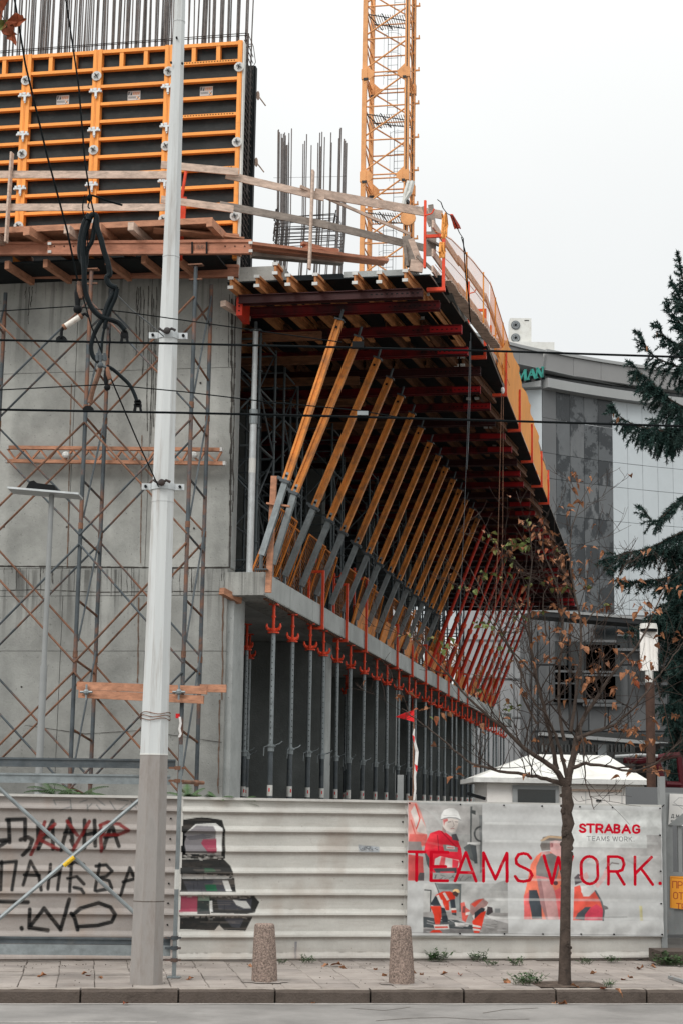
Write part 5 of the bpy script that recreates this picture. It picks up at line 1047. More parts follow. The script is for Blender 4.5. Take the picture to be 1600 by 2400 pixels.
# walers: double channel in red steel
wt = [(-.55,'dk'),(.18,'rd')]+[(.18+1.48*i,'rd' if i%3 else 'dk') for i in range(1,31)]
for i,(t,cc_) in enumerate(wt):
    if t > 45: break
    s1 = (2.66,2.85)[i] if i < 2 else (3.02+random.uniform(-.12,.06)); s0 = -.42 if i == 0 else -2.9
    mt = M['reddk'] if cc_ == 'dk' else M['redw']; w = G()
    z = 10.275
    for o in (-.045,.045):
        w.bbox(s0,s1,t+o-.006,t+o+.006,z-.060,z+.060)
        sg = -1 if o < 0 else 1
        for zz in (-.067,.067): w.bbox(s0,s1,t+o+sg*.0+(-.045 if o<0 else -.006),t+o+(.006 if o<0 else .045),z+zz-.0065,z+zz+.0065)
    wl = part('waler', w, mt, fwk)
    if cc_ != 'dk' and i > 1: g = G(); g.bbox(s1+.001,s1+.012,t-.055,t+.055,z-.074,z+.074); g.bbox(s1-.55,s1-.002,t-.0535,t-.0515,z-.058,z+.058); part('lit_end', g, M['redtip'], wl)  # waler end coloured brighter red, as where light reaches it
    if i < 8:
        g = G()
        for q in range(10): c = W(s1-.08-q*.085, t-.0525, z+(.0)); g.box8(c, U*.018, V*.002, Z*.010)
        part('slot_holes', g, M['black'], wl, kind='stuff')
g = G(); g.bbox(-.47,-.37,-.55,.0,10.02,10.34); part('red_bracket', g, M['red'], fwk)
for z in (10.26,10.18,10.10): g = G(); p = W(-.42,-.552,z); g.tube(p-V*.004,p+V*.0,.013,8); part('bracket_hole', g, M['black'], fwk)
g = G(); g.beam(W(-.66,-.7,10.19), W(-.45,.2,10.18), .10,.10); part('packing_block', g, M['wood_lt'], fwk)
for i,(s,t) in enumerate(((-.2,.9),(-.4,2.5),(-.1,4.1),(-.3,5.9),(-.2,8.0))): g = G(); g.ibeam(W(-2.8,t,10.05), W(s+.9,t,10.03), .09,.15,.03,.04); part('lower_beam', g, M['h20_shade'], fwk)
# edge deck beyond the slab with guard clamps, boards and orange net
ed = thing('edge_walkway', 'narrow timber walkway and guard boards along the upper slab edge', 'walkway', W(3.4,10,10.6))
for k in range(60):
    t = -.1+k*.14+ .0
    if t > 4.2: break
    e = edge_s(t)+.03; g = G(); g.bbox(e, e+.20+.012*math.sin(k), t+.006, t+.134, 10.62, 10.645); part('walk_board', g, M['wood_lt'], ed)
tt = [-.3,1.6,3.9]+[3.9+3.2*i for i in range(1,13)]
for zz, h in ((11.02,.13),(11.52,.13),(10.74,.12)):
    for a, b in zip(tt[:-1], tt[1:]):
        if b > 22 or (zz < 10.9 and b > 8): break
        g = G(); g.beam(W(edge_s(a)-.02,a-.1,zz), W(edge_s(b)-.02,b+.1,zz+random.uniform(-.02,.02)), .03, h); part('guard_board', g, M['wood_lt'] if zz != 11.52 or a < 5 else M['wood_grey'], ed)
net = thing('orange_safety_net', 'orange safety net hung outside the upper slab edge, open mesh near and solid farther off', 'safety net', W(3.7,8,10.7))
NT = [(-1.2,11.02),(-.96,11.26),(.63,11.62),(2.4,11.8),(3.99,11.86),(5.74,11.8),(8.21,11.72),(11.04,11.68),(14.33,11.6),(16.25,11.35),(18.18,11.15),(22,11.1),(30,11.1)]
def nz(t): return float(np.interp(t, [a for a,b in NT], [b for a,b in NT]))
ne = lambda t: edge_s(t)+.05
g = G(); t = -.2
while t < 7.6: g.path([W(ne(t),t,10.72), W(ne(t)+.01,t,nz(t))], .0028, 3, False); t += .075
part('mesh_threads', g, M['mesh'], net, kind='stuff')
g = G()
for f in (.12,.5,.97): g.path([W(ne(t)+.008,t,lerp(10.7,nz(t),f)) for t in np.linspace(-.5,8,30)], .006 if f < .9 else .010, 4)
part('edge_ropes', g, M['mesh'], net)
for t in (1.95, 3.4, 5.0, 6.6): g = G(); g.tube(W(ne(t)+.0,t,10.7), W(ne(t)+.0,t,nz(t)+.03), .016, 6); part('net_pole', g, M['net'], net)
tl = list(np.linspace(5.6, 20.5, 36)); NR = 8; P = np.zeros((NR+1,len(tl),3)); 
for i, t in enumerate(tl):
    for j in range(NR+1): f = j/NR; p = W(ne(t)+(1-f)*(.02+.03*math.sin(t*2.1+f*3)+.02*math.sin(t*5.3))-.02*f, t, lerp(nz(t), 10.55, f) if t > 7.5 else lerp(lerp(10.9,nz(t),(t-5.6)/1.9), 10.62, f)); P[j,i] = p
gridmesh('net_fabric', P, np.ones((NR,len(tl)-1,3))*np.array((.8,.33,.08)), M['net'], net, smooth=True)
g = G(); bun = [BS(x,y,3.25) for x,y in ((1042,498),(1046,520),(1038,540),(1044,560),(1036,548))]
for i in range(14):
    x = 1040+random.uniform(-6,8); y = 500+random.uniform(-2,8); g.path([BS(x,y,3.22), BS(x+random.uniform(-4,4),y+25,3.22), BS(x+random.uniform(-9,3),y+random.uniform(40,62),3.22)], .012, 4)
for i in range(10): x = 1034+random.uniform(-4,6); g.path([BS(x,568,3.2), BS(x+random.uniform(-3,3),590,3.2), BS(x+random.uniform(-4,3),604,3.2)], .014, 4)
part('bunched_net', g, M['net'], net)
g = G()
for i in range(9): x = 1060+i*1.8; g.path([BS(1054+i*.6,503,3.22), BS(x,520+i,3.22), BS(x+3,534+random.uniform(-3,3),3.22)], .012, 4)
part('red_rag', g, M['redbr'], net)
g = G(); g.path([BS(x,y,3.25) for x,y in ((1024,468),(1032,474),(1037,488),(1046,500),(1060,508),(1075,545),(1085,560))], .008, 4); g.path([BS(x,y,3.22) for x,y in ((1084,560),(1087,600),(1090,650),(1098,700),(1100,745))], .010, 4); g.path([BS(x,y,3.22) for x,y in ((1080,556),(1092,600),(1094,650),(1096,700),(1102,760))], .008, 4); part('black_cord', g, M['wire'], net)
for i,(xo,yb,xt,yt) in enumerate(((1040,680,1044,583),(1131,795,1135,705),(1180,900,1183,829),(1213,990,1215,921),(1242,1070,1244,1005),(1265,1137,1268,1073),(1281,1178,1284,1118))):
    t_ = (-.3,3.0,7.2,10.8,14.6,18.2,21.1)[i]; s_ = edge_s(t_)+(.02 if i else .12); q = st(onp(xo,yb,O+U*s_,U)); t_ = q[1] if i else t_; H = .92
    z0 = 10.44; lab = f'{ORD[i]} red guardrail clamp on the upper slab edge, counted from the slab corner'
    redclamp(s_+.04, t_, z0, H, .55 if i else .6, lab, 'red clamps on the upper slab edge', .30)

# ------------------------------------------------------------------ raking struts
def strut(t, label, sb=-.17, sc_=.33, se=1.45):
    b = W(sb, t, 5.78); r = thing('raking_strut', label, 'strut', b, 'orange raking struts')
    A = W(sb,t,6.02); Cc_ = W(sc_,t,7.25); T_ = W(se,t,9.98); TT = W(se+.05,t,10.16)
    d_ = (T_-A).normalized(); n1 = d_.cross(V).normalized()
    g = G()
    for o in (-.05,.05): g.beam(A+V*o*.8, Cc_+d_*.15+V*o*.8, .028, .10, n1)
    g.beam(A, Cc_+d_*.1, .05, .045, n1); part('lower_tube', g, M['galv'], r)
    g = G()
    for o in (-1,1): g.beam(Cc_+n1*o*.043, T_+n1*o*.043, .115, .034, n1)
    g.beam(Cc_, T_, .07, .051, n1); up_ = part('upper_profile', g, M['orange_dk'], r)
    g = G(); g.beam(Cc_-d_*.03, Cc_+d_*.02, .17, .17, n1); g.beam(Cc_-n1*.11-d_*.02, Cc_+n1*.15+d_*.03, .09, .05, d_); part('collar', g, M['galvdk'], r)
    g = G(); g.tube(T_-d_*.03, TT, .026, 6); g.beam(T_-d_*.015, T_+d_*.012, .16, .16, n1); part('head_pin', g, M['galvdk'], r)
    g = G(); g.bbox(sb-.1,sb+.1,t-.07,t+.07,5.775,5.79); g.bbox(sb-.03,sb+.01,t-.05,t+.05,5.79,6.04); part('foot', g, M['galvdk'], r)
    for f in (.03,.95):
        p = lerp(Cc_,T_,f)
        g = G(); g.box8(p-V*.068, d_*.02, V*.003, n1*.02); part('pin_hole', g, M['black'], up_)
    return r
strut(-.2, 'first orange raking strut, nearest the concrete wall corner', -.01, .36, 1.22); strut(.87, 'second orange raking strut counted from the concrete wall corner', -.07, .28, 1.35)
s1_ = strut(2.33, 'third orange raking strut counted from the concrete wall corner')
for k in range(3, 15): copytree(s1_, s1_.location+V*(1.45*(k-2)+random.uniform(-.06,.06)), f'{ORD[k]} orange raking strut counted from the concrete wall corner')
def rstrut(t, label):
    b = W(-.12,t,5.78); r = thing('raking_strut', label, 'strut', b, 'red raking struts'); A = W(-.15,t,5.95); B = W(.45,t,7.5); T_ = W(1.45,t,10.08)
    g = G(); g.tube(A,B,.062,8); part('lower_tube', g, M['red'], r, smooth=True); g = G(); g.tube(B,T_,.048,8); part('upper_tube', g, M['red'], r, smooth=True)
    g = G(); d_=(T_-A).normalized(); g.tube(B-d_*.06,B+d_*.08,.08,8); part('collar', g, M['redbr'], r); g = G(); g.bbox(-.24,-.04,t-.08,t+.08,5.775,5.80); g.bbox(-.18,-.12,t-.05,t+.05,5.8,6.0); part('foot', g, M['reddk'], r); return r
r1_ = rstrut(21.6, 'nearest of the red raking struts, just beyond the last orange strut')
for k in range(1, 12): copytree(r1_, r1_.location+V*(1.75*k+random.uniform(-.08,.08)), f'{ORD[k]} red raking strut counted from the near end of the red row')

# orange barrier mesh panels leaning behind the struts
def barrier(t, s, L, lean, solid, label):
    b = W(s,t,5.78); r = thing('barrier_panel', label, 'mesh barrier', b, 'orange mesh barriers on the lower slab'); H = 1.12
    q = lambda u, v: W(s+lean*v, t+u*L, 5.80+H*v)
    g = G()
    for a, c in (((0,0),(1,0)),((0,1),(1,1)),((0,0),(0,1)),((1,0),(1,1))): g.tube(q(*a), q(*c), .018, 6)
    part('frame', g, M['mesh'], r); g = G(); n_ = 12
    for i in range(1, n_): g.tube(q(i/n_,0), q(i/n_,1), .0042, 4, cap=False)
    for v in (.12,.35,.6,.85): g.tube(q(0,v), q(1,v), .0042, 4, cap=False)
    part('wire_grid', g, M['mesh'], r)
    if solid: g = G(); g.prism([q(.04,.03),q(.96,.03),q(.96,.5),q(.04,.5)], U*.012); part('infill_sheet', g, M['orange_dk'], r)
    return r
bl = [( .3,-.30,1.6,.42,0),(1.9,-.42,1.5,.36,0),(3.3,-.35,1.6,.40,0),(4.9,-.30,1.5,.30,0),(7.6,-.45,1.3,.42,0),(9.3,-.25,1.6,.30,1)]+[(11.2+1.9*i,-.35+.1*(i%2),1.7,.25+.1*(i%3),1) for i in range(16)]
for i, a in enumerate(bl): barrier(*a, f'{ORD[i]} orange mesh barrier panel behind the struts, counted from the slab corner')
tm = thing('marker_post', 'rough timber post with a short cross piece at the near slab corner', 'timber post', W(.03,-.06,5.2))
g = G(); g.beam(BT(629,1389,-.1), BT(643,1116,-.1), .10, .06, V); part('post', g, M['wood_or'], tm)
g = G(); g.beam(BT(626,1180,-.16), BT(679,1187,-.16), .03, .10, V); part('cross_piece', g, M['wood_or'], tm)

# ------------------------------------------------------------------ vertical steel props under the lower slab
def mkprop(label):
    r = thing('steel_prop', label, 'steel prop', W(-.06,1.0,0), 'steel props under the lower slab'); o = W(-.06,1.0,0)
    g = G(); g.tube(o, o+Z*2.95, .047, 10); lo = part('outer_tube', g, M['galvdk'], r, smooth=True)
    g = G(); g.tube(o+Z*2.95, o+Z*4.86, .040, 10); inn = part('inner_tube', g, M['galv'], r, smooth=True)
    g = G()
    for k in range(18): c = o+Z*(3.05+k*.1)-V*.0385; g.tube(c-V*.004, c+V*.0, .010, 6)
    part('pin_holes', g, M['black'], inn, kind='stuff')
    g = G(); g.tube(o+Z*2.86, o+Z*2.98, .060, 10); g.tube(o+Z*2.94, o+Z*2.96, .085, 10); g.path([o+U*.05+Z*2.95, o+U*.16-V*.03+Z*2.99, o+U*.20-V*.03+Z*3.03], .011, 5); g.path([o-U*.05-V*.05+Z*2.95, o-U*.10-V*.07+Z*2.93, o-U*.105-V*.07+Z*2.78], .008, 5); part('collar_nut', g, M['galv'], r)
    g = G(); g.tube(o+Z*2.12, o+Z*2.30, .0490, 10); st_ = part('white_sticker', g, M['white'], r, smooth=True)
    g = G(); g.box8(o-V*.0475+Z*2.22, U*.010, V*.004, Z*.03); part('red_mark', g, M['redflag'], st_)
    g = G(); g.tube(o+Z*4.86, o+Z*5.33, .026, 8); hd = part('head_spindle', g, M['redbr'], r)
    g = G(); g.box8(o+Z*5.345, U*.075, V*.06, Z*.010); part('head_plate', g, M['redbr'], hd)
    g = G(); g.tube(o+Z*4.85, o+Z*4.875, .10, 12); g.tube(o+Z*4.89, o+Z*4.94, .055, 10)
    for sg in (-1,1): g.path([o+U*sg*.04+Z*4.91, o+U*sg*.095+Z*4.925, o+U*sg*.118+Z*4.97, o+U*sg*.115+Z*5.02], [.032,.031,.025,.012], 6)
    g.tube(o+Z*5.12,o+Z*5.15,.04,8); part('wing_nut', g, M['redbr'], hd)
    return r
pt = [1.0,2.55,4.2,5.5,7.0,8.5,10.1,11.9,13.5,15.2]+[16.9+1.55*i for i in range(19)]
p0 = mkprop('first steel prop with red winged head, nearest the wall corner under the lower slab'); p0.rotation_euler = (0,0,0)
for i, t in enumerate(pt):
    if i == 0: continue
    c = copytree(p0, W(-.07+random.uniform(-.02,.02), t, 0), f'{ORD[i]} steel prop with red head counted from the wall corner', rotz=random.choice((0,.4,-.5,.8,2.6)))
    c.rotation_euler = (random.uniform(-.004,.004), random.uniform(-.006,.006), c.rotation_euler.z)
for i in range(13):
    c = copytree(p0, W(-1.3 if i % 2 else -1.7, 2.3+i*1.9+ (7 if i > 2 else 0), 0), f'{ORD[i]} steel prop of the dark inner row counted from the wall corner', rotz=random.uniform(-2,2)); c['group'] = 'steel props of the inner row'
for i,(s,t) in enumerate(((-1.4,2.2),(-1.75,3.0))):
    c = copytree(p0, W(s,t,0), ('steel prop','slimmer-looking steel prop')[i]+' in the dark bay beside the concrete wall'+(', set deeper inside' if i else ''), rotz=.3*i)
# small row of pegs along the soffit edge
g = G()
t = .3
while t < 40: c = W(-.05,t,5.355); g.box8(c, U*.03, V*.02, Z*.017); t += .16
o_ = part('soffit_pegs', g, M['rust'], bld)
# aluminium prop and shoring towers of the upper storey
ap = thing('aluminium_prop', 'tall bright aluminium prop beside the concrete wall on the lower slab', 'prop', BT(585,1330,.3))
q0, q1 = BT(586,1330,.3), BT(600,760,.3); x_, y_ = (q0.x+q1.x)/2, q0.y
vq = lambda z: Vector((x_, y_, z)); g = G(); g.tube(vq(5.78), vq(8.55), .058, 12); part('outer_tube', g, M['alu'], ap, smooth=True); g = G(); g.tube(vq(8.55), vq(10.0), .046, 12); part('inner_tube', g, M['alu'], ap, smooth=True)
g = G(); g.tube(vq(8.35), vq(8.6), .072, 12); part('collar_nut', g, M['galv'], ap); g = G(); g.tube(vq(10.0), vq(10.15), .03, 8); g.box8(vq(10.0), U*.1, V*.04, Z*.012); part('head', g, M['galvdk'], ap)
g = G(); g.tube(vq(7.5), vq(7.75), .0595, 12); part('white_label', g, M['white'], ap)
def shoring(s, t, label):
    r = thing('shoring_tower', label, 'shoring tower', W(s,t,5.78), 'shoring towers of the upper storey'); b = r.location; L = 1.2; Wd = .9
    cs = [(0,0),(Wd,0),(0,L),(Wd,L)]
    for (a,c) in cs:
        g = G(); g.tube(b+U*a+V*c, b+U*a+V*c+Z*4.3, .024, 8); lg_ = part('leg', g, M['galv_shade'], r, smooth=True)
        g = G()
        for z in (.6,1.6,2.6,3.6): g.tube(b+U*a+V*c+Z*z, b+U*a+V*c+Z*(z+.02), .05, 8)
        part('rosette', g, M['galv_shade'], lg_)
    for z in (.3,1.3,2.3,3.3,4.2):
        for (a,c) in (((0,0),(Wd,0)),((0,L),(Wd,L)),((0,0),(0,L)),((Wd,0),(Wd,L))): 
            if z in (1.3,3.3) and a[1]==c[1]: continue
            g = G(); g.tube(b+U*a[0]+V*a[1]+Z*z, b+U*c[0]+V*c[1]+Z*z, .018, 6); part('ledger', g, M['galv_shade'], r)
    for i, z in enumerate((.35,1.35,2.35,3.3)):
        a, c = ((0,0),(Wd,0)) if i % 2 == 0 else ((Wd,0),(0,0)); g = G(); g.tube(b+U*a[0]+Z*z, b+U*c[0]+Z*(z+.95), .018, 6); part('diagonal', g, M['galv_shade'], r)
        a, c = ((Wd,0),(Wd,L)) if i % 2 else ((Wd,L),(Wd,0)); g = G(); g.tube(b+U*a[0]+V*a[1]+Z*z, b+U*c[0]+V*c[1]+Z*(z+.95), .016, 6); part('diagonal', g, M['galvdk'], r)
    return r
sh = shoring(-.45,.75,'first galvanised shoring tower behind the struts, nearest the concrete wall')
sh.location = W(-1.25,.75,5.78); 
for i in range(1, 15): copytree(sh, W(-1.35 if i%2 else -1.75, .75+i*2.4, 5.78), f'{ORD[i]} galvanised shoring tower behind the struts, counted from the wall')
for i in range(6): c = copytree(sh, W(-3.4, 1.6+i*4.2, 5.78), f'{ORD[i]} shoring tower of the inner dark row, counted from the wall')
# ------------------------------------------------------------------ tower crane mast
cz = W(-4.0, 36.8, 10.84)
crn = thing('tower_crane', 'orange lattice mast of a tower crane rising behind the slab', 'crane', cz)
CH = [(-4.83,36.0),(-3.12,36.0),(-4.83,37.7),(-3.12,37.7)]
ztop = 37.0
for i,(s,t) in enumerate(CH):
    g = G(); g.bbox(s-.09,s+.09,t-.09,t+.09,10.84,ztop); ch = part('chord', g, M['crane'], crn)
    if i in (1,3): g = G(); g.bbox(s-.02,s+.02,t-.101,t-.092,10.9,ztop); part('chord_groove', g, M['frame'], ch)
bays = [33.65, 32.26, 30.83, 29.39, 27.98, 26.53, 25.1, 23.7, 22.3]
bays = [36.5, 35.07]+bays+[22.3-1.43*k for k in range(1,8)]
for i, z in enumerate(bays):
    dbl = i in (4,7,10,13)
    for (a, c) in ((0,1),(2,3),(0,2),(1,3)):
        for dz in ((0,-.16) if dbl else (0,)):
            g = G(); g.tube(W(*CH[a],z+dz), W(*CH[c],z+dz), .030, 6); part('strut_bar', g, M['crane'], crn)
    if i+1 < len(bays):
        z2 = bays[i+1]
        g = G(); g.tube(W(*CH[0],z2+.15), W(*CH[1],z-.1), .034, 6); part('diagonal_bar', g, M['crane'], crn)
        g = G(); g.tube(W(*CH[2],z-.1), W(*CH[3],z2+.15), .032, 6); part('diagonal_bar', g, M['crane'], crn)
        zm = (z+z2)/2
        for a, c in ((0,2),(1,3)):
            for za, zb_ in ((z,zm),(zm,z2)):
                g = G(); p, q = (CH[a],CH[c]) if za == z else (CH[c],CH[a]); g.tube(W(*p,za-.05), W(*q,zb_+.05), .028, 6); part('diagonal_bar', g, M['crane'], crn)
    if dbl:
        for k,(sx) in ((0,1),(1,-1),(2,1),(3,-1)):
            g = G(); s,t = CH[k]; g.prism([W(s,t-.1,z+.35), W(s+sx*.38,t-.1,z-.02), W(s+sx*.38,t-.1,z-.18), W(s,t-.1,z-.5)], V*.03); part('gusset', g, M['crane'], crn)
            g = G(); g.bbox(s-.12,s+.12,t-.12,t+.12,z-.3,z+.12); part('splice_box', g, M['crane'], crn)
            g = G(); g.bbox(s-.03,s+sx*.16,t-.13,t-.1,z-.36,z-.26); part('splice_bolt', g, M['frame'], crn)
    g = G(); s,t = CH[3]; g.bbox(s+.09,s+.26,t-.03,t+.03,z-.72,z-.66); g.bbox(s+.2,s+.25,t-.03,t+.03,z-.66,z-.56); part('cable_hook', g, M['crane'], crn)
def platform(z, flip):
    g = G(); a = -4.75; b = -3.2
    for q in range(17):
        s_ = a+q*.095; g.beam(W(s_,36.15+.3*(q/17),z), W(s_,37.6,z), .028, .02)
    p = part('rest_platform', g, M['white'], crn, kind='stuff')
    g = G()
    for (s0,t0,s1,t1) in ((a,36.1,b,36.95),(a+.55,36.1,a+.75,37.6),(a+.1,37.0,b,37.7),(a,36.15,a+.35,37.6)): g.beam(W(s0,t0,z-.03), W(s1,t1,z-.03), .03, .03)
    part('platform_bearer', g, M['frame'], p)
for z, f in ((33.4,0),(29.15,1),(25.05,0),(20.8,1)): platform(z, f)
for zz0, zz1, s in ((29.4,33.2,-4.05),(25.3,29.0,-3.75),(21.2,24.9,-4.15),(33.6,37,-3.8)):
    g = G(); g.tube(W(s,36.9,zz0), W(s,36.9,zz1), .012, 4); g.tube(W(s+.4,36.9,zz0), W(s+.4,36.9,zz1), .012, 4)
    z = zz0
    while z < zz1: g.tube(W(s,36.9,z), W(s+.4,36.9,z), .009, 4); z += .3
    part('ladder', g, M['galvdk'], crn)
    g = G(); z = zz1-.5
    while z > zz0+1.2: g.path([W(s+.2+.36*math.cos(a), 36.85-.38*math.sin(a), z) for a in np.linspace(-.4,math.pi+.4,12)], .008, 3); z -= .85
    for a in (.3,1.57,2.8): g.tube(W(s+.2+.36*math.cos(a),36.85-.38*math.sin(a),zz0+1.2), W(s+.2+.36*math.cos(a),36.85-.38*math.sin(a),zz1-.4), .007, 3)
    part('ladder_hoops', g, M['galvdk'], crn)
g = G(); g.path([BT(x,y,35.6) for x,y in ((966,425),(960,450),(947,470),(945,480),(950,450),(958,425))], .10, 6); part('white_wrap', g, M['white'], crn)
g = G(); g.beam(BT(955,435,35.7), BT(950,470,35.7), .12, .25, V); part('climbing_block', g, M['orange_dk'], crn)
g = G(); g.beam(BT(953,470,35.7), BT(951,476,35.7), .2, .3, V); part('shoe', g, M['frame'], crn)
g = G(); p = BT(955,510,35.6); g.tube(p, p+V*.1, .30, 14); part('cable_sheave', g, M['crane'], crn)

# ------------------------------------------------------------------ glass office block
offB = thing('office_building', 'tall curved grey glass office block with teal letters on its cornice', 'building', (10, 76, 0))
KO = 1.2; C0 = Vector((8.94, 75.0, 0))*KO; pts = [C0]; zk = lambda z: 2+(z-2)*KO; angs = []
a_ = 33.0
for i in range(15):
    aa = math.radians(a_); w = (.80 if i < 5 else .82)*KO; pts.append(pts[-1]+Vector((math.cos(aa), math.sin(aa), 0))*w); angs.append(aa); a_ -= (1.6 if i < 5 else 1.3)
RH = [1.3,1.6,1.15,1.6,1.25,1.5,1.25,1.5]; ztopg = 20.62
def opanel(name, p, q, z0, z1, m_, par=offB, off=0.0, th=.06, gap=.012, label=None):
    d_ = (q-p).normalized(); n_ = Vector((d_.y, -d_.x, 0)); g = G(); z0 = zk(z0); z1 = zk(z1); c = (p+q)/2+n_*off; L = (q-p).length/2-gap
    g.box8(c+Z*((z0+z1)/2), d_*L, n_*(th/2), Z*((z1-z0)/2-gap)); return part(name, g, m_, par, label=label)
g = G()
for p, q in zip(pts[:-1], pts[1:]): d_ = (q-p).normalized(); n_ = Vector((d_.y,-d_.x,0)); g.box8((p+q)/2-n_*.12+Z*11, d_*((q-p).length/2+.02), n_*.05, Z*11)
part('backing_wall', g, M['frame'], offB)
for i in range(len(pts)-1):
    z = ztopg
    for r, h in enumerate(RH):
        dark = i < 5
        if i == 0: m_ = M['offgrey']
        elif dark: m_ = M['offgl']
        elif 0: pass
        else: m_ = M['offlt']
        if dark and i and r >= 0: m_ = M['offgl%d' % random.choice((0,1,2))]
        o = opanel('glass_pane' if dark and i else 'cladding_panel', pts[i], pts[i+1], z-h, z, m_, off=random.uniform(-.006,.006))
        if dark and i: o.rotation_euler = (0,0,0)
        z -= h
zlow = z
# left return of the block (lit side) and its panels
lp_ = [C0]; 
for i in range(9): lp_.append(lp_[-1]+Vector((-math.cos(math.radians(14)), math.sin(math.radians(14)), 0))*1.05*KO)
for i in range(9):
    z = ztopg
    for r, h in enumerate([2.9,2.85,2.7,2.7]): opanel('cladding_panel', lp_[i+1], lp_[i], z-h, z, M['offlt']); z -= h
def band(P_, z0, z1, m_, name, off, th, gap=.008, step=1):
    for i in range(0, len(P_)-step, step): opanel(name, P_[i], P_[i+step], z0, z1, m_, off=off, th=th, gap=gap)
band(pts, 20.64, 21.08, M['ledge'], 'ledge_panel', .20, .6, step=1); band(lp_[::-1], 20.64, 21.08, M['ledge'], 'ledge_panel', .20, .6)
band(pts, 21.10, 21.4, M['offdk'], 'ribbon_window', -.1, .1); band(lp_[::-1], 21.10, 21.4, M['offdk'], 'ribbon_window', -.1, .1)
for i in range(0, len(pts)-1, 2):
    zc0 = 21.42; j = min(i+2, len(pts)-1); opanel('cornice_panel', pts[i], pts[j], zc0, 22.28, M['offcor'], off=.25, th=.2, gap=.02)
    opanel('cornice_cap', pts[i], pts[j], 22.28, 22.42, M['ledge'], off=.30, th=.3, gap=0)
cl_ = [C0+Vector(v)*KO for v in ((-.1,-.15,0),(-1.3,-1.0,0),(-2.6,-2.1,0),(-4.1,-3.4,0),(-6,-5.2,0))]
for i in range(4): opanel('cornice_panel', cl_[i+1], cl_[i], 21.42, 22.20, M['offcor'], off=.2, th=.2, gap=.02); opanel('cornice_cap', cl_[i+1], cl_[i], 22.20, 22.34, M['ledge'], off=.26, th=.3, gap=0)
g = G(); g.prism([C0+Vector((x,y,zk(21.41))) for x,y in ((-6,-5),(.2,-.5),(7,4.6),(7,11),(-9,11))], Z*.04); part('soffit', g, M['grey'], offB)
g = G(); g.prism([C0+Vector((x,y,zk(22.2))) for x,y in ((-1,1),(12,7),(12,16),(-4,16))], Z*.1); part('roof', g, M['grey'], offB)
# letters M A N in teal, raised from the sign band
sgn = thing('roof_sign', 'teal serif letters under the cornice of the glass office block', 'sign', D(1240,890,83.2))
SGN = D(1240,880,83.0); sdv = Vector((math.cos(math.radians(-18)), -math.sin(math.radians(-18)), 0)); 
def SL(x, y): n_ = Vector((-0.2,-1,0)); return onp(x, y, SGN, Vector((.28,.96,0)))
def lstroke(g, x0,y0,x1,y1,w):
    a, b = SL(x0,y0), SL(x1,y1); g.beam(a, b, w, .12, Vector((.28,.96,0)))
L_ = {'R': [], 'M': [(1209,894,1212,870,.06),(1212,870,1219,889,.11),(1219,889,1229,868,.06),(1229,868,1231,890,.12),(1206,894.5,1213,893.5,.05),(1227,890.8,1235,889.6,.05),(1209,870,1214,869.5,.05),(1227,868,1233,867.3,.05)],
 'A': [(1236,889,1245,866,.06),(1245,866,1254,886,.13),(1240,880,1250,878.5,.05),(1234,889.5,1240,888.6,.05),(1250,887,1257,886,.05)],
 'N': [(1256,885,1258,863,.06),(1258,863,1270,884,.13),(1270,884,1271,861,.06),(1253,885.8,1260,884.7,.05),(1255,863.6,1260,862.8,.05),(1267,861.4,1274,860.4,.05)]}
for k in 'MAN':
    g = G()
    for s_ in L_[k]: lstroke(g, s_[0],s_[1],s_[2],s_[3],s_[4]*1.15)
    part('letter_'+k.lower(), g, M['sign'], sgn)
g = G(); a,b,c,d = SL(1180,882), SL(1272,858), SL(1274,886), SL(1180,904); nn = Vector((.28,.96,0))*.25; g.prism([a+nn,b+nn,c+nn,d+nn], Vector((.28,.96,0))*.05); part('sign_band', g, M['offdk'], sgn)
# roof plant
ac = thing('air_conditioner', 'white twin-fan air conditioning unit on the office roof', 'air conditioner', D(1218,790,94))
def box_px(x0,y0,x1,y1,d,dep): a, b = D(x0,y1,d), D(x1,y0,d); g = G(); g.box((a.x),(b.x),d,d+dep,a.z,b.z); return g
part('casing', box_px(1194,746,1244,802,94,.9), M['white'], ac)
for cy in (762,792):
    c = D(1207,cy,93.98); g = G(); N = 24; g.tube(c, c-Vector((0,.02,0)), .26, 20); fr = part('fan_ring', g, M['galvdk'], ac)
    g = G()
    for k in range(7): a = 2*math.pi*k/7; e = Vector((math.cos(a),0,math.sin(a))); g.beam(c+e*.04-Vector((0,.03,0)), c+e*.18-Vector((0,.03,0)), .05, .012, e.cross(Vector((0,1,0))))
    g.tube(c-Vector((0,.03,0)), c-Vector((0,.05,0)), .05, 10); part('fan_blades', g, M['black'], fr)
    g = G(); 
    for r_ in (.1,.16,.2): g.path([c-Vector((0,.055,0))+Vector((math.cos(a)*r_,0,math.sin(a)*r_)) for a in np.linspace(0,2*math.pi,18)], .008, 3)
    part('fan_guard', g, M['alu'], fr)
g = G(); c = D(1233,751,93.99); g.box8(c, Vector((.13,0,0)), Vector((0,.01,0)), Vector((0,0,.02))); part('badge', g, M['black'], ac)
rp = thing('roof_plinth', 'white boxy plinth below the air conditioner on the office roof', 'plinth', D(1240,812,93.5)); part('casing', box_px(1194,802,1298,835,93.6,2.5), M['white'], rp)
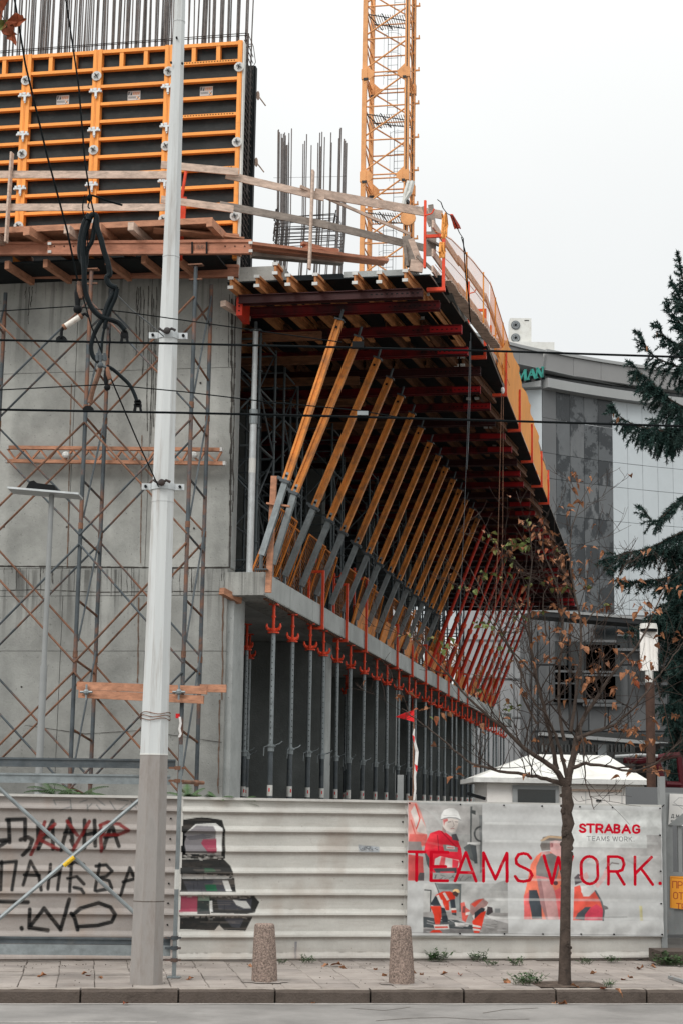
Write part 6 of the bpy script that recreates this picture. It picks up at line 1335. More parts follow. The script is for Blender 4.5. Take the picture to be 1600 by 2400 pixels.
# podium below: canopy, panels, dark windows, pale side wall
pod = thing('office_annex', 'lower grey annex with canopy and dark windows in front of the glass block', 'building', D(1400,1890,82))
def PB(name, x0,y0,x1,y1,d,m_,dep=.2,par=None): g = box_px(x0,y0,x1,y1,d,dep); return part(name, g, m_, par or pod)
PB('side_wall', 1090,1395,1237,1960,88,M['annex'],6); 
for x in (1128,1165,1202): PB('panel_joint', x,1415,x+1.2,1960,87.97,M['offgrey'],.05)
for y in (1500,1590,1680): PB('panel_joint', 1090,y,1237,y+1.2,87.96,M['offgrey'],.05)
PB('main_wall', 1239,1445,1700,1960,84,M['podwall'],5)
for i,x in enumerate(range(1241,1640,46)):
    for j,y in enumerate((1448,1560,1652)):
        if j == 1 and i in (2,3,5): continue
        PB('cladding_panel', x+1,y+1,x+44,y+(108,90,60)[j],83.9,M['podwall2'] if (i*3+j)%4 else M['podwall'],.08)
for (x0,y0,x1,y1) in ((1300,1448,1316,1478),(1392,1452,1440,1500),(1445,1455,1500,1520),(1300,1505,1440,1640),(1300,1560,1345,1640),(1368,1512,1452,1650),(1500,1515,1600,1600)):
    w = PB('window', x0,y0,x1,y1,83.7,M['offdk'],.05); PB('sill', x0-3,y1,x1+3,y1+5,83.5,M['podwall2'],.25,w); PB('mullion', (x0+x1)/2-1.2,y0,(x0+x1)/2+1.2,y1,83.62,M['frame'],.06,w)
    if y1-y0 > 60: PB('transom', x0,(y0+y1)/2,x1,(y0+y1)/2+3,83.6,M['offgrey'],.06,w)
g = G(); a = D(1240,1433,79); b = D(1700,1470,83); g.beam(a, b, 1.6, .12); part('canopy', g, M['ledge'], pod); g = G(); g.beam(a-Z*.18, b-Z*.18, 1.5, .2); part('canopy_soffit', g, M['frame'], pod)
PB('shop_front', 1262,1722,1660,1960,83.4,M['offdk'],.1); g = G(); g.beam(D(1262,1720,82.6), D(1560,1745,82.6), .8, .16); part('shop_canopy', g, M['ledge'], pod)
for x in range(1268,1480,9): PB('shop_bar', x,1745,x+3,1762,83.2,M['grey'],.05)
PB('shop_poster', 1400,1745,1420,1775,83.1,M['offlt'],.05)
for x,w_ in ((1243,5),(1333,6),(1258,4)): PB('downpipe', x,1480,x+w_*.6,1760,83.3,M['frame'],.15)

# ------------------------------------------------------------------ white site cabin, antenna post, red machine
cb_ = thing('site_cabin', 'small white site cabin with low hipped roof behind the banner', 'cabin', D(1330,1890,26.5))
z0c = 0.0; xa, xb = D(1140,1890,26).x, D(1508,1890,26).x; ze = D(1300,1826,26).z; zr = D(1300,1768,27).z
g = G(); g.box(xa, xb, 26, 28.4, z0c, ze); part('wall', g, M['cabin'], cb_)
ea, eb = D(1112,1822,25.9), D(1518,1832,25.9); ov = []
r0, r1 = D(1245,1766,27.0), D(1425,1776,27.0)
P_ = [Vector((ea.x,25.86,ze)), Vector((eb.x,25.86,ze-.0)), Vector((eb.x,28.7,ze)), Vector((ea.x,28.7,ze)), Vector((r0.x,27.1,zr)), Vector((r1.x,27.1,zr))]
g = G(); n_ = len(g.v); g.v += [tuple(p) for p in P_]; g.f += [(0,1,5,4),(1,2,5),(2,3,4,5),(3,0,4),(3,2,1,0)]; rf = part('roof', g, M['white'], cb_)
g = G()
for a, b in ((0,1),(1,2),(2,3),(3,0)): g.beam(P_[a]-Z*.03, P_[b]-Z*.03, .05, .07)
part('eaves_trim', g, M['cap'], rf)
for f in (.3,.62): g = G(); g.beam(lerp(P_[0],P_[1],f)+Z*.012, lerp(P_[4],P_[5],f)+Z*.012, .02, .02); part('roof_seam', g, M['cap'], rf)
def cbx(name, x0,y0,x1,y1,dd,m_,par): g = box_px(x0,y0,x1,y1,26-dd,dd*1.0); return part(name, g, m_, par)
w = cbx('window', 1200,1842,1308,1896,.05,M['grey'],cb_); cbx('pane', 1212,1851,1300,1890,.06,M['glassdk'],w)
for x in (1322,1370,1455,1500): cbx('panel_seam', x,1852,x+1.6,1900,.015,M['cap'],cb_)
cbx('panel_trim', 1328,1851,1456,1854,.03,M['wood_lt'],cb_); cbx('plate', 1396,1874,1408,1878,.02,M['frame'],cb_)
cbx('corner_post', 1500,1838,1508,1900,.03,M['white'],cb_)
ap_ = thing('antenna_post', 'rusty round post carrying a tall white ribbed antenna housing', 'antenna post', D(1526,1890,25))
x_ = D(1523,1700,25).x; g = G(); g.tube(Vector((x_,25,0)), Vector((x_,25,D(1520,1600,25).z)), .068, 12); part('post', g, M['postrust'], ap_, smooth=True)
zt1, zb1 = D(1518,1462,25).z, D(1518,1572,25).z
for dx in (-.065,0,.065,.11): g = G(); g.tube(Vector((x_-.03+dx,25-.02*(dx==0),zb1)), Vector((x_-.03+dx,25,zt1-.06)), .045, 10); part('antenna_rib', g, M['cabin'], ap_, smooth=True)
g = G(); g.tube(Vector((x_-.01,25,zt1-.08)), Vector((x_-.01,25,zt1)), .135, 14, .12); part('cap', g, M['white'], ap_, smooth=True); g = G(); g.tube(Vector((x_-.01,25,zt1-.12)), Vector((x_-.01,25,zt1-.085)), .128, 14); part('black_band', g, M['black'], ap_)
g = G(); g.tube(Vector((x_-.01,25,zb1-.17)), Vector((x_-.01,25,zb1+.02)), .06, 10); part('neck', g, M['white'], ap_)
rm = thing('red_machine', 'dark red machine frame partly seen beside the antenna post', 'machine', D(1570,1890,30))
for pts_ in ([(1460,1782),(1500,1784),(1560,1772),(1592,1770)],[(1590,1770),(1597,1830),(1597,1900)],[(1540,1786),(1552,1830),(1560,1880)],[(1560,1838),(1640,1842)],[(1545,1850),(1580,1900)]):
    g = G(); g.path([D(x,y,30) for x,y in pts_], .055, 8); part('red_tube', g, M['redmach'], rm, smooth=True)
g = G(); g.path([D(x,y,29.9) for x,y in ((1440,1773),(1500,1769),(1540,1772))], .03, 6); part('grey_handle', g, M['ledge'], rm)
dk = thing('site_container', 'dark corrugated container behind the gate at the right edge', 'container', D(1600,1890,36))
part('wall', box_px(1548,1745,1760,1960,36,3), M['frame'], dk)
for i in range(20): part('corrugation', box_px(1550+i*9,1750,1554+i*9,1950,35.95,.05), M['offgrey'], dk)
# flag stick with warning tape
fs = thing('flag_pole', 'thin rusty stick with small red pennant and striped tape above the hoarding', 'flag', D(966,1880,21.8))
g = G(); g.tube(D(967,1885,21.8), D(969,1665,21.8), .012, 6); part('stick', g, M['rust'], fs)
g = G(); a,b,c = D(925,1680,21.78), D(969,1664,21.78), D(969,1692,21.78); m1 = D(948,1671,21.83); m2 = D(948,1686,21.83); g.prism([a,m2,c,b,m1], Vector((0,.006,0))); part('pennant', g, M['redflag'], fs)
g = G(); tp = [(970,1708,2),(968,1722,4),(971,1740,4.5),(976,1762,6),(974,1790,5.5),(971,1820,4),(972,1850,4),(969,1876,3.5)]
tp = [(x,y,w*.62) for x,y,w in tp]
for i,((x0,y0,w0),(x1,y1,w1)) in enumerate(zip(tp[:-1], tp[1:])): g.quad(D(x0-w0,y0,21.76+.02*(i%2)), D(x1-w1,y1,21.76+.02*((i+1)%2)), D(x1+w1,y1,21.75), D(x0+w0,y0,21.75))
part('striped_tape', g, M['white_t'], fs)
g = G()
for i in (1,4): x0,y0,w0 = tp[i]; g.quad(D(x0-w0,y0,21.74), D(x0-w0+2,y0+14,21.74), D(x0+w0*.6,y0+20,21.74), D(x0+w0,y0+5,21.74))
part('tape_red_band', g, M['redflag'], fs)
g = box_px(957,1866,972,1890,21.9,.06); solo('rusty_bracket', g, M['rust'], 'small dark rusty bracket on the hoarding top below the red pennant', 'bracket')
g = box_px(930,1816,945,1890,22.6,.06); solo('grey_stake', g, M['gate'], 'grey weathered stake behind the hoarding left of the red pennant', 'stake')
g = G(); g.beam(D(1095,1860,24), D(1135,1872,24), .25, .04); solo('black_board', g, M['black'], 'small black board lying beside the left end of the site cabin', 'board')

# ------------------------------------------------------------------ overhead wires and their fittings
YW = 15.2
def wire(name, label, P, r, mt, grp=None):
    g = G(); g.path(P, r, 6); return solo(name, g, mt, label, 'wire', loc=P[0], group=grp, smooth=True)
wire('contact_wire', 'upper black trolley contact wire crossing the whole picture', [D(x,y,YW) for x,y in ((-1800,765),(-400,790),(0,797),(400,805),(800,814),(1200,824),(1600,837),(2000,848),(3400,890))], .0105, M['wire'])
wire('contact_wire', 'lower black trolley contact wire crossing the whole picture', [D(x,y,YW-.6) for x,y in ((-1800,935),(-400,955),(0,960),(400,967),(800,976),(1200,987),(1600,999),(2000,1008),(3400,1040))], .0105, M['wire'])
wire('span_wire', 'thin span wire dropping right from the insulator left of the pole, upper one', [D(x,y,YW+.3) for x,y in ((-1500,800),(-200,736),(0,729),(172,718),(300,732),(583,772),(800,802))], .0055, M['wire'])
wire('span_wire', 'thin span wire dropping right from the insulator left of the pole, lower one', [D(x,y,YW-.3) for x,y in ((-1500,980),(-200,920),(0,914),(248,901),(430,918),(620,941),(840,962),(950,981))], .0055, M['wire'])
wire('suspension_wire', 'black wire slanting from the top left corner down to the insulator', [D(x,y,YW-.8+.001*y) for x,y in ((20,-80),(36,5),(60,150),(110,360),(158,540),(182,655))], .0095, M['wire'])
g = G()
for x0,y0,x1,y1,r in ((36,5,47,60,.016),(58,108,66,150,.018)): pass
wire('suspension_wire', 'black wire falling from the top edge to the cable loops', [D(x,y,YW-.4) for x,y in ((140,-60),(156,5),(185,200),(200,380),(212,460),(222,505))], .0085, M['wire'])
wire('suspension_wire', 'black wire from the upper insulator down to the clamp at the lower wire', [D(x,y,YW-.2) for x,y in ((195,695),(215,765),(240,828))], .0075, M['wire'])
wire('stay_wire', 'stay wire from the cable bundle to the upper clamp of the white pole', [D(276,692,YW), D(310,727,16), lerp(D(276,692,YW),D(384,788,PY-.12),.6), D(384,788,PY-.13)], .0065, M['galvdk'])
wire('stay_wire', 'stay wire from the lower insulator to the lower clamp of the white pole', [D(262,890,YW-.2), lerp(D(262,890,YW),D(372,1140,PY-.15),.5)-Z*.02, D(372,1140,PY-.15)], .0075, M['wire'])
wire('vertical_cord', 'pair of thin cords hanging in front of the orange struts, the left one', [BS(x,y,3.0) for x,y in ((1102,800),(1098,950),(1094,1090))]+[W(2.9,4.5,z) for z in ()] or [], .004, M['galvdk'])
hc = thing('hanging_cable', 'power cables looped over the trolley wires left of the white pole', 'cable', D(205,505,YW))
z6 = lambda P: [(120+x*0.2295, 440+y*0.2295) for x, y in P]
def cable(P, r, nm='cable', mt='rubber', d0=0.0, d1=0.0):
    P = z6(P); n_ = len(P); pts_ = []
    # smooth with Catmull-Rom
    Q = [D(x, y, YW+lerp(d0,d1,i/(n_-1))) for i,(x,y) in enumerate(P)]; out_ = []
    for i in range(n_-1):
        p0, p1, p2, p3 = Q[max(0,i-1)], Q[i], Q[i+1], Q[min(n_-1,i+2)]
        for k in range(5):
            t = k/5; out_.append(0.5*((2*p1)+(p2-p0)*t+(2*p0-5*p1+4*p2-p3)*t*t+(3*p1-p0-3*p2+p3)*t**3))
    out_.append(Q[-1]); g = G(); g.path(out_, r, 8); return part(nm, g, M[mt], hc, smooth=True)
cable([(400,275),(350,360),(320,480),(305,600),(310,700),(335,760)], .034, d0=.05,d1=.05); cable([(410,290),(370,380),(340,500),(330,620),(330,740),(340,820)], .026)
cable([(335,700),(340,850),(345,1000),(370,1120),(420,1230),(500,1310),(600,1345),(690,1380),(755,1450)], .024, d0=-.04,d1=0)
cable([(385,330),(400,290),(440,275),(465,300),(470,400),(510,520),(540,640),(580,760),(600,880),(570,920),(600,990),(670,1020)], .026, d0=-.06,d1=-.03)
cable([(370,420),(400,300),(425,270),(460,290),(440,420),(420,540),(370,640),(360,760),(345,840)], .022, d0=0,d1=.03)
cable([(670,1010),(640,1080),(590,1180),(550,1300),(490,1400),(440,1500),(410,1620),(430,1720),(490,1780)], .021); cable([(680,1030),(660,1120),(610,1230),(570,1340),(545,1440)], .019, d0=-.04)
cable([(670,1060),(640,1160),(590,1280),(555,1400),(530,1520),(515,1680)], .012); cable([(650,1040),(600,1140),(560,1240),(540,1330)], .022, d0=.03, d1=.03)
cable([(570,1820),(640,1860),(720,1930),(800,2010),(850,2100),(885,2200)], .017); cable([(505,1840),(470,1950),(430,2060),(395,2200)], .023, 'clad_rod', 'rust')
cable([(345,80),(325,180),(335,280),(365,360),(380,450),(375,560),(385,640)], .006, 'thin_wire','wire'); cable([(395,140),(380,190),(395,215)], .006, 'thin_wire','wire'); cable([(590,1740),(595,1640),(605,1560),(600,1490)], .006, 'thin_wire','wire')
cable([(380,90),(430,80),(600,140),(730,178)], .010, 'stub_wire','wire'); 
g = G(); p = D(*z6([(395,105)])[0],YW); g.blob(p,.028,.03,.035); part('knot', g, M['wire'], hc, smooth=True)
def insul(x, y, L, ang, label, mt, r, d=0.0):
    """insulator body along a px direction"""
    t_ = thing('insulator', label, 'insulator', D(x,y,YW+d)); a = D(x,y,YW+d); b = D(x+L*math.cos(ang),y+L*math.sin(ang),YW+d); g = G(); N = 7
    g.path([lerp(a,b,i/N) for i in range(N+1)], [r*(1 if i%2 else .86) for i in range(N+1)], 10); part('body', g, mt, t_, smooth=True); return t_
u = insul(190,740,-52,math.radians(148)+math.pi, 'white rusty-ended rod insulator above the upper contact wire', M['ceramic'], .020) if 0 else None
ti = thing('rod_insulator', 'white rod insulator with rusty ends above the upper contact wire', 'insulator', D(165,760,YW)); a, b = D(149,768,YW), D(193,739,YW)
g = G(); g.tube(a,b,.026,10); part('ceramic_body', g, M['ceramic'], ti, smooth=True); g = G(); g.tube(a,lerp(a,b,.12),.029,10); g.tube(lerp(a,b,.86),b,.028,10); part('rusty_ferrule', g, M['rust'], ti, smooth=True); g = G(); g.path([a, D(145,775,YW), D(144,792,YW)], .016, 6); g.path([b, D(200,735,YW), D(208,742,YW)], .015, 6); part('iron_link', g, M['black'], ti, smooth=True)
for i,(x,y,yw,kind,lab) in enumerate(((144,787,797,0,'black wire clamp under the white rod insulator'),(292,786,802,1,'black wire clamp on the upper contact wire where the curved cable ends'),(207,952,961,0,'black wire clamp on the lower contact wire below the rusty rod'),(323,948,963,1,'black wire clamp on the lower contact wire where the curved cable ends'))):
    d = 0 if y < 900 else -.6; t_ = thing('wire_clamp', lab, 'wire clamp', D(x,y,YW+d)); q = lambda xx,yy: D(xx,yy,YW+d)
    g = G()
    if kind == 0: g.prism([q(x-13,yw+2),q(x+13,yw+2),q(x+12,yw-5),q(x+6,yw-10),q(x-6,yw-10),q(x-12,yw-5)], Vector((0,.06,0)))
    else: g.prism([q(x-5,y-12),q(x+6,y-12),q(x+6,y+2),q(x-5,y+2)], Vector((0,.04,0))); g.prism([q(x-9,y-2),q(x+9,y-2),q(x+9,y+4),q(x-9,y+4)], Vector((0,.05,0))); g.prism([q(x-11,yw+1),q(x-4,yw+1),q(x-3,y+3),q(x-8,y+3)], Vector((0,.04,0))); g.prism([q(x+5,yw+1),q(x+11,yw+1),q(x+8,y+3),q(x+3,y+3)], Vector((0,.04,0))); g.prism([q(x-8,y-9),q(x+8,y-9),q(x+8,y-5),q(x-8,y-5)], Vector((0,.05,0)))
    part('jaw', g, M['black'], t_)
for (x0,y0,bx,by,lab,dd) in ((186,668,183,725,'dark bell insulator with orange skirt hanging below the platform',0.0),(252,866,252,908,'small dark bell insulator with orange skirt beside the rusty rod',-.1)):
    t_ = thing('bell_insulator', lab, 'insulator', D(x0,y0,YW+dd)); s_ = 1.0 if y0 < 700 else .72; q = lambda xx,yy: D(xx,yy,YW+dd)
    g = G(); g.path([q(x0+1,y0-8*s_), q(x0,y0), q(x0+2,y0+18*s_), q(x0+6,y0+32*s_)], [.02*s_,.028*s_,.038*s_,.030*s_], 10); part('orange_skirt', g, M['rust'], t_, smooth=True)
    g = G(); g.path([q(x0-2,y0-4), q(x0-3,y0+20*s_), q(x0-3,by-8)], [.02*s_,.032*s_,.024*s_], 10); g.blob(q(bx,by), .042*s_,.04*s_,.042*s_, 12, 8); part('black_bell', g, M['black'], t_, smooth=True)
t_ = thing('cable_clamp', 'dark bolted clamp joining cables between the two contact wires', 'clamp', D(238,835,YW-.1)); g = G(); q = lambda xx,yy: D(xx,yy,YW-.1)
g.prism([q(224,832),q(250,832),q(250,842),q(224,842)], Vector((0,.05,0))); g.tube(q(229,828),q(229,846),.014,6); g.tube(q(246,828),q(246,846),.014,6); g.tube(q(237,824),q(236,858),.014,6); g.blob(q(236,856),.03,.03,.03); g.tube(q(236,856),q(252,862),.013,6); part('body', g, M['galvdk'], t_)
for (x0,y0,x1,y1,lab,dd) in ((824,802,852,816,'small black splice block on the upper contact wire before the second strut',0),(836,965,862,974,'small pale splice on the lower contact wire before the struts',-.6)):
    a, b = D(x0,y1,YW+dd), D(x1,y0,YW+dd); g = G(); g.box(a.x,b.x,YW+dd-.03,YW+dd+.03,a.z,b.z); solo('wire_splice', g, M['black'] if dd == 0 else M['galv'], lab, 'wire splice')
# cords hanging from the upper slab edge
for i,(px0,py0,px1,py1,mt,lab) in enumerate(((1102,780,1093,1100,'galvdk','thin grey cord hanging from the slab edge, leftmost of the four'),(1100,800,1072,1500,'galvdk','long grey cord falling from the slab edge to the pale lower slab'),(1174,922,1150,1660,'rust','brown rope hanging from the slab edge before the red struts, left one'),(1178,930,1168,1700,'rust','brown rope hanging from the slab edge before the red struts, right one'))):
    s_ = 3.55; a = BS(px0,py0,s_); t0 = st(a)[1]; b = BT(px1,py1,t0); g = G(); g.path([lerp(a,b,f)+U*.02*math.sin(f*3) for f in np.linspace(0,1,12)], .0028 if mt != 'rust' else .0075, 5); solo('hanging_rope', g, M[mt], lab, 'rope', loc=b)
g = G(); a = BS(1177,915,3.5); g.blob(a,.04,.04,.07); solo('white_rag', g, M['white_t'], 'white rag knotted round the rope at the upper slab edge', 'rag', loc=a)

# ------------------------------------------------------------------ leaves, young tree, spruce, ferns
def leafmesh(name, mt, L=.10, Wd=.06, curl=.4, seed=0):
    r = random.Random(seed); g = G(); n = 5; mid = []; lf = []; rg = []
    for i in range(n+1):
        f = i/n; w = Wd*math.sin(math.pi*min(1,f*.95+.03))**.8*(1+r.uniform(-.2,.2)); x = L*f; z = -curl*L*f*f+r.uniform(-.1,.1)*L*.3
        mid.append((x,0,z)); lf.append((x+r.uniform(-.1,.1)*L*.3, w*.5, z+w*.35*r.uniform(.3,1.6))); rg.append((x+r.uniform(-.1,.1)*L*.3, -w*.5, z+w*.35*r.uniform(.3,1.6)))
    g.v = mid+lf+rg; m_ = n+1
    for i in range(n): g.f += [(i,i+1,m_+i+1,m_+i),(2*m_+i,2*m_+i+1,i+1,i)]
    return mesh(name, g, mt)
LM = [leafmesh('leaf', M['leaf_br'], .105,.062,.6,1), leafmesh('leaf', M['leaf_br'], .09,.055,1.0,2), leafmesh('leaf', M['leaf_br'], .115,.07,.3,3), leafmesh('leaf', M['leaf_gr'], .12,.075,.3,4), leafmesh('leaf', M['leaf_gr'], .10,.065,.5,5), leafmesh('leaf', M['leaf_rd'], .10,.06,.7,6)]
yt = thing('young_tree', 'young street tree with knobbly trunk and few curled brown leaves', 'tree', TREE)
z5 = lambda x, y: (900+x*0.4464, 1000+y*0.4464)
TY = TREE.y
def TP(x, y, dd=0.0): return D(x, y, TY+dd)
tr = [(1322,2318,.077),(1322,2290,.068),(1323,2200,.058),(1324,2120,.055),(1325,2060,.052),(1327,2010,.064),(1325,1990,.055),(1330,1968,.068),(1326,1950,.056),(1331,1930,.066),(1326,1905,.058),(1330,1885,.066),(1327,1865,.055),(1326,1845,.056)]
g = G(); g.path([TP(x,y,.01*math.sin(y*.1)) for x,y,_ in tr], [r for *_,r in tr], 14)
for k in range(60): y = random.uniform(1860,2240); a = random.uniform(0,6.28); p = TP(1325,y)+Vector((.052*math.cos(a),.052*math.sin(a),0)); s_ = random.uniform(.008,.018) if y > 2020 else random.uniform(.014,.032); g.blob(p,s_,s_,s_*1.1,6,4)
trunk = part('trunk', g, M['bark'], yt, smooth=True)
tips = []
def catm(Q, k=4):
    o = []
    for i in range(len(Q)-1):
        p0,p1,p2,p3 = Q[max(0,i-1)],Q[i],Q[i+1],Q[min(len(Q)-1,i+2)]
        for j in range(k): t=j/k; o.append(0.5*((2*p1)+(p2-p0)*t+(2*p0-5*p1+4*p2-p3)*t*t+(3*p1-p0-3*p2+p3)*t**3))
    o.append(Q[-1]); return o
def limb(P, r0, r1, depth, par=None, twigs=8, z5_=True):
    twigs = int(twigs*1.25)
    n_ = len(P); Q = [TP(*(z5(*p) if z5_ else p), depth*(i/(n_-1))**1.2) for i,p in enumerate(P)]; Q = catm(Q,4); m_ = len(Q)
    Q = [q+Vector((random.uniform(-.008,.008),random.uniform(-.008,.008),random.uniform(-.008,.008)))*(1 if 0<i<m_-1 else 0) for i,q in enumerate(Q)]
    g = G(); R = [lerp(r0,r1,(i/(m_-1))**.7) for i in range(m_)]; g.path(Q, R, 8)
    lb_ = part('limb', g, M['bark'], yt, smooth=True)
    tg = G()
    for k in range(twigs):
        f = random.uniform(.22,1); i = min(m_-2,int(f*(m_-1))); p = Q[i]; d_ = (Q[i+1]-Q[i]).normalized()
        grow(tg, p, d_, random.uniform(.35,1.05)*(1.15-f*.5), R[i]*.42, 0)
    part('twigs', tg, M['twig'], lb_, kind='stuff')
    tips.append(Q[-1]); return Q
def grow(tg, p, d, L, r, lev):
    side = Vector((random.uniform(-1,1), random.uniform(-.9,.9), random.uniform(-.25,.9))).normalized()
    v = (d*.55+side*.85).normalized(); n_ = 5; pts_ = [p]; q = p
    for i in range(n_):
        v = (v+Vector((random.uniform(-.22,.22),random.uniform(-.22,.22),random.uniform(-.12,.22)))).normalized(); q = q+v*(L/n_); pts_.append(q)
    r = max(.0028, min(r,.009)); tg.path(pts_, [lerp(r,.0018,i/n_) for i in range(n_+1)], 4, False)
    if lev < 2 and L > .28:
        for k in range(random.choice((1,2,3))): i = random.randint(1,n_-1); grow(tg, pts_[i], v, L*random.uniform(.4,.65), r*.6, lev+1)
    tips.append(q)
limb([(958,1895),(890,1795),(760,1712),(640,1600),(480,1462),(330,1300),(160,1112)], .040, .005, -.7, twigs=16)
limb([(935,1878),(850,1850),(740,1826),(560,1800),(430,1750),(300,1640),(200,1560),(90,1480)], .028, .004, .5, twigs=13)
limb([(958,1880),(985,1760),(1005,1640),(1030,1560),(1100,1440),(1200,1290),(1340,1130),(1420,960),(1500,790)], .046, .004, .3, twigs=16)
limb([(985,1790),(1060,1770),(1150,1782),(1280,1805),(1400,1782),(1480,1720),(1580,1630)], .024, .005, -.4, twigs=12)
limb([(905,1800),(868,1610),(800,1320),(765,1110),(755,900),(775,650),(750,500)], .028, .003, -.5, twigs=14)
limb([(945,1650),(912,1420),(932,1120),(930,900),(850,700),(800,560)], .022, .003, .5, twigs=13)
limb([(978,1600),(1015,1320),(1032,1060),(1000,880),(975,700),(1000,470),(1115,240)], .022, .0025, .0, twigs=12)
limb([(1008,1640),(1110,1600),(1210,1560),(1330,1450),(1420,1330),(1500,1230),(1568,1130)], .026, .004, .6, twigs=13)
limb([(960,1850),(920,1700),(890,1600),(840,1500),(780,1440),(700,1240),(610,1100),(590,1080)], .024, .003, -.6, twigs=12)
limb([(800,1320),(740,1260),(600,1080),(480,920),(380,760)], .013, .003, -.2, twigs=7)
limb([(800,1560),(720,1400),(700,1250),(570,1000),(500,840),(410,690)], .014, .003, .4, twigs=7)
limb([(1030,1560),(1045,1700),(1055,1850),(1085,1960),(1100,2010)], .012, .004, -.3, twigs=6)
limb([(1030,1060),(1110,960),(1180,880),(1240,760),(1290,700)], .010, .003, .5, twigs=7)
limb([(1420,1330),(1450,1420),(1500,1600),(1520,1700)], .009, .003, .2, twigs=5)
limb([(850,1100),(830,900),(870,830),(920,780)], .009, .003, -.2, twigs=5)
limb([(1100,1440),(1050,1380),(1030,1250),(1090,1100),(1120,1000)], .011, .003, .3, twigs=6)
limb([(760,1110),(700,950),(640,800),(600,650),(520,540)], .010, .003, -.4, twigs=7)
CL = [(1000,245,4,0),(1040,262,2,0),(1030,310,4,0),(1020,385,3,0),(945,430,2,0),(958,455,2,0),(800,488,5,1),(725,485,2,1),(715,515,2,1),(530,560,3,2),(545,585,2,1),(720,600,6,2),(765,620,4,2),(620,645,4,1),(690,630,3,2),(830,560,4,0),(870,640,4,1),(850,600,3,0),(900,568,2,0),(860,690,3,0),(640,700,3,1),(690,750,3,1),(940,690,5,0),(970,705,3,0),(1000,760,3,3),(1060,780,2,0),(1100,640,3,0),(520,770,3,2),(570,800,3,1),(790,825,5,2),(860,800,3,1),(1000,845,4,1),(1040,850,3,1),(930,850,2,1),(1220,800,4,0),(1275,818,2,0),(530,1045,5,2),(560,1070,3,2),(700,890,2,3),(630,1150,3,2),(290,1125,4,2),(340,1160,3,1),(150,1110,4,1),(110,1100,2,1),(200,1490,3,1),(320,1500,3,0),(230,1520,2,1),(520,1385,3,2),(690,1472,4,2),(640,1480,2,2),(400,820,2,2),(445,850,3,2),(1120,955,3,0),(1190,950,4,1),(1040,935,3,0),(1020,990,3,0),(770,920,3,0),(780,985,4,1),(740,1000,3,2),(1340,930,4,0),(1400,970,3,0),(1330,985,2,0),(1300,1240,5,3),(1330,1330,5,3),(1270,1280,4,0),(1150,1250,4,0),(1120,1280,3,0),(1250,1080,3,0),(1370,1250,3,0),(1500,1085,3,0),(1548,1120,2,0),(1530,845,4,0),(1490,840,2,0),(1500,1512,3,0),(1270,1575,5,0),(1240,1580,4,0),(1300,1600,3,0),(1380,1560,3,0),(1370,1630,3,0),(1310,1665,3,0),(1420,1800,4,0),(1470,1795,3,0),(1380,1790,3,0),(1300,1800,2,0),(840,1360,3,0),(1090,1305,3,0),(950,1220,3,1),(890,1230,3,1),(800,1100,3,0),(900,1130,4,1),(870,1080,3,2),(960,1110,2,0),(1010,1050,2,0),(1000,1340,3,0),(1060,1380,2,0),(750,1220,3,1),(720,1245,2,1),(1175,1380,3,0),(1100,1180,3,0),(1060,1150,2,0),(1180,1600,2,2),(760,1830,2,0),(1050,1640,3,0),(950,1750,2,0),(430,1790,2,2),(400,1830,2,2),(80,1415,3,1),(1150,1500,2,0),(990,1430,2,0),(1240,1450,2,0),(660,1060,2,2),(920,965,3,1),(860,1200,2,0)]
nl = 0; extra = G()
def leaf_at(p, kinds):
    global nl
    me_ = LM[random.choice(kinds)]; rot = (random.uniform(-.7,.7), random.uniform(-.4,.75), random.uniform(0,6.28)); sc_ = random.uniform(.5,.95)
    if nl < 300: inst(me_, 'leaf', yt, p, rot, (sc_,)*3); nl += 1
    else:
        mx_ = Matrix.Translation(p) @ Matrix(((1,0,0,0),(0,1,0,0),(0,0,1,0),(0,0,0,1))); 
        from mathutils import Euler
        R_ = Euler(rot).to_matrix(); b_ = len(extra.v)
        extra.v += [tuple(p + R_ @ (v.co*sc_)) for v in me_.vertices]; extra.f += [tuple(b_+i for i in pl_.vertices) for pl_ in me_.polygons]
KD = {0:(0,1,2,0,1),1:(0,2,3,4,5),2:(3,4,3,4,2),3:(5,1,0,5)}
for (x,y,n_,k) in CL:
    cx, cy = z5(x,y); c = TP(cx, cy, random.uniform(-.5,.5))
    for i in range(int(n_*1.4)): leaf_at(c+Vector((random.uniform(-.10,.10),random.uniform(-.08,.08),random.uniform(-.035,.035))), KD[k])
for p in random.sample(tips, min(70, len(tips))): leaf_at(p, KD[0] if random.random() < .7 else KD[1])
if extra.f: part('small_leaves', extra, M['leaf_br'], yt, kind='stuff')
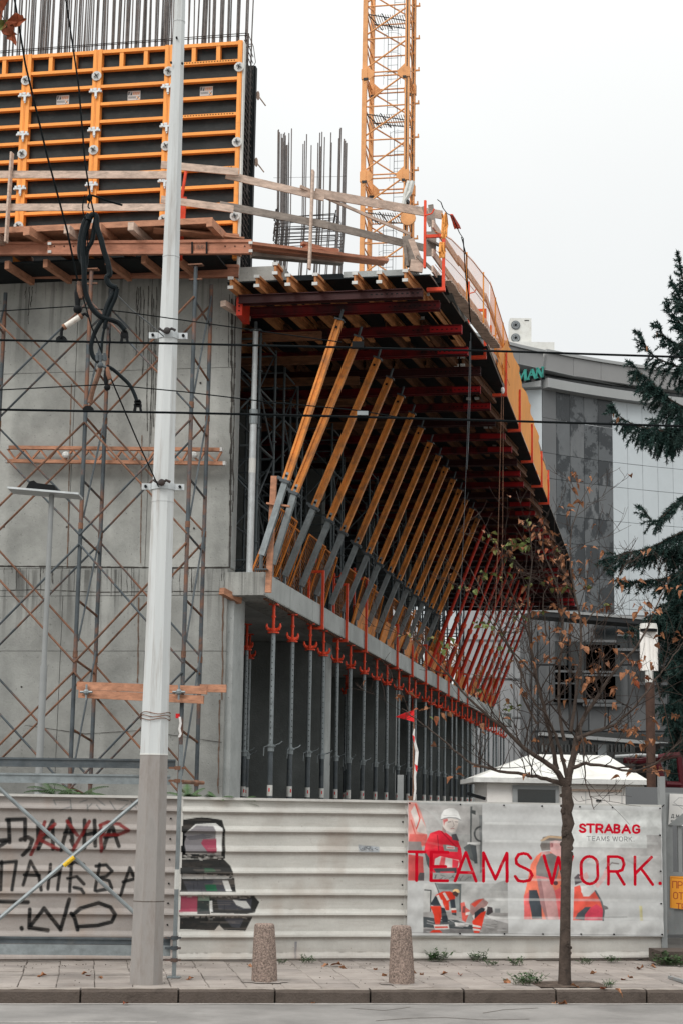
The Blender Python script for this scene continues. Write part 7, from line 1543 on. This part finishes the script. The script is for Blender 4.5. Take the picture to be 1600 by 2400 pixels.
# maple twig reaching in at the top left
mp_ = thing('maple_branch', 'rust-coloured maple leaves hanging in at the top left corner', 'branch', D(-20,40,7.5))
zl = lambda x, y: D(x*0.0638, y*0.0638, 7.5)
for P, m_ in (([(250,720),(560,480),(640,440),(740,540),(850,550),(880,640),(1000,665),(830,840),(740,980),(560,970),(480,920),(300,900)],'leaf_rd'),([(60,1150),(240,800),(420,760),(540,960),(440,1000),(450,1110),(650,1240),(560,1260),(600,1400),(620,1530),(600,1680),(460,1540),(420,1480),(230,1400),(250,1270),(130,1290)],'leaf_rd'),([(-200,-100),(380,-60),(340,60),(250,90),(220,200),(120,270),(190,350),(60,400),(60,600),(80,730),(-60,760),(-200,500)],'leaf_rd'),([(-200,760),(100,740),(250,700),(300,800),(240,1000),(60,1160),(-200,1180)],'leaf_gr')):
    pts_ = [zl(x,y)+Vector((0,random.uniform(-.012,.012),0)) for x,y in P]; c = sum(pts_, Vector((0,0,0)))/len(pts_)+Vector((0,.02,0)); g = G(); n_ = len(pts_); g.v = [tuple(p) for p in pts_]+[tuple(c)]
    for i in range(n_): g.f.append((n_, (i+1)%n_, i))
    part('leaf', g, M[m_], mp_)
g = G(); g.path([zl(-300,-200), zl(60,500), zl(150,700), zl(270,1000)], .0022, 5); g.path([zl(270,600), zl(260,700)], .0018, 4); part('stalk', g, M['twig'], mp_)

# spruce
SD = 33.0; sp = thing('spruce_tree', 'dark blue-green spruce with drooping boughs at the right edge', 'tree', (D(1672,1890,SD).x, SD, 0))
sbx = D(1672,1890,SD).x
g = G(); g.path([Vector((sbx,SD,0)),Vector((sbx,SD,8)),Vector((sbx+.03,SD,13.3))], [.28,.18,.03], 12); part('trunk', g, M['bark'], sp, smooth=True)
z7 = lambda x, y: (1100+x*0.3189, 700+y*0.3189)
def tuft(g, p, ax, L, w, n=5):
    L *= 1.15; w *= 1.5
    for k in range(n):
        s_ = Vector((random.gauss(0,1),random.gauss(0,1),random.gauss(0,1)-.1)).normalized(); v = (ax*.75+s_*.8).normalized()*L*random.uniform(.6,1.1); q = v.cross(Vector((random.gauss(0,1),random.gauss(0,1),random.gauss(0,1)))).normalized()*w
        b_ = len(g.v); g.v += [tuple(p-q), tuple(p+q), tuple(p+v)]; g.f.append((b_,b_+1,b_+2))
def spray(g, p, v, L, dens=1.0, hang=.5):
    n_ = max(3,int(L/.032*dens)); q = p
    for i in range(n_):
        v = (v+Vector((random.uniform(-.1,.1),random.uniform(-.1,.1),-hang*.10+random.uniform(-.05,.05)))).normalized(); q = q+v*(L/n_); tuft(g, q, v, .078, .0075, 8)
    return q
def bough(P, dd, dens=1.0, hang=1.0, spread=.5, Q0=None):
    Q = [D(*z7(x,y), SD+dd*(1-i/(len(P)-1))) for i,(x,y) in enumerate(P)] if P else Q0
    Q = [q for q in Q if q.x < sbx-.12 or Q0]; Q.append(Vector((sbx, SD, Q[-1].z+.10+.15*(sbx-Q[-1].x)))); Q = catm(Q,5); g = G(); sg = G(); m_ = len(Q); sg.path(Q, [lerp(.004,.028,i/(m_-1)) for i in range(m_)], 5)
    bo = part('bough', sg, M['bark'], sp)
    for i in range(m_-1):
        a, b = Q[i], Q[i+1]; d_ = (a-b); L = d_.length; d_.normalize(); n_ = max(1,int(L/.024)); f = i/(m_-1)
        for k in range(n_):
            p = lerp(a,b,random.random()); tuft(g, p, d_, .075, .006, 6)
            if random.random() < .9*dens:
                side = random.choice((-1,1)); v = (d_*random.uniform(.15,.9)+Vector((0,1,0))*side*random.uniform(0,.8)+Vector((0,0,-1))*random.uniform(.0,1.0)*hang+Vector((-.1,0,.2))).normalized()
                e = spray(g, p, v, (.10+.42*f**.6*random.uniform(.4,1.2))*spread*2, 1.0, 1.1*hang)
    nd = part('needles', g, M['needle'], bo)
    for an in () if Q0 else (math.pi+random.uniform(-.5,.5), random.choice((-1,1))*math.pi/2+random.uniform(-.4,.4)):
        b2 = bo.copy(); col.objects.link(b2); b2.parent = sp; b2.rotation_euler = (0, 0, an); b2.location = (0, 0, random.uniform(-.25, .25)); n2 = nd.copy(); col.objects.link(n2); n2.parent = b2
    return Q
bough([(1530,-330),(1550,-200),(1590,-120),(1700,-60)], .1, .8, .3, .4); bough([(1480,-130),(1520,-60),(1570,20),(1700,90)], -.2, .8, .4, .4)
bough([(1440,15),(1475,90),(1520,150),(1568,210),(1680,300)], -.3, .8, .5, .4); bough([(1520,0),(1545,40),(1590,90),(1680,180)], .2, .8, .5, .4)
bough([(1375,160),(1410,250),(1470,310),(1568,340),(1720,420)], -.5, .8, .6, .5)
bough([(1250,245),(1285,330),(1350,420),(1450,470),(1568,500),(1720,580)], .4, .9, .8, .6)
bough([(1185,465),(1250,550),(1330,610),(1420,700),(1500,760),(1600,800),(1720,880)], -.4, 1, .9, .6); bough([(1240,560),(1350,640),(1440,740),(1540,820),(1700,900)], .4, 1, 1.0, .7)
bough([(1045,775),(1090,850),(1150,900),(1250,940),(1350,960),(1480,970),(1700,1000)], -.3, 1, 1.0, .55); bough([(1210,930),(1300,980),(1400,1000),(1500,1010),(1700,1060)], .4, 1, 1.1, .6)
bough([(1470,960),(1480,1050),(1487,1160)][::-1]+[(1560,980)], 0, 1, .6, .3)
bough([(1258,1530),(1300,1580),(1350,1640),(1420,1600),(1500,1520),(1600,1450),(1720,1420)], -.3, 1, .6, .5)
bough([(960,1930),(1020,1915),(1100,1880),(1200,1860),(1330,1830),(1470,1760),(1600,1700),(1740,1650)], -.4, 1.0, .9, .5); bough([(1020,1990),(1150,1930),(1300,1900),(1450,1850),(1600,1800),(1740,1760)], .4, 1, 1.0, .5)
bough([(1100,2070),(1200,2080),(1320,2070),(1420,2060),(1550,2010),(1740,1950)], .3, 1, .9, .5)
for (x0,y0) in ((1440,2120),(1400,2250),(1330,2330),(1180,2420),(1350,2480),(1430,2600),(1380,2720),(1450,2860),(1400,3000),(1470,3120),(1430,3300),(1480,3440),(1500,3600)):
    bough([(x0,y0),(x0+60,y0-10),(x0+150,y0-50),(x0+280,y0-120),(1800,y0-220)], random.uniform(-.6,.6), 1, 1.0, .75)
for y0 in (1880,2050,2200,2350,2500,2650,2800,2950,3100,3250,3400,3550): bough([(1485+random.randint(-30,20),y0),(1540,y0-20),(1620,y0-60),(1790,y0-120)], random.uniform(.3,1.0), 1, 1.1, .95)
for k in range(30):
    z_ = 10.4+k*.095; an = k*2.4; L_ = .2+.9*(13.4-z_)/3.0*random.uniform(.7,1); e_ = Vector((-abs(math.cos(an)), math.sin(an), 0)); L_ = min(L_, .55)
    tip_ = Vector((sbx,SD,z_))+e_*L_-Z*(.25*L_); o_ = None
    bough(None, 0, .8, .4, .35, Q0=[tip_, lerp(tip_, Vector((sbx,SD,z_)), .6)-Z*.03])
for (x,y) in ((1400,250),(1415,262),(1230,570),(1240,578),(1262,548),(1080,880),(1090,870),(1055,835),(1300,350),(1375,240)):
    g = G(); p = D(*z7(x,y), SD-.3); g.path([p, p-Z*.04, p-Z*.11], [.012,.02,.006], 6); part('cone', g, M['cone'], sp, smooth=True)

# ferns, weeds, fallen leaves
def fern(name, label, base, n_, L, plane, up=.6, cat='fern', mt='fern'):
    r = thing(name, label, cat, base)
    for k in range(n_):
        an = random.uniform(0,6.28); v = Vector((math.cos(an), math.sin(an)*.5-.2, random.uniform(.5,1.1)*up+.2)).normalized(); q = Vector(base); pts_ = [q]; LL = L*random.uniform(.6,1.1)
        for i in range(8): v = (v+Vector((0,0,-.13))).normalized(); q = q+v*(LL/8); pts_.append(q)
        g = G(); g.path(pts_, .003, 3)
        for i in range(1,9):
            d_ = (pts_[i]-pts_[i-1]).normalized(); sd = d_.cross(Z).normalized(); w = LL*.26*math.sin(math.pi*(i/9.0)**.8)+.01
            for sg in (-1,1):
                for h in (0,.5):
                    p = lerp(pts_[i-1],pts_[i],h); e = p+sd*sg*w+d_*w*.5-Z*w*.3; b_ = len(g.v); g.v += [tuple(p-d_*.009),tuple(p+d_*.012),tuple(e)]; g.f.append((b_,b_+1,b_+2))
        part('frond', g, M[mt], r)
    return r
fy = 20.9
for x, y, n_, L, lab in ((130,1858,7,.42,'pale fern clump above the hoarding beside the lamp post'),(185,1862,9,.55,'large green fern spilling over the hoarding left of the pole'),(228,1872,5,.35,'small fern at the hoarding top just left of the pole'),(440,1868,8,.36,'green fern clump above the hoarding right of the scaffold post'),(505,1874,6,.32,'low fern along the hoarding top at the wall corner'),(560,1876,4,.25,'sparse weed at the hoarding top below the dark bay')):
    fern('fern_clump', lab, D(x, y+8, fy+.1), n_, L, 0)
def weed(x, y, s_, label, r_=None):
    p = GZ(x, y, .15); r = thing('weed_tuft', label, 'weed', p, None)
    for k in range(int(16*s_)+5):
        g = G(); an = random.uniform(0,6.28); h = random.uniform(.05,.14)*s_; v = Vector((math.cos(an)*.7, math.sin(an)*.5, random.uniform(.3,1))).normalized(); q = p+Vector((random.uniform(-.07,.07),random.uniform(-.03,.03),0))*s_
        e = q+v*h; g.path([q,lerp(q,e,.5)+Z*.01,e], .0022, 3)
        for j in range(5):
            c = lerp(q,e,random.uniform(.3,1)); a2 = random.uniform(0,6.28); w = Vector((math.cos(a2),math.sin(a2),random.uniform(-.2,.6)))*.03*s_; t2 = Vector((-math.sin(a2),math.cos(a2),.2))*.010*s_; b_ = len(g.v); g.v += [tuple(c),tuple(c+w*.5+t2),tuple(c+w),tuple(c+w*.5-t2)]; g.f.append((b_,b_+1,b_+2,b_+3))
        part('stem', g, M['fern'], r)
for x, y, s_, lab in ((1020,2252,1.5,'feathery weed at the hoarding foot below the left half of the banner'),(1122,2252,1.2,'weed tuft at the hoarding foot below the middle of the banner'),(1150,2262,.7,'tiny weed right of the middle tuft at the hoarding foot'),(1212,2262,1.0,'low weeds at the hoarding foot left of the tree'),(1372,2258,.8,'small weed at the hoarding foot right of the tree'),(1435,2255,.9,'weed tuft near the right end of the hoarding'),(1560,2262,1.6,'bushy weeds at the foot of the gate step'),(1595,2264,1.4,'weeds at the right edge by the gate step'),(1222,2308,1.3,'leafy weed on the pavement left of the tree trunk'),(1250,2304,1.2,'leafy weed in the tree pit next to the trunk'),(1425,2312,.8,'small weed at the right of the tree pit'),(722,2256,.9,'tiny weeds at the hoarding foot between the bollards'),(660,2258,.6,'tiny weed by the left bollard at the hoarding foot')): weed(x, y, s_, lab)
FL = [leafmesh('fallen_leaf', M['leaf_br'], .11,.08,.25,11), leafmesh('fallen_leaf', M['cone'], .10,.07,.5,12), leafmesh('fallen_leaf', M['leaf_rd'], .09,.06,.2,13)]
spots = [(582,2262),(770,2262),(795,2268),(800,2262),(1048,2280),(988,2282),(1470,2290),(1530,2258),(1522,2265),(1465,2295),(1300,2349),(1308,2352),(720,2348),(738,2350),(230,2290),(215,2285),(455,2292),(905,2284),(1075,2285),(1440,2318),(1335,2310),(1420,2316),(820,2347),(560,2346),(300,2352),(960,2278),(205,2280),(1180,2298),(1395,2280),(880,2270),(1500,2270),(110,2285),(380,2300)]
FLS = {}
for i,(x,y) in enumerate(spots):
    z = .0 if y > 2344 else .146; p = GZ(x, y, z+.012); o = inst(random.choice(FL), 'fallen_leaf', None, p, (random.uniform(-.3,.3),random.uniform(-.2,.5),random.uniform(0,6.28)), (random.uniform(.7,1.3),)*3)
    where = 'in the gutter' if z == 0 else ('on the paving' if y > 2275 else 'at the foot of the hoarding'); side = 'left of the utility pole' if x < 300 else 'between pole and left bollard' if x < 590 else 'between the two bollards' if x < 915 else 'between right bollard and tree' if x < 1300 else 'right of the tree'
    o['category'] = 'leaf'; o['group'] = 'fallen leaves on the ground'; FLS.setdefault((where,side),[]).append((x,o))
for (wh,sd),L_2 in FLS.items():
    for k,(x,o) in enumerate(sorted(L_2, key=lambda a: a[0])): o['label'] = f'dry leaf {wh} {sd}' + (f', {ORD[k]} from the left' if len(L_2) > 1 else '')
g = G()
for i in range(240):       # grit, crumbs and leaf litter swept against the hoarding and in the joints
    x = random.uniform(-60,1640); yb = 2259+ (x/1600)*-2; y = yb+abs(random.gauss(0,5)) if i % 3 else random.uniform(2262,2312); s_ = random.uniform(.003,.010); p = GZ(x,y,.146); g.blob(p,s_,s_*.8,s_*.5,5,3)
o = solo('litter_crumbs', g, M['earth'], 'scattered crumbs of dirt and leaf litter along the hoarding foot', 'litter', loc=GZ(700,2260,.14)); o['kind'] = 'stuff'
g = G(); g.beam(GZ(1568,2290,.16), GZ(1640,2312,.16), .04, .03); solo('metal_bar', g, M['gate'], 'dark metal bar lying on the pavement at the right edge', 'bar')
